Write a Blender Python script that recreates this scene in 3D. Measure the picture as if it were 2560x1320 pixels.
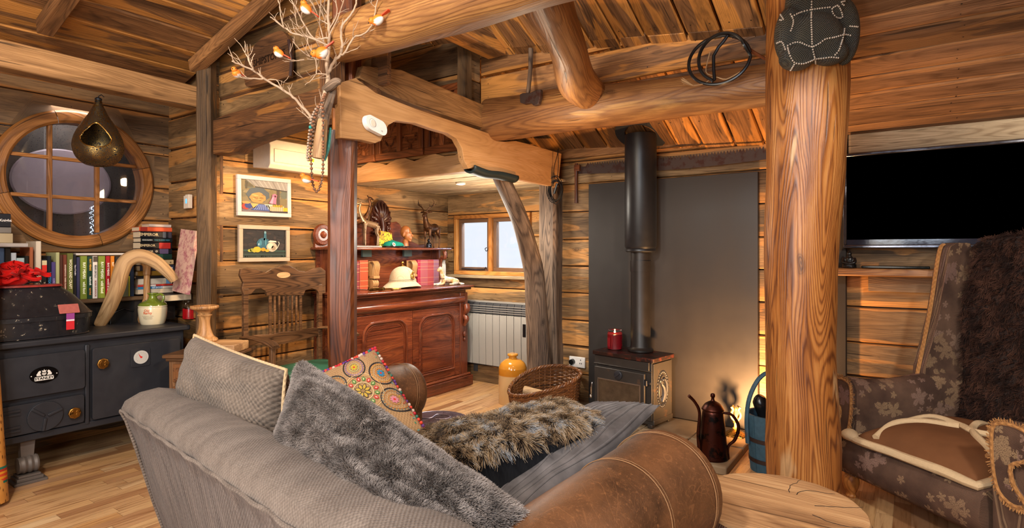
import bpy, bmesh, math, random
from mathutils import Vector, Matrix, noise
import numpy as np
for o in list(bpy.data.objects): bpy.data.objects.remove(o, do_unlink=True)
SC = bpy.context.scene
COL = SC.collection
PI = math.pi
V = Vector
random.seed(7)

# ---------------------------------------------------------------- camera
FPX, EYE, HOR = 1425.0, 1.3, 628.0
cam = bpy.data.cameras.new('camera')
cam.sensor_width = 36; cam.lens = FPX / 2560 * 36
cam.shift_y = -(660 - HOR) / 2560
cam.clip_start = .02
camo = bpy.data.objects.new('camera', cam); COL.objects.link(camo)
camo.location = (0, 0, EYE); camo.rotation_euler = (PI / 2, 0, math.radians(35))
SC.camera = camo
SC.view_settings.view_transform = 'Standard'; SC.view_settings.look = 'None'
SC.view_settings.gamma = 1; SC.view_settings.use_curve_mapping = False
SC.view_settings.exposure = 0.40

# ---------------------------------------------------------------- world (overcast sky outside the window)
w = bpy.data.worlds.new('overcast_sky'); SC.world = w; w.use_nodes = True
w.node_tree.nodes['Background'].inputs[0].default_value = (.93, .96, 1, 1)
w.node_tree.nodes['Background'].inputs[1].default_value = .82

# ---------------------------------------------------------------- lights
def light(kind, name, loc, aim, power, color, size=.5, size_y=None, spot=None, blend=.6, spread=None):
    l = bpy.data.lights.new(name, kind); l.energy = power; l.color = color
    if kind == 'AREA':
        l.size = size
        if size_y: l.shape = 'RECTANGLE'; l.size_y = size_y
        if spread: l.spread = math.radians(spread)
    else:
        l.shadow_soft_size = size
    if kind == 'SPOT': l.spot_size = math.radians(spot); l.spot_blend = blend
    o = bpy.data.objects.new(name, l); COL.objects.link(o); o.location = loc
    o.rotation_euler = (V(aim) - V(loc)).to_track_quat('-Z', 'Y').to_euler()
    return o
WARM = (1, .80, .58); NEU = (1, .92, .82); COOL = (.72, .84, 1)
light('AREA', 'unseen_overhead_light', (-1.0, -.35, 2.75), (-2.6, 3.0, .9), 62, NEU, .22)  # key area light, unseen behind the camera; stands in for the room's lamps
light('AREA', 'unseen_overhead_light', (1.25, .55, 2.6), (-.6, 3.6, 1.2), 46, (1, .93, .85), .25)  # right-hand fill at ceiling height, out of view, no fixture built
light('AREA', 'unseen_overhead_light', (-2.6, .15, 2.75), (-4.0, 1.4, .9), 15, WARM, .22)  # left-hand fill aimed at the cooker nook, no fixture built
light('AREA', 'floor_bounce_light', (-1.2, -.9, 1.15), (-1.4, 3.2, 2.4), 62, (1, .90, .78), 2.2)
light('AREA', 'rear_cool_light', (-.2, -1.45, 1.9), (-1.4, 2.5, .6), 44, COOL, 1.2, .9)  # cool light behind the camera, assumed daylight; no rear window built
light('SPOT', 'picture_spot_light', (-2.75, 2.55, 2.02), (-3.95, 2.75, 1.25), 80, (1, .66, .34), .04, spot=95)
light('SPOT', 'alcove_downlight', (-3.13, 3.71, 1.85), (-3.13, 3.75, 0), 68, (1, .90, .76), .03, spot=160, blend=.8)
light('AREA', 'window_daylight', (-3.35, 5.35, 2.45), (-3.1, 3.7, .9), 210, COOL, 1.3, .9)
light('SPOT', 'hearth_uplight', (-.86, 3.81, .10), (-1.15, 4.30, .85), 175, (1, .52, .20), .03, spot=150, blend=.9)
light('POINT', 'stove_ceiling_light', (-1.75, 2.75, 1.95), (0, 0, 0), 7, (1, .80, .56), .08)

light('POINT', 'alcove_fill', (-2.95, 3.7, 1.5), (0, 0, 0), 18, (1, .92, .78), .12)  # added point light that brightens the alcove and its ceiling; no fixture

# ---------------------------------------------------------------- pixel measurements -> points in the room
_F = V((-math.sin(math.radians(35)), math.cos(math.radians(35)), 0)); _R = V((math.cos(math.radians(35)), math.sin(math.radians(35)), 0))
def ray(px, py): return _F + _R * ((px - 1280) / FPX) + V((0, 0, (HOR - py) / FPX))
EYEP = V((0, 0, EYE))
def atX(px, py, x): r = ray(px, py); return EYEP + r * (x / r.x)
def atY(px, py, y): r = ray(px, py); return EYEP + r * (y / r.y)
def atZ(px, py, z): r = ray(px, py); return EYEP + r * ((z - EYE) / r.z)
def atD(px, py, d): return EYEP + ray(px, py) * d

# ---------------------------------------------------------------- builder
def rr(a, b): return random.uniform(a, b)
def lin(h):
    h = h.lstrip('#'); o = []
    for i in (0, 2, 4):
        x = int(h[i:i + 2], 16) / 255
        o.append(x / 12.92 if x < .04045 else ((x + .055) / 1.055) ** 2.4)
    return tuple(o)
from mathutils.geometry import tessellate_polygon
def tess(pts): return [tuple(t) for t in tessellate_polygon([[V((a, b, 0)) for a, b in pts]])]
class G:
    def __init__(s):
        s.bm = bmesh.new(); L = s.bm.verts.layers.float_vector
        s.gr = L.new('gr'); s.pk = L.new('pk'); s.cl = L.new('col'); s.mi = 0; s.col = (1, 1, 1)
    def vert(s, p, gr=None, pk=None):
        v = s.bm.verts.new(p); v[s.gr] = gr if gr is not None else p
        v[s.pk] = pk if pk is not None else (.5, 0, 0); v[s.cl] = s.col
        return v
    def face(s, vs, smooth=True):
        try: f = s.bm.faces.new(vs)
        except ValueError: return None
        f.material_index = s.mi; f.smooth = smooth; return f
    def box(s, c, d, rot=None, ax=None, M=None, taper=None):
        c = V(c); hx, hy, hz = d[0] / 2, d[1] / 2, d[2] / 2
        if ax is None: ax = max(range(3), key=lambda i: d[i])
        R = rot if rot is not None else Matrix.Identity(3)
        off = V((rr(0, 50), rr(0, 50), rr(0, 50))); rn = random.random(); vs = []
        for k in (-1, 1):
            for j in (-1, 1):
                for i in (-1, 1):
                    l = V((i * hx, j * hy, k * hz))
                    if taper and k < 0: l.x *= taper; l.y *= taper
                    g = V((l[ax], l[(ax + 1) % 3], l[(ax + 2) % 3])) + off
                    p = R @ l + c
                    if M: p = M @ p
                    vs.append(s.vert(p, g, (rn, 0, rn)))
        for q in ((0, 2, 3, 1), (4, 5, 7, 6), (0, 1, 5, 4), (2, 6, 7, 3), (0, 4, 6, 2), (1, 3, 7, 5)):
            s.face([vs[i] for i in q])
    def bx(s, x0, x1, y0, y1, z0, z1, **k):
        s.box(((x0 + x1) / 2, (y0 + y1) / 2, (z0 + z1) / 2), (abs(x1 - x0), abs(y1 - y0), abs(z1 - z0)), **k)
    def lathe(s, prof, seg=32, M=None, a0=0, a1=2 * PI, sx=1, sy=1, flute=None):
        full = abs(a1 - a0 - 2 * PI) < 1e-6; n = seg if full else seg + 1; rings = []; off = V((rr(0, 9), rr(0, 9), rr(0, 9)))
        for r, z in prof:
            ring = []
            for i in range(n):
                a = a0 + (a1 - a0) * i / seg
                q = r * (1 + (flute(a, z) if flute else 0))
                p = V((q * math.cos(a) * sx, q * math.sin(a) * sy, z))
                ring.append(s.vert(M @ p if M else p, V((z, p.x, p.y)) + off))
            rings.append(ring)
        for a, b in zip(rings, rings[1:]):
            for i in range(seg):
                j = (i + 1) % n
                s.face([a[i], a[j], b[j], b[i]])
        if full:
            if prof[0][0] > 1e-5: s.face(rings[0][::-1], False)
            if prof[-1][0] > 1e-5: s.face(rings[-1], False)
    def tube(s, pts, r, seg=10, cap=True, closed=False, sq=None, nz=0, dome=0, M=None, up=None):
        pts = [V(p) for p in pts]; n = len(pts)
        rad = [r] * n if not hasattr(r, '__len__') else list(r)
        T = []
        for i in range(n):
            if closed: t = pts[(i + 1) % n] - pts[i - 1]
            else: t = pts[min(i + 1, n - 1)] - pts[max(i - 1, 0)]
            T.append(t.normalized() if t.length > 1e-9 else V((0, 0, 1)))
        a = V(up) if up else (V((0, 0, 1)) if abs(T[0].z) < .9 else V((1, 0, 0)))
        N = (a - T[0] * a.dot(T[0])).normalized()
        off = V((rr(0, 30), rr(0, 30), rr(0, 30))); rn = random.random(); rings = []; arc = 0
        for i in range(n):
            if i: arc += (pts[i] - pts[i - 1]).length
            N = (N - T[i] * N.dot(T[i])).normalized(); Bn = T[i].cross(N)
            ring = []
            for k in range(seg):
                an = 2 * PI * k / seg; q = rad[i]
                if nz: q *= 1 + nz * noise.noise(V((math.cos(an) * 1.3, math.sin(an) * 1.3, arc * 3)) + off)
                cx, cy = math.cos(an) * q, math.sin(an) * q
                if sq: cx *= sq[0]; cy *= sq[1]
                p = pts[i] + N * cx + Bn * cy
                ring.append(s.vert(M @ p if M else p, V((arc, cx, cy)) + off, (rn, 0, rn)))
            rings.append(ring)
        m = n if closed else n - 1
        for i in range(m):
            A, Bq = rings[i], rings[(i + 1) % n]
            for k in range(seg):
                s.face([A[k], A[(k + 1) % seg], Bq[(k + 1) % seg], Bq[k]])
        if cap and not closed:
            s.face(rings[0][::-1], False); s.face(rings[-1], False)
    def ell(s, c, r, seg=16, rings=10, rot=None, M=None, nz=0):
        c = V(c); R = rot if rot is not None else Matrix.Identity(3); rw = []; off = V((rr(0, 30), 0, 0))
        for j in range(rings + 1):
            th = PI * j / rings
            if j in (0, rings):
                p = c + R @ V((0, 0, r[2] * math.cos(th))); rw.append([s.vert(M @ p if M else p)]); continue
            rg = []
            for i in range(seg):
                a = 2 * PI * i / seg
                l = V((r[0] * math.sin(th) * math.cos(a), r[1] * math.sin(th) * math.sin(a), r[2] * math.cos(th)))
                if nz: l *= 1 + nz * noise.noise(l * 20 + off)
                p = c + R @ l; rg.append(s.vert(M @ p if M else p))
            rw.append(rg)
        for j in range(rings):
            a, b = rw[j], rw[j + 1]
            for i in range(seg):
                k = (i + 1) % seg
                if len(a) == 1: s.face([a[0], b[i], b[k]])
                elif len(b) == 1: s.face([a[i], b[0], a[k]])
                else: s.face([a[i], b[i], b[k], a[k]])
    def prism(s, pts, f, h0, h1, hole=None, gx=1):
        """outline pts (2D), f(a,b,h)->3D; closed solid"""
        off = V((rr(0, 30), rr(0, 30), 0)); rn = random.random()
        def mk(h): return [s.vert(f(a, b, h), V((a, b, h)) + off if gx else V((b, a, h)) + off, (rn, 0, rn)) for a, b in pts]
        A, Bq = mk(h0), mk(h1); n = len(pts)
        for t in tess(pts): s.face([A[i] for i in t[::-1]], False); s.face([Bq[i] for i in t], False)
        for i in range(n): s.face([A[i], A[(i + 1) % n], Bq[(i + 1) % n], Bq[i]])
    def flat(s, pts, f, h=0, col=None):
        if col: s.col = col
        vs = [s.vert(f(a, b, h)) for a, b in pts]
        for t in tess(pts): s.face([vs[i] for i in t], False)
    def grid(s, f, nu, nv, gr=None, flip=False, cu=False):
        R = []
        for j in range(nv + 1):
            R.append([s.vert(f(i / nu, j / nv), gr(i / nu, j / nv) if gr else V((i / nu, j / nv, 0))) for i in range(nu if cu else nu + 1)])
        for j in range(nv):
            for i in range(nu):
                k = (i + 1) % nu if cu else i + 1
                q = [R[j][i], R[j][k], R[j + 1][k], R[j + 1][i]]
                s.face(q[::-1] if flip else q)
        return R
    def mesh(s, name, ang=38, weld=0):
        if weld: bmesh.ops.remove_doubles(s.bm, verts=s.bm.verts, dist=weld)
        bmesh.ops.recalc_face_normals(s.bm, faces=s.bm.faces)
        lim = math.radians(ang)
        for e in s.bm.edges:
            if len(e.link_faces) == 2 and e.calc_face_angle(0) > lim: e.smooth = False
        m = bpy.data.meshes.new(name); s.bm.to_mesh(m); s.bm.free(); return m
def tag(o, label, cat, group=None, kind=None):
    if label: o['label'] = label
    if cat: o['category'] = cat
    if group: o['group'] = group
    if kind: o['kind'] = kind
    return o
def obj(name, g, mats, parent=None, bevel=0, sub=0, remesh=0, ang=38, weld=0, loc=None, bseg=2, smooth_it=0):
    m = g.mesh(name, ang, weld) if isinstance(g, G) else g
    for t in (mats if isinstance(mats, (list, tuple)) else [mats]): m.materials.append(t)
    o = bpy.data.objects.new(name, m); COL.objects.link(o)
    if loc is not None: o.location = loc
    if parent: o.parent = parent
    if remesh:
        md = o.modifiers.new('r', 'REMESH'); md.mode = 'VOXEL'; md.voxel_size = remesh; md.use_smooth_shade = True
        md = o.modifiers.new('s', 'SMOOTH'); md.iterations = smooth_it or 4; md.factor = .6
    if bevel:
        md = o.modifiers.new('b', 'BEVEL'); md.width = bevel; md.segments = bseg; md.limit_method = 'ANGLE'; md.angle_limit = math.radians(35)
        md.harden_normals = False
    if sub:
        md = o.modifiers.new('u', 'SUBSURF'); md.levels = sub; md.render_levels = sub
    return o
def thing(name, label, cat, loc=(0, 0, 0), rz=0, group=None, rot=None):
    o = bpy.data.objects.new(name, None); COL.objects.link(o); o.location = loc
    o.rotation_euler = rot if rot else (0, 0, rz); o.empty_display_size = .05
    return tag(o, label, cat, group)
def solo(name, g, mats, label, cat, loc=(0, 0, 0), rz=0, group=None, rot=None, **k):
    o = obj(name, g, mats, **k); o.location = loc; o.rotation_euler = rot if rot else (0, 0, rz)
    return tag(o, label, cat, group)
def struct(name, g, mats, parent=None, **k):
    o = obj(name, g, mats, parent, **k); o['kind'] = 'structure'; return o
def shape_in(o, base):
    """move mesh data so the object's origin sits at base (world-built meshes)"""
    o.data.transform(Matrix.Translation(-V(base))); o.location = base; return o
def txt(g, s, f, size, h, align='CENTER', bold=0, sx=1):
    """lettering: flat faces of text s laid out by f(a,b,h)"""
    c = bpy.data.curves.new('t', 'FONT'); c.body = s; c.size = size; c.align_x = align; c.align_y = 'CENTER'; c.resolution_u = 2
    c.offset = bold
    o = bpy.data.objects.new('t', c); COL.objects.link(o)
    dg = bpy.context.evaluated_depsgraph_get(); m = o.evaluated_get(dg).to_mesh()
    vs = [g.vert(f(v.co.x * sx, v.co.y, h)) for v in m.vertices]
    for p in m.polygons: g.face([vs[i] for i in p.vertices], False)
    bpy.data.objects.remove(o, do_unlink=True); bpy.data.curves.remove(c)
def catmull(P, n=6, closed=False):
    P = [V(p) for p in P]; o = []; m = len(P)
    for i in range(m if closed else m - 1):
        if closed: a, b, c, d = P[i - 1], P[i], P[(i + 1) % m], P[(i + 2) % m]
        else: a, b, c, d = P[max(i - 1, 0)], P[i], P[i + 1], P[min(i + 2, m - 1)]
        for k in range(n):
            t = k / n
            o.append(.5 * ((2 * b) + (c - a) * t + (2 * a - 5 * b + 4 * c - d) * t * t + (3 * b - a - 3 * c + d) * t ** 3))
    if not closed: o.append(P[-1])
    return o
def cat2(P, n=6, closed=True):
    return [(p.x, p.y) for p in catmull([V((a, b, 0)) for a, b in P], n, closed)]
def interp(vals, n):
    o = []
    for i in range(n):
        t = i / (n - 1) * (len(vals) - 1); k = min(int(t), len(vals) - 2); o.append(vals[k] + (vals[k + 1] - vals[k]) * (t - k))
    return o
# ---------------------------------------------------------------- materials
class NT:
    def __init__(s, name):
        s.m = bpy.data.materials.new(name); s.m.use_nodes = True; s.t = s.m.node_tree
        s.p = s.t.nodes['Principled BSDF']
    def n(s, ty, props=None, **ins):
        nd = s.t.nodes.new('ShaderNode' + ty)
        for k, v in (props or {}).items(): setattr(nd, k, v)
        for k, v in ins.items():
            key = int(k[1:]) if k[0] == 'i' and k[1:].isdigit() else k.replace('_', ' ')
            s.set(nd.inputs[key], v)
        return nd
    def set(s, sock, v):
        if isinstance(v, bpy.types.NodeSocket): s.t.links.new(v, sock)
        elif isinstance(v, bpy.types.Node): s.t.links.new(v.outputs[0], sock)
        else:
            if sock.type == 'RGBA' and len(v) == 3: v = (*v, 1)
            sock.default_value = v
    def attr(s, name): return s.n('Attribute', dict(attribute_name=name)).outputs['Vector']
    def coord(s, k='Object'): return s.n('TexCoord').outputs[k]
    def math(s, op, a, b=0, c=0, clamp=False): return s.n('Math', dict(operation=op, use_clamp=clamp), i0=a, i1=b, i2=c).outputs[0]
    def vmath(s, op, a, b=(0, 0, 0)): return s.n('VectorMath', dict(operation=op), i0=a, i1=b)
    def scale(s, v, sc): return s.vmath('MULTIPLY', v, sc).outputs[0]
    def noise(s, v, scale=1, detail=4, rough=.55, dist=0, out=0):
        return s.n('TexNoise', None, Vector=v, Scale=scale, Detail=detail, Roughness=rough, Distortion=dist).outputs[out]
    def vor(s, v, scale=1, feature='F1', rnd=1):
        return s.n('TexVoronoi', dict(feature=feature), Vector=v, Scale=scale, Randomness=rnd)
    def ramp(s, fac, stops, interp='LINEAR'):
        nd = s.n('ValToRGB', None, Fac=fac); nd.color_ramp.interpolation = interp; e = nd.color_ramp.elements
        while len(e) < len(stops): e.new(.5)
        for k, (p, c) in enumerate(stops):
            e[k].position = p; e[k].color = (*c, 1) if hasattr(c, '__len__') else (c, c, c, 1)
        return nd.outputs[0]
    def mix(s, f, a, b, mode='MIX'):
        nd = s.n('Mix', dict(data_type='RGBA', blend_type=mode)); nd.clamp_factor = True
        s.set(nd.inputs[0], f); s.set(nd.inputs[6], a); s.set(nd.inputs[7], b); return nd.outputs[2]
    def smooth(s, v, a, b):
        nd = s.n('MapRange', dict(interpolation_type='SMOOTHSTEP'), Value=v); nd.inputs[1].default_value = a; nd.inputs[2].default_value = b
        return nd.outputs[0]
    def sep(s, v): return s.n('SeparateXYZ', None, Vector=v).outputs
    def out(s, col=None, rough=.5, metal=0, bump=None, bs=.3, bd=.01, spec=.5, **k):
        if col is not None: s.set(s.p.inputs['Base Color'], col)
        s.set(s.p.inputs['Roughness'], rough); s.set(s.p.inputs['Metallic'], metal); s.set(s.p.inputs['Specular IOR Level'], spec)
        if bump is not None:
            b = s.n('Bump', None, Strength=bs, Distance=bd, Height=bump); s.t.links.new(b.outputs[0], s.p.inputs['Normal'])
        for kk, v in k.items(): s.set(s.p.inputs[kk.replace('_', ' ')], v)
        return s.m

def wood(name, dark, mid, light, fresh, famt=.5, rings=.35, rough=.62, spec=.35, sc=1, bs=.5, tone=.3, knots=1, src='gr', edge=.2, stain=.6, fine=.4, rf=170):
    N = NT(name); g = N.attr('gr') if src == 'gr' else N.coord('Object')
    pk = N.sep(N.attr('pk'))
    wob = N.noise(N.scale(g, (2.2, 7, 7)), 1, 2, .5, 0, 1)
    gw = N.n('VectorMath', dict(operation='MULTIPLY_ADD'), i0=wob, i1=(.0, .022, .022), i2=g).outputs[0]
    n1 = N.noise(N.scale(gw, (1.3 * sc, 16 * sc, 16 * sc)), 1, 6, .62, .3)
    n2 = N.noise(N.scale(gw, (5 * sc, 210 * sc, 210 * sc)), 1, 3, .65)
    nr = N.noise(N.scale(gw, (.7 * sc, 7 * sc, 7 * sc)), 1, 1.2, .4, .15)
    rg = N.math('SINE', N.math('ADD', N.math('MULTIPLY', nr, rf), N.math('MULTIPLY', n2, 2.5)))
    rg = N.math('POWER', N.math('MULTIPLY_ADD', rg, .5, .5), 2.5)
    nb = N.noise(N.scale(g, (1.1, 3.5, 3.5)), 1, 3, .6)
    f = N.math('ADD', N.math('MULTIPLY', n1, .55), N.math('MULTIPLY', n2, fine * .6))
    f = N.math('ADD', f, N.math('MULTIPLY_ADD', nb, .5, .03 - fine * .3))
    f = N.math('ADD', f, N.math('MULTIPLY_ADD', rg, rings * .42, -rings * .15))
    c = N.ramp(f, [(.36, light), (.52, mid), (.74, dark)])
    nf = N.noise(N.scale(g, (1.0 * sc, 7.5 * sc, 7.5 * sc)), 1, 3, .5, .5)
    ed = N.math('MULTIPLY', N.math('POWER', N.math('ABSOLUTE', pk[1]), 5), edge)
    fm = N.math('MULTIPLY', N.smooth(N.math('ADD', nf, ed), 1.05 - famt, 1.085 - famt), .85)
    fc = N.mix(N.math('MULTIPLY', N.math('ADD', n2, rg), .55), fresh, tuple(x * .62 for x in fresh))
    c = N.mix(fm, c, fc)
    st = N.noise(N.scale(g, (2.5, 9, 9)), 1, 8, .75, .2)
    c = N.mix(N.math('MULTIPLY', N.smooth(st, .52, .70), stain), c, tuple(x * .34 for x in mid))
    sp = N.noise(N.scale(g, (14, 60, 60)), 1, 3, .7)
    c = N.mix(N.math('MULTIPLY', N.smooth(sp, .62, .72), stain * .6), c, tuple(x * .3 for x in mid))
    ck = N.noise(N.scale(gw, (1.2 * sc, 46 * sc, 46 * sc)), 1, 2, .5)
    c = N.mix(N.math('MULTIPLY', N.smooth(ck, .70, .725), .75), c, tuple(x * .2 for x in dark))
    if knots:
        v = N.vor(N.n('VectorMath', dict(operation='ADD'), i0=N.scale(g, (2.6, 7, 7)), i1=N.scale(N.noise(g, 9, 2, .5, 0, 1), (.25, .25, .25))), 1)
        kd = v.outputs['Distance']
        keep = N.math('GREATER_THAN', N.sep(v.outputs['Color'])[0], .6)
        kr = N.math('MULTIPLY_ADD', N.math('SINE', N.math('MULTIPLY', kd, 130)), .2, .8)
        km = N.math('MULTIPLY', N.math('MULTIPLY', N.math('MULTIPLY', N.math('SUBTRACT', 1, N.smooth(kd, .05, .19)), keep), .85), kr)
        c = N.mix(km, c, tuple(x * .55 for x in dark))
    tn = N.math('MULTIPLY_ADD', pk[0], tone * 2, 1 - tone)
    c = N.mix(1, c, N.n('CombineXYZ', None, X=tn, Y=N.math('POWER', tn, 1.08), Z=N.math('POWER', tn, 1.2)).outputs[0], 'MULTIPLY')
    h = N.math('ADD', N.math('MULTIPLY', n2, .5), N.math('MULTIPLY', rg, .35)); h = N.math('SUBTRACT', h, N.math('MULTIPLY', N.smooth(ck, .69, .725), 1.5))
    return N.out(c, N.math('MULTIPLY_ADD', n2, .25, rough - .12), 0, h, bs, .004, spec)

W_WALL = wood('weathered_planks', lin('45321f'), lin('856643'), lin('b18c5f'), lin('c88c4c'), .48, .16)
W_WALLD = wood('weathered_planks_dark', lin('35271b'), lin('6f553a'), lin('97754f'), lin('ad7740'), .44, .14, stain=.7)
W_CEIL = wood('ceiling_planks', lin('422a18'), lin('855c38'), lin('ae7c4c'), lin('cc8a42'), .50, .2, stain=.55, edge=.14)
W_CEILR = wood('smooth_ceiling_planks', lin('553a26'), lin('8c674a'), lin('ad7f57'), lin('b98656'), .44, .15, stain=.4, edge=.25, fine=.5)
W_PALE = wood('pale_alcove_planks', lin('83694a'), lin('b8a07c'), lin('d8c29c'), lin('cfae7e'), .40, .3, stain=.3)
W_LOG = wood('peeled_log', lin('5c381d'), lin('8a5d34'), lin('b08048'), lin('bd8c4e'), .44, .28, rough=.5, stain=.3, spec=.45, tone=.06, sc=.9)
W_POST = wood('varnished_trunk', lin('5a2e14'), lin('9a5e2a'), lin('bb8246'), lin('caa070'), .42, .45, rough=.38, stain=.25, spec=.5, tone=.04, sc=1, rf=210)
W_DPOST = wood('dark_varnished_post', lin('2c140c'), lin('6a3618'), lin('8c4e26'), lin('a86226'), .42, .25, rough=.4, stain=.25, spec=.5, tone=.05)
W_BEAM = wood('sawn_beam', lin('54391f'), lin('8c663f'), lin('b08658'), lin('ba8850'), .38, .2, stain=.35, tone=.1)
W_DBEAM = wood('dark_old_beam', lin('2a1a10'), lin('603f26'), lin('8c5d34'), lin('a06a34'), .42, .25, stain=.7, tone=.1)
W_OAK = wood('grey_oak', lin('382c26'), lin('74604f'), lin('957b65'), lin('9c7856'), .32, .35, stain=.5, tone=.06, rough=.7)
W_PINE = wood('oiled_pine', lin('8a5424'), lin('b9783a'), lin('d29852'), lin('d69c58'), .3, .3, stain=.05, tone=.1, rough=.45, knots=0)
W_WIN = wood('window_timber', lin('5a3618'), lin('8f5c2c'), lin('ab7440'), lin('b07a42'), .3, .3, stain=.15, tone=.12, rough=.4)
W_BRACK = wood('pale_bracket_board', lin('94683f'), lin('b28454'), lin('c4966a'), lin('c0905c'), .3, .15, stain=.12, tone=.05, rough=.5, knots=0, bs=.25)
W_MAH = wood('mahogany', lin('3c1a10'), lin('6a3420'), lin('8c4a2a'), lin('96542e'), .38, .3, rough=.24, stain=.2, spec=.6, tone=.08, knots=0, bs=.06)
W_CARVE = wood('carved_teak', lin('3e1c0e'), lin('7c4422'), lin('9c5c34'), lin('a26238'), .3, .3, rough=.42, stain=.2, tone=.12, knots=0, bs=.1)
W_CHAIR = wood('dark_oak_chair', lin('2e1e13'), lin('65472f'), lin('8a6546'), lin('906642'), .25, .3, rough=.36, stain=.2, tone=.06, knots=0, bs=.1)
W_STUMP = wood('log_table_top', lin('7a5638'), lin('b98f64'), lin('d8b384'), lin('cfa06a'), .40, .15, rough=.5, stain=.3, tone=.02, sc=.9, knots=1, bs=.25)
W_DRIFT = wood('driftwood', lin('866444'), lin('b8966c'), lin('cfae84'), lin('cda878'), .3, .3, stain=.1, tone=.05, knots=0)
W_TURN = wood('turned_wood', lin('74522f'), lin('b08253'), lin('cca06c'), lin('cda06a'), .3, .3, stain=.1, tone=.05, knots=0, rough=.4, bs=.1)

def plain(name, c, rough=.5, metal=0, spec=.5, var=.12, sc=30, bs=.05, **k):
    N = NT(name); co = N.coord('Object')
    n = N.noise(co, sc, 4, .6)
    c0 = lin(c) if isinstance(c, str) else c
    col = N.mix(n, tuple(x * (1 - var) for x in c0), tuple(min(1, x * (1 + var)) for x in c0))
    return N.out(col, N.math('MULTIPLY_ADD', n, .12, rough - .06), metal, n, bs, .003, spec, **k)
def metalm(name, c, rough=.35, rust=None, ramt=.5, sc=14, metal=1, bs=.2):
    N = NT(name); co = N.coord('Object'); n = N.noise(co, sc, 6, .65)
    c0 = lin(c); col = N.mix(n, tuple(x * .7 for x in c0), c0)
    if rust: col = N.mix(N.smooth(n, 1 - ramt, 1.12 - ramt), col, lin(rust))
    return N.out(col, N.math('MULTIPLY_ADD', n, .25, rough - .1), metal, n, bs, .002)
PAINT = NT('painted_colours'); PAINT = PAINT.out(PAINT.attr('col'), .6, 0, PAINT.noise(PAINT.coord(), 160, 3), .25, .002)
INK = NT('printed_colours'); INK = INK.out(INK.attr('col'), .45)
GLOSSP = NT('gloss_paint_colours'); GLOSSP = GLOSSP.out(GLOSSP.attr('col'), .22)
def clothm(name, a, b, weave=260, rough=.9, bs=.5, big=3, streak=None, src='gr', sheen=.3):
    N = NT(name); g = N.attr('gr') if src == 'gr' else N.coord('Object'); s = N.sep(g)
    wx = N.math('SINE', N.math('MULTIPLY', s[0], weave)); wy = N.math('SINE', N.math('MULTIPLY', s[1], weave))
    wv = N.math('MULTIPLY_ADD', N.math('MULTIPLY', wx, wy), .5, .5)
    n = N.noise(N.scale(g, streak or (1, 1, 1)), big, 4, .6)
    n3 = N.noise(g, weave * .25, 3, .7)
    f = N.math('ADD', N.math('MULTIPLY', n, .6), N.math('MULTIPLY', n3, .4))
    c = N.ramp(f, [(.35, lin(a)), (.65, lin(b))])
    c = N.mix(N.math('MULTIPLY', wv, .45), c, tuple(x * .45 for x in lin(a)))
    return N.out(c, rough, 0, N.math('ADD', N.math('MULTIPLY', wv, -1), n3), bs, .004, .2, Sheen_Weight=sheen * .3)

BLACK_IRON = metalm('black_cast_iron', '33343a', .42, None, metal=.35, bs=.15)
STOVE = metalm('stove_black', '35302c', .5, '4a3526', .42, metal=.2)
COPPER = metalm('dark_copper', '4a241a', .32, '15100e', .5, metal=.85)
BRASS = metalm('aged_brass', 'b98a44', .3, '4a3520', .45, 40)
BRASSD = metalm('pierced_brass', '8f7440', .38, '1a1510', .52, 60)
CHROME = plain('chrome', 'c8c4bd', .18, 1)
STEELG = metalm('rusty_steel', '4a3a34', .55, '3d1f14', .5, metal=.5)
BLACKP = plain('black_plastic', '101113', .3, 0, .5)
SCREEN = plain('screen_glass', '000000', .5, 0, 0.0, 0, bs=0)
WHITEP = plain('white_plastic', 'e6e1da', .4)
CREAMP = plain('cream_casing', 'dccdba', .45, bs=.02)
WHITEW = plain('white_painted_wood', 'cfc6c0', .5)
CREAMW = plain('cream_painted_wood', 'b6a28c', .5)
SLABN = NT('black_slate')
_g = SLABN.coord('Object'); _n = SLABN.noise(_g, 3, 6, .6); _s = SLABN.noise(SLABN.scale(_g, (30, 1, 30)), 4, 3)
SLAB = SLABN.out(SLABN.mix(_n, lin('231f1e'), lin('37322e')), SLABN.math('MULTIPLY_ADD', _n, .3, .38), 0, _n, .1, .01, .4)
STONEH = plain('hearth_stone', '86745c', .7, 0, .3, .25, 9, .6)
RUBBER = plain('dark_foam_sleeve', '1c2a2c', .55)
def jarm(name, c, rough=.15): return plain(name, c, rough, 0, .6, .1, 12, .02)
FOAMY = None

# leather
def leather(name, a, b, sc=1, rough=.36):
    N = NT(name); g = N.coord('Object')
    n = N.noise(g, 5 * sc, 6, .65, .3); n2 = N.noise(g, 3.2 * sc, 3, .6, 1.2); n3 = N.noise(g, 17 * sc, 4, .6, 2.0)
    c = N.ramp(n, [(.35, lin(a)), (.7, lin(b))]); c = N.mix(N.smooth(N.noise(g, 60 * sc, 5, .7), .55, .8), c, tuple(min(1, x * 1.7) for x in lin(b)))
    def lines(v, wd): return N.math('SUBTRACT', 1, N.smooth(N.math('ABSOLUTE', N.math('SUBTRACT', v, .5)), 0, wd))
    l = N.math('MAXIMUM', N.math('MULTIPLY', lines(n2, .005), .35), N.math('MULTIPLY', lines(n3, .014), .35))
    c = N.mix(l, c, tuple(min(1, x * 1.9) for x in lin(b)))
    v = N.vor(g, 260 * sc, 'DISTANCE_TO_EDGE').outputs[0]
    h = N.math('SUBTRACT', N.math('MULTIPLY', N.smooth(v, 0, .12), .3), N.math('MULTIPLY', l, .4))
    return N.out(c, N.math('MULTIPLY_ADD', n, .25, rough - .08), 0, h, .35, .002, .5)
LEATHER = leather('brown_leather', '3f291a', '70492c')
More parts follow.
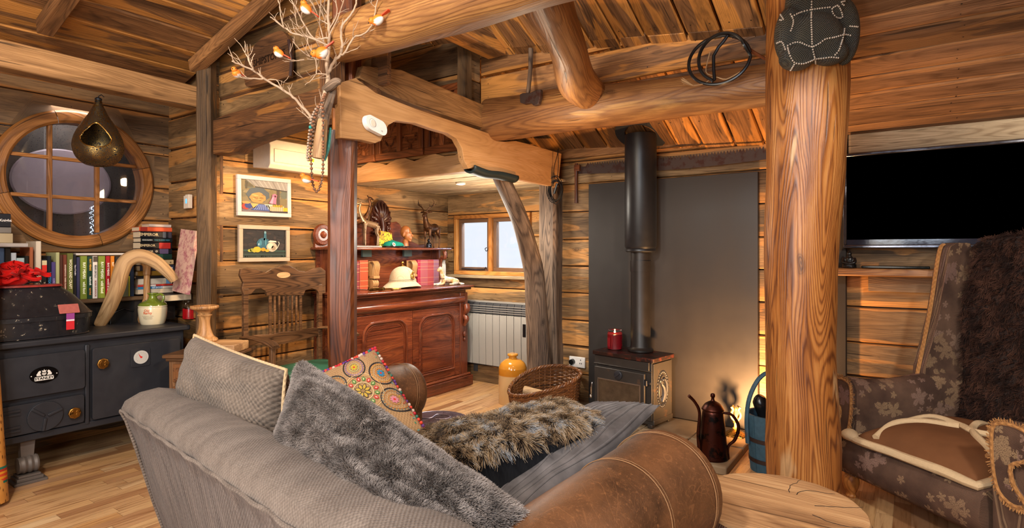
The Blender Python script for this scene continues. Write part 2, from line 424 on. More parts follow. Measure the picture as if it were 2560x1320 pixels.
SUEDE = plain('brown_suede', '6b452a', .85, spec=.15, var=.35, sc=7, bs=.2)
GREENL = leather('green_leather', '1d4a3c', '2f6a55', 1, .3)
F_SOFA = clothm('taupe_chenille', '4c4038', '7d7066', 520, streak=(3, 1, 1), bs=.6)
F_SOFAB = clothm('taupe_chenille_back', '372c28', '6f625b', 420, streak=(16, 1.6, 1), big=2.5, bs=.5)
F_CUSH = clothm('basket_weave_taupe', '4e433a', '85776b', 330, bs=1.0)
F_PIPE = clothm('cream_piping', 'a78a66', 'cdb28a', 300)
F_SEAT = clothm('grey_seat_cloth', '6a6468', 'a09a9d', 300)
F_BLACK = clothm('black_cotton', '0d0e12', '17181d', 500, bs=.2)
F_VELV = clothm('grey_velvet', '413c3b', '6b6564', 60, src='Object', bs=.15, sheen=.6)
F_BEIGE = clothm('beige_canvas', 'a27f57', 'c09a70', 420)
F_TRIM = clothm('tan_braid', '96683a', 'c08a52', 240, bs=.8)
F_FLEECE = plain('cream_fleece', 'c9ae88', .95, 0, .1, .12, 90, .8)
F_RED = clothm('red_silk', 'b80a08', 'f01a10', 90, bs=.3)
F_BERET = plain('green_felt', '0f6a5c', .9, 0, .2)
F_HELM = clothm('khaki_cloth', 'a9977c', 'c9b79a', 700, src='Object', bs=.2)

def floral():
    N = NT('floral_upholstery'); g = N.attr('gr'); s = N.sep(g)
    base = N.ramp(N.noise(g, 5, 4), [(.35, lin('4e3a30')), (.7, lin('785c4a'))])
    wv = N.math('MULTIPLY', N.math('SINE', N.math('MULTIPLY', s[0], 900)), N.math('SINE', N.math('MULTIPLY', s[1], 900)))
    c = N.mix(N.math('MULTIPLY_ADD', wv, .2, .2), base, lin('2c201d'))
    fl = None; rnd = None
    for scl, k, R, offv in ((5.6, 5, .050, 0), (5.6, 3, .042, 3.7), (11, 5, .020, 9.1)):
        gv = N.vmath('ADD', N.vmath('MULTIPLY', g, (1, 1, 0)).outputs[0], (offv, offv, 0)).outputs[0]
        v = N.n('TexVoronoi', dict(voronoi_dimensions='2D'), Vector=gv, Scale=scl, Randomness=.75)
        d = N.sep(N.vmath('SUBTRACT', gv, v.outputs['Position']).outputs[0])
        cr = N.sep(v.outputs['Color'])
        r = N.math('SQRT', N.math('ADD', N.math('MULTIPLY', d[0], d[0]), N.math('MULTIPLY', d[1], d[1])))
        an = N.math('ADD', N.math('ARCTAN2', d[1], d[0]), N.math('MULTIPLY', cr[0], 6.3))
        pet = N.math('ABSOLUTE', N.math('COSINE', N.math('MULTIPLY', an, k / 2)))
        pet = N.math('MULTIPLY_ADD', N.math('POWER', pet, .6), .85, .15)
        jag = N.math('MULTIPLY_ADD', N.noise(g, 90, 3), 1.1, .5)
        m = N.smooth(N.math('DIVIDE', r, N.math('MULTIPLY', N.math('MULTIPLY', pet, jag), R)), 1.05, .95)
        vein = N.math('MULTIPLY_ADD', N.math('GREATER_THAN', N.math('ABSOLUTE', N.math('SINE', N.math('MULTIPLY', an, k * 1.5))), .25), .35, .65)
        m = N.math('MULTIPLY', N.math('MULTIPLY', m, vein), N.math('GREATER_THAN', cr[1], .22))
        fl = m if fl is None else N.math('MAXIMUM', fl, m); rnd = cr[2] if rnd is None else rnd
    fc = N.ramp(rnd, [(.0, lin('94745a')), (.5, lin('a68a68')), (.8, lin('8f706a')), (1, lin('86695c'))])
    c = N.mix(N.math('MULTIPLY', N.math('MULTIPLY', fl, .8), N.smooth(N.noise(g, 300, 2), .3, .6)), c, fc)
    return N.out(c, .92, 0, N.math('ADD', wv, fl), .4, .002, .15)
FLORAL = floral()

def parquet():
    N = NT('oak_strip_floor'); s = N.sep(N.coord('Object'))
    w, L = .072, .52
    row = N.math('FLOOR', N.math('DIVIDE', s[0], w))
    ro = N.n('TexWhiteNoise', dict(noise_dimensions='1D'), W=row).outputs[0]
    yy = N.math('ADD', N.math('DIVIDE', s[1], L), N.math('MULTIPLY', ro, 7))
    cel = N.math('FLOOR', yy)
    rn = N.n('TexWhiteNoise', dict(noise_dimensions='2D'), Vector=N.n('CombineXYZ', None, X=row, Y=cel).outputs[0])
    r1 = rn.outputs[0]
    c = N.ramp(r1, [(0, lin('946742')), (.2, lin('bb9066')), (.5, lin('cfa878')), (.75, lin('c4945e')), (.92, lin('d8b88c')), (1, lin('a07250'))])
    g = N.vmath('ADD', N.n('CombineXYZ', None, X=N.math('MULTIPLY', s[0], 60), Y=N.math('MULTIPLY', s[1], 3.2), Z=0).outputs[0], N.scale(rn.outputs[1], (40, 40, 40))).outputs[0]
    n = N.noise(g, 1, 5, .6, .6)
    c = N.mix(N.smooth(n, .42, .78), c, lin('7d4f2a'))
    fx = N.math('ABSOLUTE', N.math('SUBTRACT', N.math('FRACT', N.math('DIVIDE', s[0], w)), .5))
    fy = N.math('ABSOLUTE', N.math('SUBTRACT', N.math('FRACT', yy), .5))
    gp = N.math('MAXIMUM', N.smooth(fx, .482, .5), N.smooth(fy, .4955, .5))
    c = N.mix(N.math('MULTIPLY', gp, .55), c, lin('4a2c16'))
    return N.out(c, N.math('MULTIPLY_ADD', n, .12, .28), 0, N.math('SUBTRACT', n, gp), .12, .002, .5)
FLOORM = parquet()
GLASS = NT('window_glass'); GLASS.p.inputs['Transmission Weight'].default_value = 1; GLASS = GLASS.out(lin('f4f8ff'), .02, IOR=1.45)
FROST = NT('bright_hazed_glass'); FROST.p.inputs['Transmission Weight'].default_value = 1; FROST = FROST.out((.97, .98, 1), .25, IOR=1.1)
JARG = NT('jar_glass'); JARG.p.inputs['Transmission Weight'].default_value = 1; JARG = JARG.out((.98, .98, .98), .03, IOR=1.3)
def emit(name, c, st):
    N = NT(name); return N.out(c, .5, Emission_Color=(*c, 1), Emission_Strength=st)

NAIL = plain('nail_head', '17100c', .5)

SEAM = plain('leather_seam_thread', '8a6440', .6)
# ---------------------------------------------------------------- planking
def planks(g, f, rows, a0, a1, T=.028, gap=.005, step=.12, jit=.005, nb=1, joints=None, lip=0, mi=0, nails=True):
    """boards laid along a; rows = bounds in b; f(a,b,h)->3D, h towards the room"""
    g.mi = mi
    for b0, b1 in zip(rows, rows[1:]):
        cuts = [a0] + sorted(x for x in (joints(b0) if joints else []) if a0 < x < a1) + [a1]
        for c0, c1 in zip(cuts, cuts[1:]):
            c0 += .001; c1 -= .001
            n = max(1, int((c1 - c0) / step)); rn = random.random(); off = V((rr(0, 80), rr(0, 80), rr(0, 80))); hh = rr(-.003, .003); s0 = rr(0, 99)
            prev = None
            for i in range(n + 1):
                a = c0 + (c1 - c0) * i / n
                j0 = gap / 2 + jit * (.5 + noise.noise(V((a * 1.7, s0, 0)))) ; j1 = gap / 2 + jit * (.5 + noise.noise(V((a * 1.7, s0 + 9, 0))))
                lo, hi = b0 + j0, b1 - j1; bo = .004 * noise.noise(V((a * .8, s0, 4)))
                ring = []
                pts = [(lo, -T, -1), (lo, -.006, -1), (lo + .006, hh + bo + lip * .4, -.93)]
                for k in range(1, nb): pts.append((lo + (hi - lo) * k / nb, hh + bo, -1 + 2 * k / nb))
                pts += [(hi - .006, hh + bo, .93), (hi, -.006, 1), (hi, -T, 1)]
                for b, h, e in pts: ring.append(g.vert(f(a, b, h), V((a, b, h)) + off, (rn, e, rn)))
                if prev:
                    for k in range(len(ring) - 1): g.face([prev[k], prev[k + 1], ring[k + 1], ring[k]])
                else: g.face(ring, False)
                prev = ring
            g.face(prev[::-1], False)
            if nails:
                g.mi = 1; w_ = b1 - b0; A = [c0 + .05 + rr(0, .02), c1 - .05 - rr(0, .02)] + [c0 + k * .62 + rr(-.02, .02) for k in range(1, int((c1 - c0) / .62))]
                for a in A:
                    for q in (.24, .76):
                        bq = b0 + w_ * q + rr(-.01, .01); ro = rr(.0028, .0042); vs = [g.vert(f(a + ro * math.cos(t), bq + ro * math.sin(t), hh + .0042)) for t in [k * PI / 4 for k in range(8)]]; g.face(vs, False)
                g.mi = mi
def cutbox(o, c, d, cyl=False):
    g = G()
    if cyl: g.lathe([(d[0], -d[2] / 2), (d[0], d[2] / 2)], 64, Matrix.Translation(V(c)) @ Matrix.Rotation(PI / 2, 4, 'Y') @ Matrix.Identity(4))
    else: g.box(c, d)
    k = obj('cut', g, [])
    m = o.modifiers.new('c', 'BOOLEAN'); m.object = k; m.operation = 'DIFFERENCE'; m.solver = 'EXACT'
    bpy.context.view_layer.update()
    me = bpy.data.meshes.new_from_object(o.evaluated_get(bpy.context.evaluated_depsgraph_get()))
    o.modifiers.clear(); o.data = me; bpy.data.objects.remove(k, do_unlink=True)

XA, XP, YR, YW, YS = -4.70, -4.0, 2.087, 4.53, 4.27     # nook wall, picture wall, return, window wall, stove wall
XC = -2.40                                                  # line of centre post / bracket
def fpic(a, b, h): return V((XP + h, a, b))
def fnook(a, b, h): return V((XA + h, a, b))
def fret(a, b, h): return V((a, YR - h, b))
def fwin(a, b, h): return V((a, YW - h, b))
def fstove(a, b, h): return V((a, YS - h, b))
# floor
g = G(); g.bx(-4.8, 2.5, -1.7, 4.7, -.06, 0); struct('floor', g, FLOORM)
# walls
g = G(); planks(g, fpic, [0, .26, .507, .739, .979, 1.233, 1.473, 1.713, 1.95, 2.2, 2.45, 2.75, 3.1], YR + .0, YW + .02, joints=lambda b: [2.3] if 1.9 < b < 2.1 else [])
struct('wall_left', g, [W_WALL, NAIL])
g = G(); planks(g, fnook, [0, .3, .56, .80, 1.04, 1.29, 1.53, 1.78, 2.03, 2.10, 2.34, 2.6, 2.8], -1.65, YR + .02, nb=1)
wn = struct('wall_nook', g, [W_WALLD, NAIL]); WC = (XA, 1.50, 1.79); cutbox(wn, WC, (.43, .43, .4), True)
g = G(); planks(g, fret, [0, .3, .56, .80, 1.06, 1.31, 1.55, 1.82, 2.08, 2.32, 2.6], XA, XP + .0, jit=.012); struct('wall_return', g, [W_WALL, NAIL])
g = G()
wr = [0, .24, .47, .70, .934, 1.676, 1.89, 2.2]
planks(g, fwin, [0, .24, .47, .70, .934, 1.045], XP, XC + .05)
planks(g, fwin, [1.676, 1.90], XP, XC + .05)
wb = [1.045, 1.19, 1.33, 1.50, 1.676]
planks(g, fwin, wb, XP, -3.885); planks(g, fwin, [1.045, 1.21, 1.44, 1.676], -2.945, XC + .05)
struct('wall_window_side', g, [W_WALL, NAIL])
g = G(); planks(g, fstove, [0, .26, .497, .714, .946, 1.173, 1.40, 1.635, 1.87, 2.06, 2.25], XC - .20, 2.45, joints=lambda b: [-.42]); struct('wall_back', g, [W_WALL, NAIL])
g = G()
g.bx(2.45, 2.5, -1.7, 4.4, 0, 3.2); struct('wall_right', g, [W_WALL, NAIL])
g = G(); g.bx(-4.8, 2.5, -1.7, -1.65, 0, 3.2); struct('wall_front', g, [W_WALL, NAIL])
g = G(); g.bx(-4.2, -2.3, YW + .03, YW + .06, 0, 1.09); g.bx(-4.2, -2.3, YW + .03, YW + .06, 1.66, 3); g.bx(-4.2, -3.88, YW + .03, YW + .06, 1.09, 1.66); g.bx(-2.95, -2.3, YW + .03, YW + .06, 1.09, 1.66)
g.bx(-4.09, -4.035, YR + .05, 4.7, 0, 3.1); g.bx(-2.6, 2.5, YS + .04, YS + .08, 0, 3); struct('wall_sheathing', g, W_DBEAM)
# ceilings
def roofW(a, b, h): x = -4.75 + b; return V((x, a, 3.69 + .27 * x - h))
g = G(); planks(g, roofW, [0, .2, .41, .60, .83, 1.03, 1.24, 1.47, 1.66, 1.90, 2.1, 2.45], -1.65, 2.03, jit=.01, gap=.004, joints=lambda b: [rr(.2, .6)] if b > 1 else [])
struct('ceiling_left', g, [W_CEIL, NAIL])
def roofN(x, y):
    t = min(max((x + 2.4) / 1.95, -.8), 1.0); zs = 2.137 + (2.02 - 2.137) * t; sl = .505 + (.37 - .505) * t
    return zs + sl * (YS - y)
def fN1(a, b, h): return V((-4.05 + b, YS + .3 - a, roofN(-4.05 + b, YS + .3 - a) - h))
g = G(); rows = [0]
while rows[-1] < 3.6: rows.append(rows[-1] + rr(.17, .24))
planks(g, fN1, rows, 0, 2.75, jit=.008, joints=lambda b: [rr(.5, .8), 1.42] if False else [1.42])
struct('ceiling_centre', g, [W_CEIL, NAIL])
def fN2(a, b, h): return V((a, YS - b, roofN(a, YS - b) - h + .006))
g = G(); rows = [-.02]
while rows[-1] < 2.6: rows.append(rows[-1] + rr(.13, .17))
planks(g, fN2, rows, -.42, 2.46, jit=.01, gap=.002, nb=3); struct('ceiling_right', g, [W_CEILR, NAIL])
g = G(); g.bx(-2.5, 2.5, -1.7, 2.25, 3.16, 3.2); g.bx(-4.8, 2.5, -1.7, 4.7, 3.24, 3.28); struct('ceiling_high', g, [W_CEIL, NAIL])
def falc(a, b, h): return V((XP + b, a, 1.885 - h))
g = G(); planks(g, lambda a, b, h: V((a, 3.07 + b, 1.885 - h)), [0, .19, .41, .6, .83, 1.02, 1.25, 1.47], XP, XC + .005, T=.02); struct('ceiling_alcove', g, [W_PALE, NAIL])
# loft front over the alcove
def ffas(a, b, h): return V((a, 3.07 - h, b))
g = G()
lo = [(XP + .03 + i * .08, 1.865 + .0 * i) for i in range(20)]
pts = [(XP, 1.85), (XC - .02, 1.85)] + [(XC - .02 - t * (XC - .02 - XP) / 16, 1.985 + .02 * math.sin(t * 1.9) - .0 * t) for t in range(17)]
g.prism(pts, ffas, .0, .03); struct('trim_1', g, W_BRACK)
g = G(); planks(g, ffas, [1.98, 2.3, 2.55, 2.8, 3.05], XP, -2.52, T=.03); planks(g, ffas, [1.98, 2.26], -2.52, -2.36, T=.03)
planks(g, lambda a, b, h: V((XC - .03 - .12 + h * 1, a, b)) if False else V((-2.52 + h, a, b)), [1.98, 2.25, 2.5, 2.9], 3.04, 3.2, T=.03)
g.bx(-2.56, -2.49, 3.0, 3.07, 1.98, 2.9); struct('wall_loft_front', g, [W_WALLD, NAIL])
g = G(); planks(g, lambda a, b, h: V((a, 3.21 - h, b)), [2.14, 2.33, 2.54, 2.8], -2.52, -.40, T=.03, jit=.012); struct('wall_over_log', g, [W_CEIL, NAIL])
# gable over the beam
g = G(); planks(g, lambda a, b, h: V((a, 2.11 - h, b)), [2.16, 2.37, 2.55, 2.76, 3.0], -4.0, XC - .02, T=.03, jit=.01); struct('wall_gable', g, [W_WALL, NAIL])
g = G(); g.bx(XP, -2.3, YR + .03, YR + .06, 2.2, 3.2); struct('wall_gable_back', g, W_DBEAM)
# skirtings / trims
g = G(); g.bx(XP + .002, XC - .06, YW - .055, YW, 0, .20); struct('baseboard_window_side', g, W_WALL, bevel=.004)
g = G(); g.bx(XC - .2, 2.4, YS - .05, YS, 2.085, 2.17, ax=0); struct('trim_2', g, W_CEIL, bevel=.006)
g = G(); g.bx(-.42, -.34, YS - .06, YS, 0, 2.1); struct('trim_3', g, plain('gap_shade_board', '241c17', .7), bevel=.004)  # near-black board; its colour stands in for the shade of a dark gap

g = G(); g.bx(-.33, 2.4, YS - .045, YS - .005, 1.925, 2.045, ax=0); struct('trim_4', g, W_PALE, bevel=.004)
# ---------------------------------------------------------------- timber members (each one a thing)
def log(name, P, R, mat, label, n=26, nz=.10, seg=28, sq=None, group=None):
    base = V(P[0]); g = G(); pts = catmull([V(p) - base for p in P], max(2, n // (len(P) - 1)))
    g.tube(pts, interp(R, len(pts)), seg, nz=nz, sq=sq)
    return solo(name, g, mat, label, 'beam' if 'beam' in name or 'log' in name else 'post', base, group=group)
def postbox(name, x, y, z0, z1, w, d, mat, label, wob=.01, rz=0, bev=.012, cat='post'):
    g = G(); n = 22; prev = None; off = V((rr(0, 40), 0, 0)); rn = random.random(); s0 = rr(0, 50)
    for i in range(n + 1):
        z = (z1 - z0) * i / n; ox = wob * noise.noise(V((z * 1.5, s0, 0))); oy = wob * noise.noise(V((z * 1.5, s0, 7)))
        ww = w * (1 + wob * 3 * noise.noise(V((z * 2, s0, 3)))); c = min(w, d) * .12; ring = []
        for px, py in ((-ww / 2 + c, -d / 2), (ww / 2 - c, -d / 2), (ww / 2, -d / 2 + c), (ww / 2, d / 2 - c), (ww / 2 - c, d / 2), (-ww / 2 + c, d / 2), (-ww / 2, d / 2 - c), (-ww / 2, -d / 2 + c)):
            ring.append(g.vert(V((px + ox, py + oy, z)), V((z, px, py)) + off, (rn, 0, rn)))
        if prev:
            for k in range(8): g.face([prev[k], prev[(k + 1) % 8], ring[(k + 1) % 8], ring[k]])
        else: g.face(ring[::-1], False)
        prev = ring
    g.face(prev, False)
    return solo(name, g, mat, label, cat, (x, y, z0), rz)
# big peeled trunk on the right
log('trunk_post', [(-.415, 3.02, 0), (-.43, 3.02, .6), (-.435, 3.02, 1.2), (-.41, 3.02, 1.8), (-.40, 3.02, 2.62)], [.158, .160, .150, .155, .166, .18, .178], W_POST,
    'thick varnished tree trunk post standing between the stove and the armchair', nz=.06, seg=40)
postbox('timber_post', -3.955, 2.0, 0, 2.66, .10, .10, W_WALLD, 'slim grey brown square post between the books nook and the framed paintings', .012, math.radians(35))
postbox('timber_post', XC - .075, 1.965, 0, 1.93, .135, .135, W_DPOST, 'dark red brown post in the middle, behind the patterned cushion', .010, math.radians(42))
postbox('timber_post', XC - .07, 1.99, 1.93, 3.14, .12, .12, W_DPOST, 'upper square post rising to the roof behind the dry branches', .003, math.radians(20))
postbox('timber_post', -2.545, 4.235, 0, 1.90, .17, .17, W_OAK, 'weathered grey brown corner post left of the socket and slate panel', .02)
log('log_beam', [(-2.42, 1.86, 2.36), (-1.6, 1.86, 2.37), (-.9, 1.87, 2.385), (0, 1.88, 2.40), (.9, 1.88, 2.42)], [.105, .13, .135, .14, .15], W_LOG,
    'thick peeled log beam crossing the upper middle from the centre post', nz=.10)
log('log_beam', [(-2.40, 3.17, 2.205), (-1.8, 3.19, 2.20), (-1.2, 3.20, 2.18), (-.50, 3.20, 2.165)], [.145, .145, .13, .115, .11], W_LOG,
    'long horizontal log beam under the hanging whip and above the flue pipe', nz=.08)
log('log_brace', [(-1.26, 1.93, 2.47), (-1.37, 2.25, 2.44), (-1.44, 2.55, 2.35), (-1.56, 2.86, 2.275), (-1.61, 3.14, 2.26)], [.105, .115, .10, .095, .11, .10], W_LOG,
    'crooked branch shaped brace running back between the two log beams', nz=.12)
# curved oak brace under the bracket
log('curved_brace', [(-2.53, 4.04, 0), (-2.55, 4.03, .45), (-2.54, 3.97, .9), (-2.51, 3.87, 1.2), (-2.47, 3.65, 1.52), (-2.43, 3.31, 1.86), (-2.42, 3.22, 1.93)],
    [.10, .105, .10, .09, .08, .075, .065, .06], W_OAK, 'curved grey oak knee brace leaning in front of the small window', nz=.12, seg=20, sq=(1, .72))
# beam over the nook
def beamY(name, x0, x1, y0, y1, z0, z1, mat, label, bev=.008, dz=0):
    g = G(); n = 14; prev = None; rn = random.random(); off = V((rr(0, 9), 0, 0)); base = V(((x0 + x1) / 2, y0, z0))
    for i in range(n + 1):
        t = i / n; y = (y1 - y0) * t; w = .006 * noise.noise(V((y * 2, z0, 1))); zz = dz * t
        hx = abs(x1 - x0) / 2; ring = []
        for px, pz in ((-hx, w), (hx, w), (hx, z1 - z0 - w), (-hx, z1 - z0 - w)):
            ring.append(g.vert(V((px, y, pz + zz)), V((y, px, pz)) + off, (rn, 0, rn)))
        if prev:
            for k in range(4): g.face([prev[k], prev[(k + 1) % 4], ring[(k + 1) % 4], ring[k]])
        else: g.face(ring[::-1], False)
        prev = ring
    g.face(prev, False)
    return solo(name, g, mat, label, 'beam', base, bevel=bev)
beamY('header_beam', -4.10, -3.97, -1.6, 1.96, 2.31, 2.455, W_BEAM, 'long pale sawn beam spanning over the round window nook', dz=-.035)
# rafters
for y, lab in ((1.12, 'short rafter at top left above the hanging lantern'), (1.94, 'golden rafter running up beside the gable wall planks')):
    g = G(); M = Matrix.Translation((-4.6, y, 3.69 - .27 * 4.6 - .055)) @ Matrix.Rotation(-math.atan(.27), 4, 'Y')
    g.box((1.57, 0, 0), (1.9, .075, .085), M=M); o = solo('rafter', g, W_CEIL, lab, 'rafter', bevel=.004); shape_in(o, (-4.6, y, 2.4))
# dark beam under the gable
g = G(); pts = [(-3.98, 1.985), (-3.80, 1.965), (-3.68, 1.955), (-3.55, 1.99), (-3.0, 2.04), (-2.42, 2.055), (-2.42, 2.225), (-2.9, 2.22), (-3.98, 2.19)]
g.prism(cat2(pts, 4), lambda a, b, h: V((a, 2.02 + h, b)), 0, .11); o = solo('cracked_beam', g, W_DBEAM, 'dark cracked old beam under the gable planks, left of the branches', 'beam', bevel=.01); shape_in(o, (-3.98, 2.02, 1.96))
g = G(); g.prism(cat2([(-3.97, 2.06), (-3.2, 2.105), (-2.9, 2.115), (-2.9, 2.124), (-3.4, 2.112), (-3.97, 2.07)], 3), lambda a, b, h: V((a, 2.008 + h, b)), 0, .02)
# bracket board with scalloped underside (plane X = XC)
def pX(x, L): return [(lambda p: (p.y, p.z))(atX(a, b, x)) for a, b in L]
XB = XC + .055
brk = [(850, 207), (852, 345), (905, 350), (938, 358), (953, 352), (962, 330), (972, 312), (990, 302), (1040, 308), (1090, 325), (1120, 333), (1142, 347), (1155, 370), (1160, 400), (1172, 422), (1185, 418), (1200, 425), (1240, 440), (1290, 447), (1395, 468), (1404, 384), (1330, 362), (1290, 352), (1262, 354), (1240, 352), (1226, 335), (1160, 312), (1040, 272), (940, 232), (890, 195)]
g = G(); g.prism(pX(XB, brk), lambda a, b, h: V((XB - h, a, b)), 0, .045)
o = solo('bracket_board', g, W_BRACK, 'pale scalloped board with shaped arch linking centre post to corner post', 'bracket board', bevel=.006); shape_in(o, (XB, 1.95, 1.9))
XT = XC + .02
g = G(); g.prism(pX(XT, [(895, 195), (905, 165), (1000, 175), (1110, 222), (1205, 262), (1240, 265), (1242, 287), (1225, 305), (1222, 325), (1150, 303), (1030, 262), (960, 232)]), lambda a, b, h: V((XT - h, a, b)), -.01, .06)
o = solo('top_beam', g, W_BEAM, 'rough brown beam lying above the pale scalloped board', 'beam', bevel=.006); shape_in(o, (XT, 2.2, 2.1))
g = G(); g.bx(XC - .05, XC + .03, 1.80, 1.90, 2.04, 2.35); o = solo('post_block', g, W_DBEAM, 'dark notched timber block on the centre post beside the branches', 'block', bevel=.006); shape_in(o, (XC, 1.85, 2.04))
# ---------------------------------------------------------------- helpers for things built in room coordinates
def mw(o):
    m = Matrix.LocRotScale(o.location, o.rotation_euler, o.scale)
    return mw(o.parent) @ m if o.parent else m
def wp(name, g, mat, parent, label=None, **k):
    """part whose mesh was built in room coordinates"""
    o = obj(name, g, mat, parent, **k); o.data.transform(mw(parent).inverted())
    if label: o['label'] = label
    return o
def lp(name, g, mat, parent, label=None, **k):
    o = obj(name, g, mat, parent, **k)
    if label: o['label'] = label
    return o
def circ(r, n=24, cx=0, cy=0, sx=1, sy=1, a0=0, a1=2 * PI):
    full = abs(a1 - a0 - 2 * PI) < 1e-6
    return [(cx + r * sx * math.cos(a0 + (a1 - a0) * i / (n if full else n - 1)), cy + r * sy * math.sin(a0 + (a1 - a0) * i / (n if full else n - 1))) for i in range(n)]
def rrect(x0, x1, y0, y1, r, n=4):
    o = []
    for cx, cy, a in ((x1 - r, y1 - r, 0), (x0 + r, y1 - r, PI / 2), (x0 + r, y0 + r, PI), (x1 - r, y0 + r, 1.5 * PI)):
        for i in range(n + 1): o.append((cx + r * math.cos(a + PI / 2 * i / n), cy + r * math.sin(a + PI / 2 * i / n)))
    return o

# ---------------------------------------------------------------- round window in the nook
wd = thing('window_1', None, None, (XA, 1.5, 1.79)); wd['kind'] = 'structure'
g = G(); f0 = lambda a, b, h: V((h, a, b))
n = 64; prof = [(.385, -.08), (.385, .02), (.40, .035), (.455, .035), (.47, .02), (.47, -.02)]
for s in range(4):
    a0 = s * PI / 2 + .3; off = V((rr(0, 9), rr(0, 9), 0)); rows = []
    for i in range(17):
        a = a0 + .004 + (PI / 2 - .008) * i / 16
        rows.append([g.vert(V((h, r * math.cos(a), r * math.sin(a))), V((a * .4, r, h)) + off, (s * .25, 0, 0)) for r, h in prof])
    for A, B in zip(rows, rows[1:]):
        for k in range(len(prof) - 1): g.face([A[k], A[k + 1], B[k + 1], B[k]])
lp('window_frame', g, W_WIN, wd)
g = G()
for y in (-.135, .135): g.box((-.01, y - .02, 0), (.035, .026, .72), ax=2)
for z in (-.125, .135): g.box((-.008, 0, z), (.03, .72, .024), ax=1)
lp('glazing_bars', g, W_WIN, wd, bevel=.004)
g = G(); g.lathe([(.39, -.035), (.39, -.03)], 48, Matrix.Rotation(PI / 2, 4, 'Y')); lp('pane', g, GLASS, wd)
N = NT('speckled_outer_cloth'); c = N.coord(); v = N.vor(c, 70).outputs['Distance']; nn = N.noise(c, 4, 5, .6)
OUTC = N.out(N.mix(N.smooth(v, .25, .12), N.mix(nn, lin('2a2523'), lin('57504a')), lin('14100f')), .9)
g = G(); g.bx(XA - .34, XA - .32, .7, 2.4, 1.0, 2.6); g.bx(XA - .32, XA - .03, .68, .7, 1.0, 2.6); g.bx(XA - .32, XA - .03, 2.4, 2.42, 1.0, 2.6); g.bx(XA - .34, XA - .03, .7, 2.4, 2.58, 2.6); g.bx(XA - .34, XA - .03, .7, 2.4, 1.0, 1.02)
struct('wall_outer_cover', g, OUTC)  # added dark cover box that keeps the sky out of the round window
g = G(); g.lathe([(.225, 0), (.235, .006), (.225, .012)], 48, Matrix.Rotation(PI / 2, 4, 'Y'), sy=1.28); solo('round_panel', g, plain('pale_lilac_panel', '9c8c93', .4, var=.06), 'pale round panel seen through the round window glass', 'panel', (XA - .315, 1.51, 1.80))
light('AREA', 'outer_panel_fill', (XA - .08, 1.5, 2.3), (XA - .31, 1.5, 1.6), 3.0, (1, .9, .85), .3)  # added fill that brightens the pale disc and cloth outside; no fixture
g = G()
for k in range(190):
    t = k / 190; y = 1.70 + .024 * math.sin(t * 19) * (1 if k % 2 else -1) + rr(-.008, .008); z = 1.42 + t * .22
    g.box((XA - .303, y, z), (.0015, .0024, .0024), rot=Matrix.Rotation(rr(0, 1), 3, 'X'))
solo('sparkling_light_string', g, emit('tiny_white_lights', (.75, .88, 1), 4), 'column of tiny white sparkles low in the round window', 'string lights', (0, 0, 0))['kind'] = 'stuff'
# sheathing behind nook wall with a hole
g = G(); g.bx(XA - .05, XA - .032, -1.7, 2.3, 0, 1.36); g.bx(XA - .05, XA - .032, -1.7, 2.3, 2.22, 3.2); g.bx(XA - .05, XA - .032, -1.7, 1.07, 1.36, 2.22); g.bx(XA - .05, XA - .032, 1.93, 2.3, 1.36, 2.22)
g.bx(XA - .05, XP, YR + .03, YR + .05, 0, 3.2); struct('wall_nook_backing', g, W_DBEAM)

# hanging lantern
P = atD(246, 247, 3.62); ln = thing('hanging_lantern', 'pierced brass teardrop lantern with an open mouth hanging before the round window', 'lantern', (P.x, P.y, P.z - .43))
prof = [(.03, 0), (.075, .012), (.115, .05), (.134, .10), (.136, .14), (.125, .19), (.103, .24), (.078, .285), (.055, .325), (.036, .365), (.022, .40), (.017, .425)]
pr = [(x, z) for x, z in cat2([(a, b) for a, b in prof], 9, False)]
mouth = atD(238, 352, 3.5) - V(ln.location); ma = math.atan2(mouth.y, mouth.x)
g = G(); rings = []
sg = 180
for r, z in pr: rings.append([g.vert(V((r * math.cos(2 * PI * i / sg), r * math.sin(2 * PI * i / sg), z))) for i in range(sg)])
def inm(v):
    p = v.co; a = (math.atan2(p.y, p.x) - ma + PI) % (2 * PI) - PI; x = a * .125; z = p.z - .165
    wz = .095 if z > 0 else .062; return (abs(x) / (.080 * (1 - .38 * max(z, 0) / .095))) ** 2 + (z / wz) ** 2 < 1
for A, B in zip(rings, rings[1:]):
    for i in range(sg):
        q = [A[i], A[(i + 1) % sg], B[(i + 1) % sg], B[i]]
        if not all(inm(v) for v in q): g.face(q)
N = NT('fretwork_brass'); c = N.coord(); v = N.vor(c, 95); e = N.smooth(v.outputs['Distance'], .30, .36); v2 = N.vor(c, 34).outputs['Distance']
holes = N.math('MULTIPLY', e, N.math('MULTIPLY_ADD', N.math('SINE', N.math('MULTIPLY', v2, 30)), .5, .5))
FRET = N.out(N.mix(N.smooth(holes, .45, .6), lin('9a7f4c'), lin('15100c')), N.math('MULTIPLY_ADD', holes, .4, .3), N.math('SUBTRACT', 1, N.smooth(holes, .45, .6)), holes, -.5, .003)
sh = lp('lantern_shell', g, FRET, ln); md = sh.modifiers.new('s', 'SOLIDIFY'); md.thickness = .003
g = G(); pts = []
for k in range(40):
    t = 2 * PI * k / 40; x = .080 * math.sin(t); zz = math.cos(t); z = .095 * zz if zz > 0 else .062 * zz
    if z > 0: x *= (1 - .38 * z / .095)
    a = ma + x / .125; zc = .165 + z; R = np.interp(zc, [p[1] for p in pr], [p[0] for p in pr]) + .001
    pts.append((R * math.cos(a), R * math.sin(a), zc))
g.tube(pts, .0036, 6, closed=True); lp('mouth_rim', g, BRASS, ln)
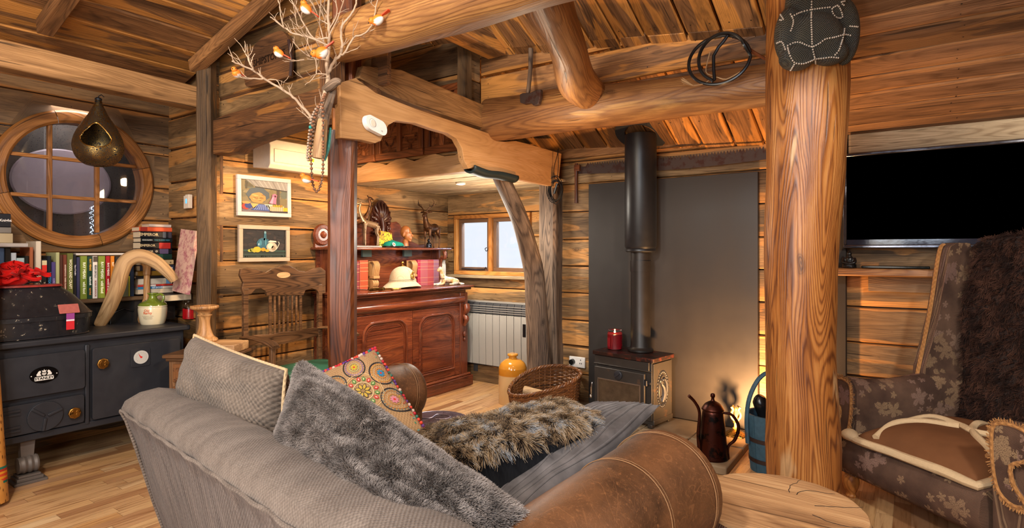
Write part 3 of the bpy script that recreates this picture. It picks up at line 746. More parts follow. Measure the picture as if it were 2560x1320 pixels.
g = G(); g.tube([(0, 0, .42), (.0, 0, .445), (.018, .01, .455), (.03, .02, .44)], .003, 6); g.lathe([(.019, .42), (.02, .43), (.012, .437)], 16); lp('hook', g, BLACK_IRON, ln)
g = G()
for k in range(3): g.tube([(-.02 + .03 * k, -.02, 0), (-.01 + .03 * k, -.01, .03)], .002, 4)
g.bm.free()

# thermostat
P = atY(469, 505, 2.055); th = thing('thermostat', 'white wall thermostat with a small lit blue screen beside the narrow post', 'thermostat', (P.x, 2.063, P.z))
g = G(); g.box((-.028, -.006, 0), (.05, .012, .095)); g.box((.03, -.014, .002), (.052, .028, .10)); lp('casing', g, CREAMP, th, bevel=.003)
g = G(); g.box((.022, -.0285, .004), (.018, .002, .032)); lp('screen', g, emit('blue_lcd', lin('4fa0e8'), 1.2), th)
g = G(); g.tube([(.022, -.03, .036), (.022, -.033, .036)], .006, 10); lp('button', g, CREAMP, th)

# ---------------------------------------------------------------- iron range cooker
CX = -4.05; rc = thing('range_cooker', 'old black cast iron range cooker under the round window', 'cooker', (-4.36, 1.3, 0))
fc = lambda a, b, h: V((CX + h, a, b))
g = G(); g.bx(-4.68, CX - .012, .35, 1.90, .255, .765); g.bx(-4.68, CX + .0, .35, 1.90, .235, .275); g.bx(CX - .02, CX + .004, 1.328, 1.352, .26, .74)
wp('oven_body', g, BLACK_IRON, rc, bevel=.006)
g = G(); g.bx(-4.69, CX + .03, .33, 1.925, .765, .80); wp('hotplate_top', g, BLACK_IRON, rc, bevel=.008)
g = G(); g.bx(-4.69, -4.50, 1.0, 1.78, .80, .955); g.tube([(-4.49, 1.62, .80), (-4.485, 1.62, .87), (-4.485, 1.70, .90), (-4.485, 1.78, .87), (-4.49, 1.78, .80)], .006, 8); wp('rear_splash', g, BLACKP, rc)
def door(name, y0, y1, z0, z1, t=.022):
    g = G(); g.prism(rrect(y0, y1, z0, z1, .015), fc, -.005, t); return wp(name, g, BLACK_IRON, rc, bevel=.005)
d1 = door('oven_door', .84, 1.322, .486, .714); d2 = door('firebox_door', .84, 1.318, .285, .45); d3 = door('oven_door', 1.36, 1.86, .285, .714)
def knob(par, y, z):
    g = G(); M = Matrix.Translation((CX + .022, y, z)) @ Matrix.Rotation(PI / 2, 4, 'Y')
    g.lathe([(.012, 0), (.012, .018)], 16, M); g.lathe([(.030, .018), (.033, .022), (.033, .03), (.029, .034), (.022, .034)], 8, M); g.lathe([(.021, .030), (.0, .030)], 16, M)
    for a in (.5, .5 + PI): g.prism(circ(.02, 8, 0, 0, a0=a, a1=a + 2.1) + circ(.008, 6, 0, 0, a0=a + 2.1, a1=a), lambda x, b, h: M @ V((x, b, h)), .030, .036)
    wp('vent_knob', g, BRASS, par, 'polished brass knob', bevel=.001)
knob(d3, 1.405, .62); knob(d2, 1.262, .355)
g = G(); M = Matrix.Translation((CX + .022, 1.62, .625)) @ Matrix.Rotation(PI / 2, 4, 'Y')
g.prism(rrect(1.565, 1.675, .565, .68, .012), fc, .02, .027); tm = wp('thermometer', g, BLACK_IRON, d3, bevel=.003)
g = G(); g.col = lin('bdbab4'); g.prism(circ(.042, 32, 1.62, .625), fc, .027, .033); g.col = lin('2a2a2a'); g.flat(circ(.036, 32, 1.62, .625), fc, .0334, lin('b9b5ad'))
for k in range(11):
    a = -.6 + k * .44; g.flat([(1.62 + .028 * math.cos(a), .625 + .028 * math.sin(a)), (1.62 + .028 * math.cos(a + .07), .625 + .028 * math.sin(a + .07)), (1.62 + .033 * math.cos(a + .05), .625 + .033 * math.sin(a + .05))], fc, .0338, lin('222222'))
g.flat([(1.615, .62), (1.625, .62), (1.602, .652)], fc, .0342, lin('d0201a')); g.flat(circ(.006, 12, 1.62, .625), fc, .0345, lin('d0201a'))
o = wp('dial', g, INK, d3, 'round white dial with a red needle'); bpy.data.objects.remove(tm) if False else None
g = G(); by, bz = 1.125, .60; g.col = lin('060607'); g.prism(circ(1, 32, by, bz, .066, .046), fc, .018, .027)
S = lin('d8d4cc'); g.col = S
g.flat([(by - .010, bz + .012), (by + .010, bz + .012), (by + .010, bz + .002), (by, bz - .004), (by - .010, bz + .002)], fc, .0275, S); g.flat([(by - .008, bz + .016), (by + .008, bz + .016), (by + .011, bz + .028), (by + .004, bz + .022), (by, bz + .032), (by - .004, bz + .022), (by - .011, bz + .028)], fc, .0278, S)
for q in (-1, 1): g.flat([(by + q * a, bz + b) for a, b in ((.013, -.003), (.034, -.003), (.035, .006), (.030, .014), (.026, .022), (.018, .026), (.014, .018), (.018, .010))], fc, .0278, S)
for k in range(4): g.flat([(by - .007 + k * .0045, bz + .0), (by - .0055 + k * .0045, bz + .0), (by - .0055 + k * .0045, bz + .010), (by - .007 + k * .0045, bz + .010)], fc, .028, lin('111111'))
g.flat(rrect(by - .044, by + .044, bz - .030, bz - .008, .005), fc, .0278, S); g.flat(circ(.003, 8, by - .058, bz), fc, .028, S); g.flat(circ(.003, 8, by + .058, bz), fc, .028, S)
g.col = lin('0a0a0a'); txt(g, 'STANLEY', lambda a, b, h: fc(by + a, bz - .0192 + b, h), .0195, .0284, bold=.0006, sx=1.08)
wp('badge', g, GLOSSP, d1, 'oval black maker badge with a silver crest')
g = G(); wy, wz = 1.13, .365; g.prism(circ(.082, 36, wy, wz), fc, .02, .034)
for k in range(3):
    a = k * 2.094 + .35; g.box(fc(wy + .045 * math.cos(a), wz + .045 * math.sin(a), .038), (.012, .07, .012), rot=Matrix.Rotation(a, 3, 'X'))
wp('spin_wheel', g, BLACK_IRON, d2, bevel=.003)
g = G()
for z in (.31, .33, .40, .42): g.prism([(.88, z), (1.02, z - .006), (1.02, z + .008)], fc, .018, .028)
wp('hinge', g, BLACK_IRON, d2)
for y in (1.07, 1.82, .45):
    g = G(); g.bx(-4.17, -4.03, y - .075, y + .075, 0, .015); g.bx(-4.16, -4.045, y - .06, y + .06, .015, .032); g.bx(-4.15, -4.055, y - .05, y + .05, .032, .045)
    M = Matrix.Translation((-4.10, y, .095)) @ Matrix.Rotation(PI / 2, 4, 'X')
    g.lathe([(.046, -.045), (.05, -.035), (.044, -.022), (.05, -.008), (.044, .006), (.05, .02), (.044, .033), (.046, .045)], 24, M)
    g.box((-4.12, y, .18), (.06, .07, .12), taper=.8); wp('leg', g, metalm('grey_iron_foot', '6f6660', .5, metal=.3), rc, bevel=.002)
# narrow wooden shelf above the cooker
g = G(); g.bx(-4.68, -4.435, .4, 2.04, .957, .985, ax=1); o = solo('book_shelf', g, W_WALLD, 'rough waney board shelf above the range cooker holding the books', 'shelf', bevel=.006); shape_in(o, (-4.68, 1.2, .957))

# ---------------------------------------------------------------- books
PAGES = plain('book_pages', 'c9b79a', .8, var=.08)
def coverm(c): return plain('cover_' + c, c, .42, spec=.4, var=.08, sc=8, bs=.02)
_cm = {}
def cov(c):
    if c not in _cm: _cm[c] = coverm(c)
    return _cm[c]
def book(label, c, f, w, h, d, text=None, tcol='f0e8d8', tsize=.6, flat=False, group=None, bands=(), bold=0, tx=0, cat='book', tsx=1):
    """f(a,b,h): a across thickness 0..w, b up 0..h, h out of the spine"""
    o = thing('book', label, cat, f(w / 2, 0, -d / 2), 0, group)
    g = G(); t = .0025
    g.prism([(0, -d), (0, -.004), (.004, 0), (w - .004, 0), (w, -.004), (w, -d), (w - t, -d), (w - t, -t), (t, -t), (t, -d)], lambda a, b, hh: f(a, hh, b), 0, h)
    wp('cover', g, cov(c), o)
    g = G(); g.prism([(t, -d + .006), (w - t, -d + .006), (w - t, -t), (t, -t)], lambda a, b, hh: f(a, hh, b), .003, h - .003); wp('pages', g, PAGES, o)
    if text or bands:
        g = G()
        for z0, z1, bc in bands: g.flat([(.001, z0 * h), (w - .001, z0 * h), (w - .001, z1 * h), (.001, z1 * h)], lambda a, b, hh: f(a, b, hh), .0008, lin(bc))
        if text:
            for k, (s, p0, tc) in enumerate(text if isinstance(text, list) else [(text, .5, tcol)]):
                g.col = lin(tc); sz = w * tsize
                txt(g, s, lambda a, b, hh: f(w / 2 + b + tx, p0 * h - a, hh), sz, .0014, bold=bold or sz * .03, sx=tsx)
        wp('lettering', g, INK, o)
    return o
def nookbook(label, c, p0, p1, top, text=None, dz=0, X=-4.45, **k):
    A = atX(p0, 700, X); B = atX(p1, 700, X); z1 = atX((p0 + p1) / 2, top, X).z; y0 = A.y + .0008; w = B.y - A.y - .0016
    return book(label, c, lambda a, b, h: V((X + h, y0 + a, .986 + b)), w, z1 - .986, .19, text, **k)
nb = [
 ('tall cream book with brown capital letters at the left of the standing row', 'd9cbb8', 90, 104, 603, [('EMILIANUS', .40, '8a4a3a')], dict(tsize=.62)),
 ('black book with red and cream bands on its spine', '17171b', 104, 118, 648, [('THE RED BARON', .30, 'e8e0d8')], dict(tsize=.42, bands=[(.86, .97, 'd9c99c'), (.70, .86, 'd8291c')])),
 ('black book with bright blue TATTOO lettering', '0e1622', 118, 129, 640, [('TATTOO', .5, '2a8fd0')], dict(tsize=.95)),
 ('purple book next to the blue lettered black one', '4b4078', 129, 140, 655, [('CORDWOOD', .42, 'a79ad8')], dict(tsize=.6)),
 ('pale green spined book between the purple and brown books', 'a9ab7c', 140, 150, 631, None, {}),
 ('dark brown thin book right of the pale green spine', '4a2a20', 150, 158, 637, None, {}),
 ('chestnut brown book titled ROUNDWOOD TIMBER FRAMING', '6a3324', 158, 168, 637, [('ROUNDWOOD TIMBER FRAMING', .5, 'e0c8b8')], dict(tsize=.55)),
 ('wide olive book titled WOODLAND CRAFT', '5f6430', 168, 184, 633, [('WOODLAND CRAFT', .55, 'e0dcc0')], dict(tsize=.62)),
 ('narrow black book right of WOODLAND CRAFT', '15161b', 184, 192, 636, [('Tales of Travelling', .65, 'd8d4dc')], dict(tsize=.6)),
 ('navy book left of the first olive wild food book', '2f3050', 192, 201, 643, None, {}),
 ('first olive book titled wild food, left of the dark green one', '71812f', 201, 219, 640, [('RAY MEARS', .66, 'e8ecd0'), ('wild food', .26, 'e8ecd0')], dict(tsize=.55)),
 ('dark green book with orange and white lettering', '163a2c', 219, 232, 641, [('RAY MEARS', .8, 'e0a030'), ('bushcraft', .42, 'e8e8e0'), ('survival', .17, 'd08030')], dict(tsize=.55)),
 ('white book titled BORN SURVIVOR', 'd8d0c8', 232, 245, 640, [('BEAR GRYLLS', .64, '2a2624'), ('BORN SURVIVOR', .23, '7a2a20')], dict(tsize=.50, bands=[(.86, .99, '4a4038')], bold=.0004)),
 ('second olive wild food book, left of the red spine', '75852f', 246, 264, 640, [('RAY MEARS', .66, 'e8ecd0'), ('wild food', .26, 'e8ecd0')], dict(tsize=.55)),
 ('tall red spined book with white capitals beside the driftwood arch', '9c1620', 265, 276, 640, [('RAY MEARS', .68, 'f0dcd0'), ('world of survival', .25, 'f0dcd0')], dict(tsize=.7)),
 ('orange spined book half hidden by the driftwood arch', 'c5751c', 277, 287, 640, [('RAY', .8, 'f4e0c0')], dict(tsize=.7)),
 ('black book behind the driftwood arch', '1a1a1c', 288, 300, 642, None, {}),
 ('grey green book just inside the driftwood arch', '68705a', 305, 322, 646, None, {}),
 ('thin yellow green booklet inside the driftwood arch', 'b7b83c', 322, 326, 690, None, {}),
 ('dark blue tall book inside the driftwood arch', '1f3350', 326, 336, 650, None, {}),
 ('blue spined book at the far left behind the red silk', '40587a', -6, 12, 620, None, {}),
 ('black book with golden letters behind the red silk', '1b1712', 12, 28, 618, [('The Knot', .6, 'b09a60')], dict(tsize=.6)),
 ('white book titled THE SKY behind the red silk', 'b9c4d2', 28, 42, 632, [('THE SKY', .62, '33405c')], dict(tsize=.62)),
 ('pale blue spined book above the red silk behind the tin', 'a9c4cc', 42, 62, 645, [('RAY', .72, '6a92a8')], dict(tsize=.5)),
 ('black book titled THE SURVIVOR behind the tin', '181a16', 62, 73, 640, [('THE SURVIVOR', .55, '9a9a7c')], dict(tsize=.6)),
 ('terracotta spined book left of the tall cream book', 'a8603e', 74, 84, 618, None, {}),
]
for lab, c, p0, p1, top, tx_, k in nb: nookbook(lab, c, p0, p1, top, tx_, group='books standing on the shelf above the cooker', **k)
def flatbook(label, c, px0, px1, y0, y1, X=-4.43, text=None, d=.13, group=None, pages_out=False, **k):
    A = atX(px0, y0, X); B = atX(px1, y1, X); xm = (px0 + px1) / 2; zt = atX(xm, y0, X).z; zb = atX(xm, y1, X).z
    w = zt - zb; hh = B.y - A.y; s = -1 if pages_out else 1; xx = X - (d if pages_out else 0)
    tx_ = [(t, 1 - p, c2) for t, p, c2 in text] if text else None
    return book(label, c, lambda a, b, h: V((xx + s * h, A.y + hh - b, zb + .0006 + a * .98)), w, hh, d, tx_, group=group, **k)
gs = 'paperbacks piled flat beside the pink canvas'
fl = [
 ('grey white book on top of the paperback pile', 'b9aaa2', 373, 428, 561, 568, None, {}),
 ('orange red paperback near the top of the pile', 'c8502c', 348, 430, 568, 579, None, dict(bands=[(.76, .97, '8a2418')])),
 ('black paperback titled EMPEROR gates of Rome', '14161c', 351, 430, 579, 595, [('EMPEROR', .26, 'c9b48a')], dict(tsize=.62, bands=[(.02, .12, '3a3440'), (.2, .3, '50545c')])),
 ('black paperback with blue green title under gates of Rome', '0c1418', 352, 431, 595, 606, [('THE FLAMES MEN', .66, '2a7080'), ('IGGULDEN', .2, 'c0c0b8')], dict(tsize=.42)),
 ('black paperback with a bright red picture on the spine', '101014', 351, 430, 606, 622, [('EMPEROR', .22, 'c9b48a')], dict(tsize=.5, bands=[(.05, .42, 'a8201a')])),
 ('black paperback with a round emblem and lilac patch', '101018', 351, 430, 622, 635, [('EMPEROR', .2, 'c9b48a'), ('O', .50, 'd8d0c0')], dict(tsize=.5, bands=[(.12, .4, '5a4a6c')])),
 ('dark green paperback at the middle of the pile', '123028', 352, 430, 635, 649, None, dict(bands=[(.3, .6, '24503e')])),
 ('cream paperback with a small oval mark, middle of the pile', 'c0a67c', 353, 434, 650, 662, [('o', .9, '3a2a1a')], dict(tsize=.6)),
 ('navy paperback under the cream one', '2b3144', 350, 436, 663, 677, [('e', .92, 'e0e0e8')], dict(tsize=.6)),
 ('gold and black paperback under the navy one', '8a6a20', 345, 437, 677, 689, None, {}),
 ('black paperback in the lower half of the pile', '16181c', 340, 432, 689, 696, None, {}),
 ('cream paperback with a blue picture near the bottom', 'c6bfae', 345, 430, 696, 711, None, dict(bands=[(.04, .18, '5a8ab8')])),
 ('thin red and white paperback low in the pile', 'c0382c', 345, 432, 711, 716, None, dict(bands=[(.5, .8, 'd8d0c8')])),
 ('thin blue and white paperback low in the pile', '2f7aa8', 345, 432, 716, 722, [('LET DOWN', .55, 'e8ecf0')], dict(tsize=.8, bands=[(.0, .3, 'd8c8b8')])),
 ('pale book at the bottom of the pile', 'c9b8a0', 345, 433, 722, 734, None, {}),
]
for lab, c, a, b, y0, y1, t, k in fl: flatbook(lab, c, a, b, y0, y1, text=t, group=gs, **k)
flatbook('thin white magazine lying on top of the standing books', 'c9c4c0', 190, 345, 633, 638, X=-4.44, d=.16)
flatbook('black paperback at the upper left with white script letters', '14161f', -30, 27, 533, 568, X=-4.42, text=[('Knight', .76, 'e0dcd8')], tsize=.26, d=.15)
flatbook('grey paged book under the black script titled one', '7a7672', -30, 28, 568, 583, X=-4.42, d=.15)
flatbook('thick cream paged book at far left of the top pile', 'b5a688', -30, 32, 583, 608, X=-4.42, d=.15)
flatbook('grey white book lying on the far left standing books', 'b8b2b0', -30, 70, 608, 618, X=-4.41, d=.16)
P = atX(455, 745, -4.35); bk = flatbook('white paged book under the pink canvas', '2a2424', 412, 480, 735, 752, X=-4.30, d=.16, pages_out=True)
# pink canvas
c0, c1, c2, c3 = atD(430, 727, 4.02), atD(465, 736, 3.90), atD(490, 577, 4.03), atD(452, 572, 4.15)
cb = thing('pink_canvas', 'small pink mottled canvas panel leaning by the narrow post', 'canvas', c0)
nrm = (c1 - c0).cross(c3 - c0).normalized()
if nrm.y > 0: nrm = -nrm
N = NT('pink_mottled_paint'); c = N.coord(); n1 = N.noise(c, 26, 5, .7); PINK = N.out(N.mix(N.smooth(n1, .45, .66), lin('cda594'), lin('a45f68')), .7, 0, n1, .3, .003)
g = G(); g.prism([(0, 0), (1, 0), (1, 1), (0, 1)], lambda a, b, h: c0 + (c1 - c0) * a + (c3 - c0) * b * (1 - a) + (c2 - c1) * b * a - nrm * h, 0, .028); wp('canvas_board', g, PINK, cb, bevel=.002)

# driftwood arch
pts = [atD(250, 812, 3.84), atD(272, 770, 3.80), atD(292, 720, 3.76), atD(303, 680, 3.76), atD(318, 652, 3.78), atD(350, 641, 3.82), atD(388, 655, 3.86), atD(420, 682, 3.88), atD(436, 702, 3.90)]
g = G(); P = catmull(pts, 6); R = interp([.034, .043, .047, .047, .047, .046, .043, .036, .028], len(P)); b0 = pts[0]
g.tube([p - b0 for p in P], R, 20, nz=.16); solo('driftwood_arch', g, W_DRIFT, 'bent pale driftwood branch arching over the cooker top', 'driftwood', b0)

# things standing on the cooker
def ctop(px, py, z=.80): return atZ(px, py, z)
P = V((-4.28, 0, .80)); q = atX(382, 808, -4.28); P.y = q.y
jg = thing('stoneware_jug', 'cream stoneware whisky jug with green glazed shoulder and handle', 'jug', (P.x, P.y, .80))
N = NT('two_tone_glaze'); z = N.sep(N.coord())[2]
JUGM = N.out(N.ramp(N.math('MULTIPLY', z, 5), [(0, lin('d2c6a8')), (.63, lin('d2c6a8')), (.65, lin('5a6a20')), (1, lin('6a7a28'))]), .15, Coat_Weight=.3)
g = G(); g.lathe(cat2([(.070, 0), (.074, .01), (.083, .05), (.088, .10), (.086, .118), (.088, .122), (.080, .142), (.050, .158), (.030, .17), (.024, .185), (.024, .2), (.033, .207), (.030, .214), (.018, .214)], 3, False), 36)
lp('jug_body', g, JUGM, jg)
g = G(); dr = _R * 1.0; g.tube(catmull([dr * .024 + V((0, 0, .195)), dr * .055 + V((0, 0, .205)), dr * .075 + V((0, 0, .185)), dr * .066 + V((0, 0, .15))], 5), .008, 8); lp('handle', g, JUGM, jg)
g = G(); g.col = lin('c0532a'); fj = lambda a, b, h: (lambda an: V(((.0875 + h) * math.cos(an), (.0875 + h) * math.sin(an), b)))(math.atan2(-_F.y, -_F.x) + (a + .018) / .0875)
txt(g, 'Old', lambda a, b, h: fj(a - .005, .098 + b, h), .022, .001, bold=.0005); txt(g, 'Rarity', lambda a, b, h: fj(a, .082 + b, h), .022, .001, bold=.0005)
g.col = lin('5a5348')
for k, s in enumerate(('De Luxe Scotch Whisky', 'blended and bottled', 'in Glasgow Scotland')): txt(g, s, lambda a, b, h: fj(a, .062 - k * .009 + b, h), .007, .001)
lp('label_print', g, INK, jg)
q = atX(367, 700, -4.50); tc = thing('turned_candlestick', 'tall thin turned wooden candlestick behind the stoneware jug', 'candlestick', (-4.52, q.y, .80))
q2 = atX(367, 655, -4.52).z - .80
tc.location = (-4.425, atX(367, 700, -4.425).y, .80); H = atX(367, 656, -4.425).z - .8
g = G(); g.lathe([(.05, 0), (.055, .02), (.05, .06), (.035, .12), (.028, .15), (.020, .17), (.022, H * .5), (.019, H - .09), (.024, H - .085), (.024, H - .07), (.026, H - .03), (.036, H - .012), (.036, H), (.02, H)], 28); lp('turned_stem', g, W_TURN, tc)
REDWAX = NT('red_wax'); REDWAX = REDWAX.out(lin('d4101a'), .35, Subsurface_Weight=.2, Emission_Color=(*lin('d4101a'), 1), Emission_Strength=0.0)
q = atX(474, 800, -4.36); cj = thing('candle_jar', 'small clip top jar with red candle at the cooker corner', 'candle', (-4.36, q.y, .80))
g = G(); g.lathe([(.040, 0), (.046, .006), (.046, .10), (.038, .118), (.038, .126), (.043, .128), (.043, .136), (.034, .142), (0, .142)], 28); lp('glass_jar', g, JARG, cj)
g = G(); g.lathe([(0, .004), (.0425, .004), (.0425, .075), (0, .073)], 28); lp('candle_wax', g, REDWAX, cj)
g = G(); g.tube([(.044 * math.cos(a), .044 * math.sin(a), .122) for a in np.linspace(0, 2 * PI, 24, False)], .0015, 5, closed=True); d = -_F
g.tube([d * .046 + V((0, 0, .122)), d * .05 + V((0, 0, .10)) - _R * .008, d * .049 + V((0, 0, .085)), d * .05 + V((0, 0, .10)) + _R * .008, d * .046 + V((0, 0, .122))], .0015, 5); lp('wire_clip', g, CHROME, cj)
g = G(); g.bx(-4.50, -4.47, 1.76, 2.03, .80, .955); g.bx(-4.50, -4.40, 1.80, 2.03, .95, .957); o = solo('speckled_tile_panel', g, metalm('speckled_tile', '2b2622', .4, '8a7040', .36, 90, 0), 'dark speckled panel standing behind the red candle jar', 'panel'); shape_in(o, (-4.49, 1.9, .80))

# black oval tin trunk
tt = thing('tin_trunk', 'scratched black oval tin trunk with sloping lid on the cooker', 'trunk', (-4.235, 1.105, .80))
N = NT('scratched_black_enamel'); c = N.coord(); n1 = N.noise(c, 28, 8, .7); n2 = N.noise(c, 9, 4, .6)
TIN = N.out(N.mix(N.math('MULTIPLY', N.smooth(n1, .60, .66), N.smooth(n2, .40, .55)), N.mix(n2, lin('0c0d11'), lin('26262b')), lin('b9ab94')), N.math('MULTIPLY_ADD', n1, .4, .12), 0, n1, .1, .002, .6)
def stad(L, w, k=2.7, n=56): return [(w * math.copysign(abs(math.cos(t)) ** (2 / k), math.cos(t)), L * math.copysign(abs(math.sin(t)) ** (2 / k), math.sin(t))) for t in [2 * PI * i / n for i in range(n)]]
def loft(g, secs):
    R = [[g.vert(V((x, y, z))) for x, y in s] for s, z in secs]
    for A, B in zip(R, R[1:]):
        for i in range(len(A)): g.face([A[i], A[(i + 1) % len(A)], B[(i + 1) % len(A)], B[i]])
    g.face(R[0][::-1], False); g.face(R[-1], False)
g = G(); loft(g, [(stad(.285, .165), 0), (stad(.295, .175), .004), (stad(.29, .17), .01), (stad(.30, .178), .10), (stad(.303, .181), .103)]); lp('tin_body', g, TIN, tt)
g = G(); loft(g, [(stad(.306, .184), .100), (stad(.306, .184), .125), (stad(.31, .188), .128), (stad(.30, .178), .135), (stad(.22, .12), .235), (stad(.16, .08), .285), (stad(.15, .07), .296)]); ld = lp('lid', g, TIN, tt)
g = G(); loft(g, [(stad(.165, .088), .292), (stad(.16, .083), .303)]); lp('lid_top', g, plain('worn_red_enamel', '8a2a24', .4, var=.5, sc=40), tt, 'worn red lid top')
g = G(); g.tube([(.03, -.06, .304), (.03, -.05, .318), (.03, .05, .318), (.03, .06, .304)], .004, 8); lp('lid_handle', g, BLACK_IRON, tt)
g = G(); fs = lambda a, b, h: V((.183, .15 + a, .172)) + V((-.062, 0, .10)).normalized() * b + V((.10, 0, .062)).normalized() * (h - .021)
g.prism(rrect(-.05, .05, -.03, .03, .004), fs, 0, .001); lp('paper_patch', g, plain('torn_red_label', 'a4554c', .7, var=.3, sc=60), ld, 'torn faded red label')
g = G(); g.col = lin('b02a3a')
for k, (z0, z1, cc) in enumerate(((-.02, .03, 'c01f28'), (.03, .04, 'd8c8d0'), (.04, .075, '8a3a80'))):
    g.flat([(-.02, z0), (.02, z0), (.02, z1), (-.02, z1)], lambda a, b, h: V((.1885 + h, .15 + a, .06 + b)), .001 * k, lin(cc))
lp('sticker', g, INK, tt, 'red and violet sticker')
# crumpled red silk on the tin
g = G(); random.seed(3); P = V((-4.22, 1.01, 1.10))
for k in range(75):
    a = rr(0, 2 * PI); r = rr(0, .16); c = V((r * .55 * math.cos(a), .02 + r * math.sin(a), rr(.02, .12) * (1 - r * 3.2) + .02)); R = Matrix.Rotation(rr(0, 3), 3, 'Z') @ Matrix.Rotation(rr(-.9, .9), 3, 'X')
    L_ = rr(.03, .055); w_ = rr(.016, .03); ph = rr(0, 6)
    g.grid(lambda u, v: c + R @ V(((u - .5) * 2 * L_, (v - .5) * 2 * w_ * math.sin(PI * (.12 + .8 * u)), .012 * math.sin(v * 5 + ph) + .012 * math.sin(u * 4 + ph))), 7, 5, gr=lambda u, v: V((u, v, 0)))
g.ell((0, 0, .03), (.06, .10, .035)); o = solo('red_silk_flowers', g, F_RED, 'bundle of bright red silk petals lying on the tin trunk', 'silk flowers', P)
md = o.modifiers.new('s', 'SOLIDIFY'); md.thickness = .0015

# bamboo-like rain stick leaning at the left edge
RS = NT('spotted_cactus_wood'); c = RS.coord(); v = RS.vor(RS.scale(c, (1, 1, .5)), 55); sp = RS.smooth(v.outputs['Distance'], .34, .2); nn = RS.noise(c, 8, 4)
RSM = RS.out(RS.mix(RS.math('MULTIPLY', sp, .8), RS.mix(nn, lin('b06c24'), lin('d39a50')), lin('4a2408')), .4, 0, sp, -.6, .004)
b = V((-3.84, .84, 0)); top = atD(-62, 520, 3.0); axis = (top - b).normalized(); rs = thing('rain_stick', 'thick spotted bamboo rain stick leaning at the far left edge', 'rain stick', b)
g = G(); g.tube([axis * t for t in np.linspace(.012, 1.5, 14)], [.085, .083, .08, .078, .076, .073, .07, .068, .067, .066, .065, .064, .063, .062], 28, nz=.03); lp('stick', g, RSM, rs)
g = G(); pos = .11
for k, cc in enumerate(('0f6a5a', 'c8401c', 'd88a20', 'c8401c', 'd88a20', 'b02818', '0f6a5a')):
    g.col = lin(cc); g.tube([axis * (pos + k * .012), axis * (pos + .011 + k * .012)], .0835, 28, cap=False)
lp('cord_binding', g, PAINT, rs, 'green and red cord binding')
# ---------------------------------------------------------------- framed paintings
def painting(label, y0, y1, z0, z1, fm, draw, tilt=0):
    t = thing('framed_painting', label, 'painting', (XP + .012, (y0 + y1) / 2, (z0 + z1) / 2), group='framed paintings on the plank wall', rot=(math.radians(tilt), 0, 0))
    W, H = y1 - y0, z1 - z0; bw = .030
    g = G()
    for (a0, a1, b0, b1) in ((-W / 2, W / 2, H / 2 - bw, H / 2), (-W / 2, W / 2, -H / 2, -H / 2 + bw), (-W / 2, -W / 2 + bw, -H / 2 + bw, H / 2 - bw), (W / 2 - bw, W / 2, -H / 2 + bw, H / 2 - bw)):
        g.bx(.0, .026, a0, a1, b0, b1)
    lp('frame', g, fm, t, bevel=.003)
    g = G(); w, h = W - 2 * bw, H - 2 * bw; f = lambda a, b, hh: V((.012 + hh * .0004, (a - .5) * w, (b - .5) * h))
    g.col = lin('555046'); g.bx(0, .0115, -w / 2, w / 2, -h / 2, h / 2); draw(g, f); lp('painted_panel', g, PAINT, t); return t
def blob(cx, cy, rx, ry, n=18, j=.08, s=0): return [(cx + rx * math.cos(2 * PI * i / n) * (1 + j * math.sin(i * 2.3 + s)), cy + ry * math.sin(2 * PI * i / n) * (1 + j * math.cos(i * 1.7 + s))) for i in range(n)]
def clampb(p): return [(min(max(a, 0), 1), min(max(b, 0), 1)) for a, b in p]
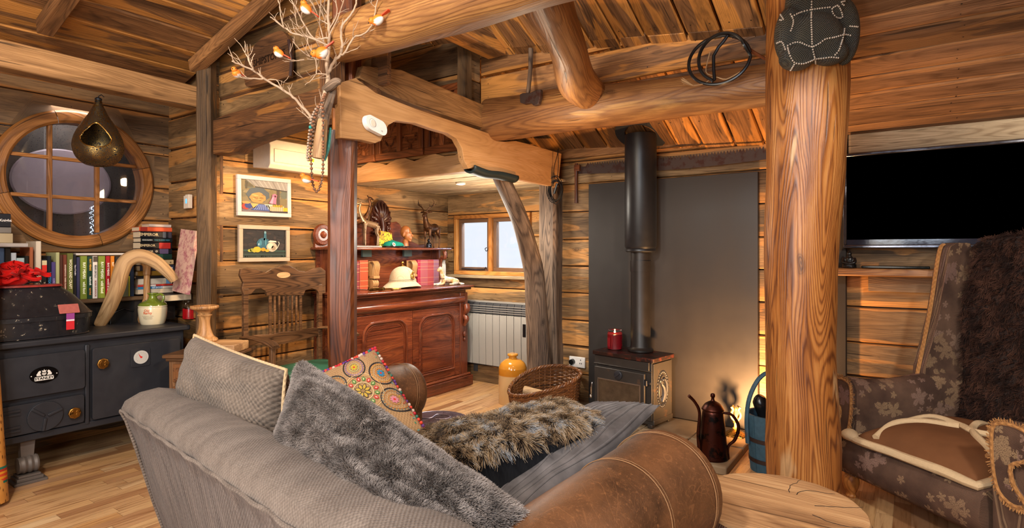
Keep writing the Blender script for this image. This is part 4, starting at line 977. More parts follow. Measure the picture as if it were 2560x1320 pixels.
def d1_(g, f):
    F = lambda p, h, c: g.flat(clampb(p), f, h, lin(c))
    F([(0, 0), (1, 0), (1, 1), (0, 1)], 0, '7a6e52'); random.seed(5)
    for k in range(40): F(blob(rr(0, 1), rr(.3, .95), rr(.04, .12), rr(.03, .09), s=k), 1 + k * .1, random.choice(['867a5c', '6a6450', '75694a', '5f6458', '8a7e60']))
    F(blob(.36, .55, .24, .24), 6, '4a545c'); F([(0, 0), (1, 0), (1, .1), (0, .16)], 7, '6a6068')
    F([(.10, 1), (.30, .80), (.62, .76), (1, .72), (1, 1)], 7, '8c8884')
    for k in range(9): F([(.16 + k * .1, 1), (.19 + k * .1, 1), (.33 + k * .09, .78 - k * .007), (.31 + k * .09, .78 - k * .007)], 8, random.choice(['a09c98', '77736f']))
    F([(.30, .78), (1, .70), (1, .73), (.29, .81)], 9, '3a3632'); F([(.10, .96), (.13, .96), (.13, .72), (.10, .72)], 9, '4a4438'); F([(.13, .78), (.28, .79), (.14, .93)], 9, '565040')
    F([(.77, .2), (.83, .2), (.83, .72), (.77, .72)], 9, '4c4036')
    F(blob(.35, .45, .17, .17), 10, 'a88048')
    for k in range(26):
        a = rr(0, 6.3); r = rr(.02, .13); F(blob(.35 + r * 1.1 * math.cos(a), .46 + r * math.sin(a), .035, .018, 8), 11 + k * .1, random.choice(['c49a5c', '8a6434', 'b48a50']))
    F(blob(.09, .17, .08, .10), 15, 'a83428'); F(blob(.15, .20, .08, .09), 16, '2c3a78'); F(blob(.10, .29, .09, .04), 17, 'b88a50')
    F([(.19, .27), (.36, .27), (.33, .13), (.25, .12)], 18, 'c69a5c'); F([(.36, .26), (.50, .25), (.60, .05), (.20, .07)], 18, '3b4c88')
    for k in range(8): F([(.34 + k * .03, .24), (.36 + k * .03, .24), (.28 + k * .05, .08), (.25 + k * .05, .08)], 19, '6a7aae')
    F([(.48, .26), (.66, .26), (.70, .04), (.62, .06)], 19, 'd8ccc0'); F([(.60, .24), (.92, .22), (.90, .04), (.60, .06)], 20, 'c8ac8c')
    for k in range(7): F([(.62 + k * .042, .21), (.635 + k * .042, .21), (.635 + k * .042, .06), (.62 + k * .042, .06)], 21, 'a08468')
    F([(.90, .18), (1, .18), (1, .04), (.90, .04)], 21, 'e0a020'); F([(.60, .05), (1, .06), (1, 0), (.60, 0)], 22, '2c2430')
    for k in range(12): F(blob(.68 + .018 * k, .22 + .02 * math.sin(k * 2), .022, .024, 8), 22 + k * .1, random.choice(['d8941c', '8a8a2a', 'c8701c']))
    F([(.58, .30), (.64, .46), (.66, .58), (.71, .61), (.76, .57), (.745, .44), (.74, .28)], 24, 'd86a8a'); F([(.60, .30), (.66, .50), (.69, .52), (.66, .28)], 25, 'e890a8'); F(blob(.72, .53, .022, .035, 10), 25, '3a2420')
def d2_(g, f):
    F = lambda p, h, c: g.flat(clampb(p), f, h, lin(c)); random.seed(9)
    F([(0, 0), (1, 0), (1, 1), (0, 1)], 0, '1c1a1f')
    for k in range(40): F(blob(rr(0, 1), rr(.3, 1), rr(.03, .09), rr(.03, .07), s=k), 1 + k * .1, random.choice(['231e22', '17161c', '2c2424', '322828']))
    F([(0, 0), (1, 0), (1, .22), (0, .25)], 6, '1d2a24'); F([(0, .24), (1, .21), (1, .25), (0, .29)], 7, '2d4a40'); F([(0, .10), (1, .10), (1, .13), (0, .14)], 7, '34443c')
    for k in range(30): x = rr(0, .95); F([(x, .02), (x + .012, .02), (x + .012, rr(.04, .1)), (x, .08)], 8, random.choice(['3c4a44', '141c1a']))
    F(blob(.47, .50, .155, .20, 24, .02), 9, '28586c'); F([(.47, .62), (.545, .62), (.53, .9), (.485, .9)], 9, '2c5f72'); F(blob(.507, .90, .026, .045, 10), 10, '6a93a0')
    F(blob(.40, .52, .03, .10, 12), 11, '3f7c90'); F(blob(.52, .56, .014, .14, 10), 11, '4f8a9c'); F(blob(.36, .47, .012, .05, 8), 12, 'a8c4cc')
    F(blob(.66, .38, .125, .17, 24, .03), 12, 'b8a894'); F(blob(.63, .42, .07, .10, 16, .06), 13, 'd0c4b0'); F(blob(.70, .34, .05, .09, 12, .06), 13, '94826c'); F([(.56, .55), (.62, .62), (.76, .60), (.77, .55)], 13, 'cfc6b8')
    p = [(.76, .57), (.82, .575), (.835, .50), (.80, .38), (.77, .30)]
    for A, B in zip(p, p[1:]): F([(A[0] - .008, A[1]), (A[0] + .008, A[1]), (B[0] + .008, B[1]), (B[0] - .008, B[1])], 14, 'd0c8b8')
    F(blob(.32, .29, .09, .10, 18, .03), 14, 'c8a024'); F(blob(.21, .27, .05, .06, 14, .03), 15, '8a8c34'); F(blob(.15, .25, .04, .05, 14, .03), 15, '9a9a40'); F(blob(.255, .24, .04, .055, 14, .03), 16, 'a89a30')
    F(blob(.46, .29, .055, .065, 16, .02), 16, 'd88a1c'); F(blob(.55, .25, .05, .05, 16, .02), 17, 'cf9a2c')
painting('white framed painting of a market stall with a figure in pink', 2.223, 2.656, 1.560, 1.857, WHITEW, d1_, .8)
painting('cream framed dark still life with a blue bottle and fruit', 2.235, 2.645, 1.222, 1.492, CREAMW, d2_, 0)
# carved shield shape sign on the gable
g = G(); fg = lambda a, b, h: V((a, 2.075 - h, b))
pA = [(610, 250), (612, 180), (628, 150), (655, 112), (700, 85), (718, 82), (727, 95), (728, 180), (720, 212), (690, 222), (625, 235)]
pts = [(lambda p: (p.x, p.z))(atY(a, b, 2.06)) for a, b in [(618, 212), (618, 155), (632, 128), (660, 96), (700, 80), (716, 84), (728, 110), (728, 185), (716, 196), (640, 215)]]
hs = thing('wooden_sign', 'dark shield shaped wooden sign with worn carved letters behind the branches', 'sign', (sum(p[0] for p in pts) / len(pts), 2.075, pts[0][1]))
g.prism(cat2(pts, 4), fg, 0, .03); wp('board', g, W_DBEAM, hs, bevel=.006)
g = G(); e = [(atY(722, 100, 2.04)), atY(728, 150, 2.04), atY(726, 190, 2.04)]; g.tube(catmull(e, 4), .010, 8); wp('edge_rim', g, plain('black_red_rim', '2c1512', .5), hs)
a, b = atY(632, 162, 2.04), atY(712, 128, 2.04); sl = (b.z - a.z) / (b.x - a.x); g = G(); g.col = lin('1c100a')
txt(g, 'SHIPSTONES', lambda u, v, h: V(((a.x + b.x) / 2 + u, 2.042 - h, (a.z + b.z) / 2 + v + sl * u * .35)), .062, 0, bold=.001); wp('lettering', g, INK, hs)
# wall air conditioner
ac = thing('air_conditioner', 'cream wall mounted air conditioner behind the branches', 'air conditioner', (XP, 2.8, 2.0))
g = G(); g.prism([(XP, 1.92), (-3.80, 1.90), (-3.775, 1.93), (-3.775, 2.06), (-3.80, 2.115), (XP, 2.12)], lambda a, b, h: V((a, h, b)), 2.36, 3.04); wp('casing', g, CREAMP, ac, bevel=.006)
g = G(); g.prism([(-3.77, 1.945), (-3.766, 1.95), (-3.766, 2.04), (-3.775, 2.045)], lambda a, b, h: V((a, h, b)), 2.39, 3.01); wp('front_flap', g, CREAMP, ac)
g = G(); g.col = lin('e0b42c'); g.bx(-3.766, -3.7645, 2.66, 2.72, 1.985, 2.01); wp('energy_label', g, INK, ac, 'small yellow label')

# ---------------------------------------------------------------- pressed back armchair
CB = -3.80; ch = thing('wooden_armchair', 'dark carved wooden armchair with slatted back and green leather seat', 'chair', (-3.55, 2.48, 0))
fch = lambda a, b, h: V((CB + h - (1.1 - b) * .0, a, b))
def pc(L, x=CB): return [(lambda p: (p.y, p.z))(atX(a, b, x)) for a, b in L]
cr = [(597, 688), (600, 673), (618, 669), (640, 674), (662, 680), (676, 672), (692, 668), (702, 664), (722, 664), (732, 669), (745, 677), (762, 679), (780, 671), (800, 668), (812, 677), (812, 733), (797, 736), (790, 725), (776, 721), (762, 725), (757, 738), (665, 739), (662, 728), (650, 721), (637, 723), (626, 735), (607, 737), (602, 722), (606, 706)]
yy = [p[0] for p in pc(cr)]
g = G(); g.prism(pc(cr), fch, -.012, .012); wp('crest_rail', g, W_CHAIR, ch, bevel=.004)
g = G(); g.prism(circ(1, 20, 2.475, 1.125, .055, .022), fch, .012, .014); wp('crest_inlay', g, W_DRIFT, ch, 'lighter oval inlay')
for px in (613, 799):
    g = G(); p = atX(px, 700, CB); g.prism([(p.y - .018, .0), (p.y + .018, .0), (p.y + .018, 1.04), (p.y - .018, 1.04)], fch, -.016, .014); wp('back_post', g, W_CHAIR, ch, bevel=.004)
ys = np.linspace(2.375, 2.625, 8)
for k, y in enumerate(ys):
    g = G(); w_ = .011 if k in (0, 7) else .007; g.prism([(y - w_, .70), (y + w_, .70), (y + w_, 1.0), (y - w_, 1.0)], fch, -.006, .006); wp('back_slat', g, W_CHAIR, ch, bevel=.002)
g = G(); y0, y1 = atX(613, 700, CB).y, atX(799, 700, CB).y
g.prism([(y0, .64), (y0 + .12, .63), (2.48, .615), (y1 - .12, .63), (y1, .64), (y1, .70), (y1 - .08, .708), (y1 - .2, .70), (2.48, .708), (y0 + .2, .70), (y0 + .08, .708), (y0, .70)], fch, -.008, .01); wp('lower_rail', g, W_CHAIR, ch, bevel=.003)
g = G(); g.grid(lambda u, v: V((CB + .02 + u * .48, y0 - .02 + v * (y1 - y0 + .04), .455 + .028 * (1 - (2 * u - 1) ** 6) * (1 - (2 * v - 1) ** 6))), 14, 14); g.bx(CB + .02, CB + .5, y0 - .02, y1 + .02, .43, .456); wp('seat', g, GREENL, ch)
g = G(); g.bx(CB, CB + .5, y0 - .02, y1 + .02, .38, .43); wp('seat_frame', g, W_CHAIR, ch, bevel=.005)
for s, y in ((-1, y0 - .02), (1, y1 + .0)):
    g = G(); P = catmull([V((CB, y, .70)), V((CB + .15, y - .01 * s * -1, .712)), V((CB + .33, y + s * .012, .70)), V((CB + .42, y + s * .012, .675))], 5); g.tube(P, interp([.02, .028, .034, .026], len(P)), 12, sq=(.5, 1.2)); wp('armrest', g, W_CHAIR, ch)
    g = G(); g.bx(CB + .34, CB + .375, y - .015, y + .015, .43, .69); wp('arm_support', g, W_CHAIR, ch, bevel=.004)
for x in (CB + .02, CB + .46):
    for y in (y0, y1):
        if x < CB + .1: continue
        g = G(); g.tube([(x, y, 0), (x, y, .1), (x, y, .2), (x, y, .38)], [.014, .02, .026, .02], 12); wp('leg', g, W_CHAIR, ch)

# ---------------------------------------------------------------- small drawer table, block, candle holder
u_ = V((.8192, .5736, 0)); tb = thing('drawer_chest', 'small dark chest with gilt drawer fronts between cooker and armchair', 'chest', (-3.70, 1.90, 0), math.radians(35))
g = G(); g.box((0, 0, .318), (.38, .28, .60)); lp('chest_body', g, W_CHAIR, tb, bevel=.005)
g = G(); g.box((0, 0, .648), (.44, .33, .022)); g.box((0, 0, .628), (.41, .305, .022)); lp('top_board', g, W_CHAIR, tb, bevel=.007)
GILT = metalm('gilt_panel', '8a5a34', .45, '3c2214', .5, 30, .3)
for k in range(4):
    for s in (-1, 1):
        g = G(); g.box((s * .085, -.143, .545 - k * .14), (.15, .012, .11)); g.box((s * .085, -.15, .545 - k * .14), (.11, .006, .07)); dr_ = lp('drawer', g, GILT, tb, bevel=.003)
        g = G(); g.lathe([(.006, 0), (.006, .01), (.01, .016), (0, .02)], 12, Matrix.Translation((s * .085, -.153, .545 - k * .14)) @ Matrix.Rotation(PI / 2, 4, 'X')); lp('knob', g, BRASS, dr_)
b = V((-3.66, 1.91, .66)); g = G(); g.prism([(-.13, -.11), (.17, -.11), (.17, .09), (-.02, .12), (-.10, .09)], lambda a, c, h: V((a, c, h)), 0, .055); solo('wood_block', g, W_STUMP, 'pale half round wood block on the drawer chest', 'wood block', b, math.radians(35), bevel=.006)
P = V((-3.735, 1.875, .716)); g = G(); g.lathe(cat2([(.072, 0), (.078, .008), (.076, .02), (.058, .032), (.048, .05), (.036, .09), (.032, .13), (.036, .16), (.044, .172), (.036, .18), (.044, .195), (.066, .208), (.082, .216), (.082, .232), (.06, .232), (.058, .226), (0, .226)], 3, False), 40)
solo('wooden_candle_holder', g, W_TURN, 'thick turned pale wood candle holder on the wood block', 'candle holder', P)

# ---------------------------------------------------------------- window over the radiator
w2 = thing('window_2', None, None, (-3.415, YW, 1.36)); w2['kind'] = 'structure'
X0, X1, Z0, Z1 = -3.885, -2.945, 1.06, 1.67
def fr(g, x0, x1, z0, z1, w, y0, y1):
    g.bx(x0, x1, y0, y1, z1 - w, z1); g.bx(x0, x1, y0, y1, z0, z0 + w); g.bx(x0, x0 + w, y0, y1, z0 + w, z1 - w); g.bx(x1 - w, x1, y0, y1, z0 + w, z1 - w)
g = G(); fr(g, X0, X1, Z0, Z1, .04, YW - .035, YW + .07); g.bx(-3.44, -3.40, YW - .03, YW + .07, Z0 + .04, Z1 - .04); wp('window_frame', g, W_PINE, w2, bevel=.004)
for x0, x1 in ((-3.845, -3.44), (-3.40, -2.985)):
    g = G(); fr(g, x0 + .002, x1 - .002, Z0 + .042, Z1 - .042, .036, YW + .0, YW + .05); sa = wp('sash', g, plain('grey_brown_sash', '6f5038', .5), w2, bevel=.003)
    g = G(); g.bx(x0 + .036, x1 - .036, YW + .022, YW + .026, Z0 + .076, Z1 - .076); wp('pane', g, GLASS, sa)
g = G(); g.tube([(-3.80, YW - .008, Z0 + .062), (-3.6, YW - .018, Z0 + .055), (-3.50, YW - .012, Z0 + .06)], .006, 6); g.tube([(-3.50, YW - .012, Z0 + .06), (-3.485, YW - .012, Z0 + .08), (-3.47, YW - .012, Z0 + .06)], .005, 6); wp('stay', g, BLACK_IRON, w2)
g = G(); g.tube(catmull([V((-3.455, YW - .01, 1.40)), V((-3.452, YW - .015, 1.33)), V((-3.475, YW - .015, 1.30)), V((-3.49, YW - .015, 1.325)), V((-3.47, YW - .015, 1.335))], 4), .004, 6); wp('latch', g, BLACK_IRON, w2)
g = G(); g.bx(-3.96, -2.88, YW - .085, YW + .01, 1.03, 1.06); wp('sill', g, W_PALE, w2, bevel=.006)

# ---------------------------------------------------------------- radiator
rd = thing('radiator', 'grey aluminium column radiator under the small window', 'radiator', (-3.3, YW - .07, .16))
RADM = plain('grey_radiator_enamel', '98938b', .35, var=.04); RADD = plain('dark_grille', '3a3a3c', .5)
xs = np.linspace(-3.74, -2.90, 11)
for a, b in zip(xs, xs[1:]):
    g = G(); pr = [(YW - .115, .19), (YW - .121, .45), (YW - .121, .68), (YW - .118, .685), (YW - .05, .685), (YW - .05, .19)]
    g.prism(pr, lambda p, q, h: V((h, p, q)), a + .0025, b - .0025); wp('panel', g, RADM, rd, bevel=.003)
    g = G(); g.prism([(YW - .118, .688), (YW - .118, .77), (YW - .10, .80), (YW - .05, .805), (YW - .05, .688)], lambda p, q, h: V((h, p, q)), a + .003, b - .003); wp('grille', g, RADD, rd, bevel=.002)
g = G()
for z in (.705, .725, .745, .768): g.bx(-3.74, -2.90, YW - .122, YW - .112, z - .003, z + .003)
g.bx(-3.74, -2.86, YW - .10, YW - .045, .797, .812); wp('grille_bar', g, RADM, rd)
g = G(); g.bx(-2.90, -2.86, YW - .12, YW - .045, .16, .80); wp('end_casing', g, RADD, rd, bevel=.006)
g = G(); g.bx(-2.965, -2.93, YW - .1235, YW - .12, .50, .62); g.col = lin('bfe0ff'); wp('control_panel', g, BLACKP, rd)
g = G(); g.bx(-3.74, -2.88, YW - .06, YW - .05, .17, .19); g.bx(-3.6, -3.55, YW - .06, YW - .0, .1, .17); g.bx(-3.1, -3.05, YW - .06, YW - .0, .1, .17); wp('wall_bracket', g, RADD, rd)
# alcove downlight fitting
dl = thing('downlight', 'small round recessed spotlight in the pale alcove ceiling', 'ceiling light', (-3.13, 3.71, 1.866))
g = G(); g.lathe([(.03, .004), (.04, .0), (.042, .006), (.042, .014)], 24); lp('bezel', g, CREAMP, dl)
g = G(); g.lathe([(0, -.004), (.02, -.003), (.031, .003)], 24); lp('lens', g, emit('lit_lens', (1, .92, .8), 8), dl)

# ---------------------------------------------------------------- mahogany chiffonier
cf = thing('mahogany_sideboard', 'red brown mahogany sideboard with arched door panels and raised back shelf', 'sideboard', (-3.75, 3.58, 0))
Y0, Y1, XF = 2.88, 4.30, -3.55
ff = lambda a, b, h: V((XF + h, a, b))
g = G(); g.bx(XP + .01, XF - .012, Y0, Y1, .10, .93); g.bx(XF - .02, XF + .012, Y1 - .11, Y1, .12, .90); g.bx(XF - .02, XF + .012, Y0, Y0 + .05, .12, .90); wp('carcass', g, W_MAH, cf, bevel=.004)
g = G(); g.bx(XP + .005, XF + .07, Y0 - .03, Y1 + .035, .95, .972); g.bx(XP + .005, XF + .045, Y0 - .015, Y1 + .02, .93, .95); wp('top_board', g, W_MAH, cf, bevel=.009, bseg=3)
g = G(); g.bx(XP + .005, XF + .05, Y0 - .02, Y1 + .04, 0, .10); g.bx(XP + .005, XF + .035, Y0 - .01, Y1 + .025, .10, .122); wp('plinth', g, W_MAH, cf, bevel=.008, bseg=3)
g = G(); M = Matrix.Translation((XF + .008, Y0 + .05, .845)) @ Matrix.Rotation(-PI / 2, 4, 'X'); P = [V((XF + .006, y, .838)) for y in np.linspace(Y0 + .03, Y1 - .06, 12)]
g.tube(P, .036, 20, sq=(1, .8)); g.bx(XF - .02, XF + .002, Y0 + .01, Y1 - .10, .79, .905); wp('roll_front_drawer', g, W_MAH, cf)
def sdoor(y0, y1, p0, p1):
    z0, z1 = .125, .785
    g = G(); g.prism([(y0, z0), (y1, z0), (y1, z1), (y0, z1)], ff, -.015, .008); d = wp('door', g, W_MAH, cf, bevel=.003)
    r = .11; pa = [(p0, .20), (p1, .20), (p1, .72 - r)] + [(p1 - r + r * math.cos(t), .72 - r + r * math.sin(t)) for t in np.linspace(0, PI / 2, 8)] + [(p0 + r - r * math.sin(t), .72 - r + r * math.cos(t)) for t in np.linspace(0, PI / 2, 8)]
    g = G(); g.tube([ff(a, b, .010) for a, b in pa], .011, 8, closed=True); cx, cy = (p0 + p1) / 2, .46
    g.tube([ff(cx + (a - cx) * .90, cy + (b - cy) * .93, .008) for a, b in pa], .006, 8, closed=True); wp('arched_moulding', g, W_MAH, d)
    g = G(); g.prism([(cx + (a - cx) * .84, cy + (b - cy) * .88) for a, b in pa], ff, .006, .011); wp('panel', g, W_MAH, d, bevel=.003)
sdoor(2.935, 3.555, 3.01, 3.48); sdoor(3.56, 4.185, 3.64, 4.10)
g = G(); P = catmull([V((XF + .02, Y1 - .055, z)) + V((dx, 0, 0)) for z, dx in ((.79, .02), (.74, .03), (.69, .0), (.65, .022), (.61, .012), (.58, -.005))], 4); g.tube(P, interp([.03, .034, .02, .03, .018, .012], len(P)), 12); g.ell((XF + .02, Y1 - .055, .50), (.012, .018, .03)); g.ell((XF + .02, Y1 - .055, .45), (.012, .012, .02)); wp('scroll_corbel', g, W_MAH, cf)
XB_ = -3.975
g = G(); g.bx(XP + .004, XB_, Y0 + .02, Y1 - .02, .972, 1.31); wp('back_panel', g, W_MAH, cf)
g = G(); g.bx(XP + .004, -3.765, Y0 - .03, Y1 + .03, 1.31, 1.332); wp('back_shelf', g, W_MAH, cf, bevel=.008, bseg=3)
for y in (Y0 + .06, Y1 - .05):
    g = G(); P = catmull([V((-3.80, y, 1.30)), V((-3.785, y, 1.27)), V((-3.79, y, 1.235)), V((-3.83, y, 1.23)), V((-3.85, y, 1.18)), V((-3.84, y, 1.10)), V((-3.80, y, 1.04)), V((-3.79, y, .99)), V((-3.83, y, .972))], 4); g.tube(P, .019, 10, sq=(1, 1.0)); g.bx(-3.98, -3.86, y - .012, y + .012, .972, 1.31); wp('shelf_bracket', g, W_MAH, cf)
cy = 3.575
g = G(); sweep = [(cy + s * a, b) for s in (1,) for a, b in ((.68, 1.332), (.66, 1.35), (.60, 1.37), (.50, 1.365), (.38, 1.40), (.30, 1.47), (.24, 1.56), (.20, 1.58), (.16, 1.57))]
sweep = sweep + [(2 * cy - a, b) for a, b in sweep[::-1]]; g.prism(sweep, lambda a, b, h: V((XP + .006 + h, a, b)), 0, .022); wp('shaped_back_board', g, W_MAH, cf, bevel=.004)
g = G(); random.seed(11)
sh_ = [(0, .0), (.05, .02), (.09, .07), (.115, .13), (.11, .20), (.08, .27), (.04, .31), (0, .325)]
g.prism(cat2([(cy + a, 1.44 + b) for a, b in sh_] + [(cy - a, 1.44 + b) for a, b in sh_[::-1][1:-1]], 3), lambda a, b, h: V((XP + .02 + h, a, b)), 0, .02)
for k in range(9):
    an = PI * (k + .5) / 9; r0 = .03; P = catmull([V((XP + .045, cy + r0 * math.cos(an), 1.56 + r0 * math.sin(an))), V((XP + .058, cy + .075 * math.cos(an), 1.57 + .095 * math.sin(an))), V((XP + .045, cy + .115 * math.cos(an), 1.58 + .165 * math.sin(an)))], 4); g.tube(P, interp([.006, .016, .009], len(P)), 8)
for s in (-1, 1):
    for k in range(4): g.ell((XP + .05, cy + s * (.09 - k * .008), 1.60 - k * .045), (.02, .022, .018), 10, 6)
    g.tube([V((XP + .05, cy + s * (.02 + .045 * (1 + .2 * t)) + .03 * math.cos(t) * s, 1.50 + .03 * math.sin(t))) for t in np.linspace(0, 5, 14)], .009, 8)
g.tube([V((XP + .05, cy, 1.44)), V((XP + .065, cy, 1.52)), V((XP + .05, cy, 1.60))], [.03, .016, .02], 8)
wp('carved_crest', g, plain('dark_carved_mahogany', '3a1a10', .3, spec=.6), cf, 'dark carved leaf crest')
for y in (Y0 + .06, Y1 - .045):
    if y > 4: continue
    g = G(); M = Matrix.Translation((XP + .03, y, 1.435)) @ Matrix.Rotation(PI / 2, 4, 'Y'); g.lathe([(.0, 0), (.085, 0), (.09, .012), (.08, .03), (.055, .032), (.05, .026), (.03, .026), (.022, .04), (0, .045)], 28, M); g.bx(XP + .005, XP + .03, y - .06, y + .06, 1.332, 1.42); wp('end_roundel', g, W_MAH, cf)

# ---------------------------------------------------------------- objects on the sideboard
BRONZE = metalm('bronze', '6a4326', .32, '2c1a10', .5, 20, .6); BRONZEL = metalm('silvered_bronze', 'a08468', .28, '4a3424', .45, 20, .6)
def onX(px, x, z): p = atX(px, 600, x); return V((x, p.y, z))
def animal(name, label, cat, loc, rz, mat, parts, rm=.0045, s=1):
    g = G()
    for t in parts:
        if t[0] == 't': P = catmull([V(p) * s for p in t[1]], 5); g.tube(P, interp([r * s for r in t[2]], len(P)), 12)
        elif t[0] == 'e': g.ell(V(t[1]) * s, [q * s for q in t[2]], 16, 10, rot=t[3] if len(t) > 3 else None)
    return solo(name, g, mat, label, cat, loc, rz, remesh=rm, smooth_it=3)
# stag: local x forward
R_ = Matrix.Rotation
stag = [('t', [(-.12, 0, .20), (-.08, 0, .205), (0, 0, .195), (.07, 0, .20), (.11, 0, .22)], [.03, .043, .038, .045, .035]),
        ('t', [(.10, 0, .21), (.125, 0, .26), (.14, 0, .315)], [.036, .026, .02]),
        ('t', [(.13, 0, .335), (.165, 0, .32), (.19, 0, .305)], [.021, .016, .010]),
        ('t', [(-.13, 0, .215), (-.15, 0, .20), (-.155, 0, .175)], [.012, .012, .005])]
for s in (-1, 1):
    stag += [('t', [(.08, s * .025, .19), (.085, s * .026, .12), (.08, s * .026, .09), (.085, s * .026, .015), (.092, s * .026, .004)], [.022, .012, .009, .007, .010]),
             ('t', [(-.11, s * .025, .20), (-.10, s * .03, .15), (-.135, s * .03, .105), (-.125, s * .03, .02), (-.118, s * .03, .004)], [.032, .022, .010, .007, .010]),
             ('t', [(.125, s * .015, .345), (.115, s * .045, .352), (.11, s * .065, .345)], [.006, .011, .003])]
    stag += [('t', [(.135, s * .012, .35), (.13, s * .03, .385), (.11, s * .065, .41), (.115, s * .085, .445), (.135, s * .075, .475)], [.007, .006, .0055, .005, .003]),
             ('t', [(.122, s * .045, .40), (.14, s * .045, .425)], [.005, .003]), ('t', [(.11, s * .065, .41), (.10, s * .095, .425), (.09, s * .10, .45)], [.005, .004, .003])]
animal('stag_figurine', 'tall bronze stag figurine with branching antlers on the sideboard shelf', 'figurine', onX(1078, -3.865, 1.333), math.radians(-72), BRONZE, stag, .0042, .98)
def giraffe(h):
    P = [('t', [(-.07, 0, .20), (0, 0, .215), (.07, 0, .235)], [.028, .034, .032]), ('t', [(.07, 0, .24), (.10, 0, .30), (.115, 0, .37), (.10, 0, .42)], [.028, .016, .012, .010]),
         ('t', [(.10, 0, .425), (.125, 0, .42), (.145, 0, .405)], [.013, .010, .007]), ('t', [(.095, .008, .43), (.09, .010, .45)], [.003, .004]), ('t', [(.095, -.008, .43), (.09, -.010, .45)], [.003, .004]), ('t', [(-.09, 0, .20), (-.10, 0, .15)], [.004, .006])]
    for s in (-1, 1):
        P += [('t', [(.06, s * .018, .22), (.062, s * .02, .12), (.06, s * .02, .0)], [.02, .009, .007]), ('t', [(-.07, s * .018, .20), (-.06, s * .02, .13), (-.075, s * .02, .09), (-.07, s * .02, 0)], [.024, .012, .008, .007])]
    return P
gb = solo('figurine_plinth', G(), [], '', '') if False else None
g = G(); g.bx(-3.93, -3.80, 3.02, 3.44, 1.333, 1.347); o = solo('plinth_board', g, plain('pale_stone_plinth', '8c8684', .4), 'pale flat plinth board under the giraffe figurines', 'plinth', bevel=.002); shape_in(o, (-3.865, 3.23, 1.333))
animal('giraffe_figurine', 'silvery giraffe figurine beside the dark post, bending its neck high', 'figurine', onX(927, -3.835, 1.348), math.radians(-115), BRONZEL, giraffe(1), .0042, .86)
animal('giraffe_figurine', 'brown giraffe figurine half hidden by the dark post', 'figurine', onX(893, -3.905, 1.348), math.radians(65), BRONZE, giraffe(1), .0042, .98)
# bust
bs = [('t', [(-.008, 0, 0), (-.008, 0, .04), (-.004, 0, .07)], [.030, .027, .028]), ('e', (-.008, 0, .140), (.050, .040, .056)), ('e', (.012, 0, .100), (.036, .032, .046)), ('t', [(.045, 0, .122), (.060, 0, .103), (.050, 0, .098)], [.005, .0085, .006]),
      ('t', [(.036, -.02, .132), (.046, 0, .131), (.036, .02, .132)], [.006, .006, .006]), ('t', [(.040, -.012, .084), (.050, 0, .085), (.040, .012, .084)], [.005, .006, .005]), ('t', [(.040, -.010, .075), (.049, 0, .075), (.040, .010, .075)], [.005, .006, .005]), ('e', (.036, 0, .060), (.013, .015, .010)),
      ('e', (-.008, .041, .112), (.012, .006, .020)), ('e', (-.008, -.041, .112), (.012, .006, .020))]
animal('wooden_bust', 'carved brown wooden head facing right on the sideboard shelf', 'carving', onX(1016, -3.84, 1.333), math.radians(20), plain('carved_brown_wood', '8a5228', .35), bs, .0035, 1.05)
fgz = [('t', [(0, 0, 0), (0, 0, .03), (0, 0, .05)], [.03, .026, .018]), ('e', (0, 0, .07), (.016, .014, .018)), ('t', [(.0, .02, .03), (.02, .0, .03), (0, -.02, .03)], [.010, .012, .010])]
animal('small_figurine', 'small dark seated figurine between the legs of the stag', 'figurine', onX(1072, -3.80, 1.333), 0, metalm('dark_pewter', '3a3c44', .25), fgz, .0035, 1)
# patterned tin / pouch
g = G(); w0 = onX(963, -3.88, 1.333); g.prism([(-.085, 0), (.085, 0), (.07, .135), (-.07, .15)], lambda a, b, h: V((h, a, b)), -.015, .015)
N = NT('yellow_kente_cloth'); c = N.coord(); s = N.sep(c); v = N.vor(N.scale(c, (1, 1, .6)), 45, 'DISTANCE_TO_EDGE').outputs[0]
KE = N.out(N.mix(N.smooth(v, .05, .08), lin('4a2a10'), N.ramp(N.noise(c, 9, 2), [(.35, lin('d88a1c')), (.5, lin('d8b020')), (.62, lin('a8b828'))])), .6)
solo('patterned_pouch', g, KE, 'yellow and orange patterned pouch standing behind the green beret', 'pouch', w0, bevel=.006)
br = thing('green_beret', 'green felt beret with a round badge on the sideboard shelf', 'beret', onX(982, -3.83, 1.338))
g = G(); g.grid(lambda u, v: (lambda r, a: V((r * .075 * math.cos(a), r * .115 * math.sin(a) * (1 + .1 * math.sin(a)), .010 + .034 * (1 - r ** 2) ** .5 + .014 * math.sin(a * 1.0 + 2.4) * (1 - r) + (.008 if r < .9 else 0))))(v, 2 * PI * u), 40, 12, cu=True); g.lathe([(.068, 0), (.070, .010)], 40, sy=1.55); lp('felt_crown', g, F_BERET, br)
g = G(); g.lathe([(.070, 0), (.0715, .005), (.070, .010)], 40, sy=1.55); lp('leather_band', g, BLACKP, br)
g = G(); M = Matrix.Translation((.072, -.055, .022)) @ R_(PI / 2 - .4, 4, 'Y'); g.col = lin('e8e0d8'); g.lathe([(.017, 0), (.017, .002), (0, .003)], 24, M); g.col = lin('2a1a14'); g.lathe([(.011, .0035), (0, .0036)], 16, M); g.col = lin('c86a2a'); g.lathe([(.005, .004), (0, .0045)], 12, M); lp('cap_badge', g, PAINT, br)
g = G(); g.bx(-.02, .02, -.13, .12, 0, .005); g.tube([(.02, .05, .008), (.02, .15, .008)], .005, 8); solo('black_folder', g, BLACKP, 'thin black flat folder lying under the front edge of the beret', 'folder', onX(990, -3.79, 1.333))
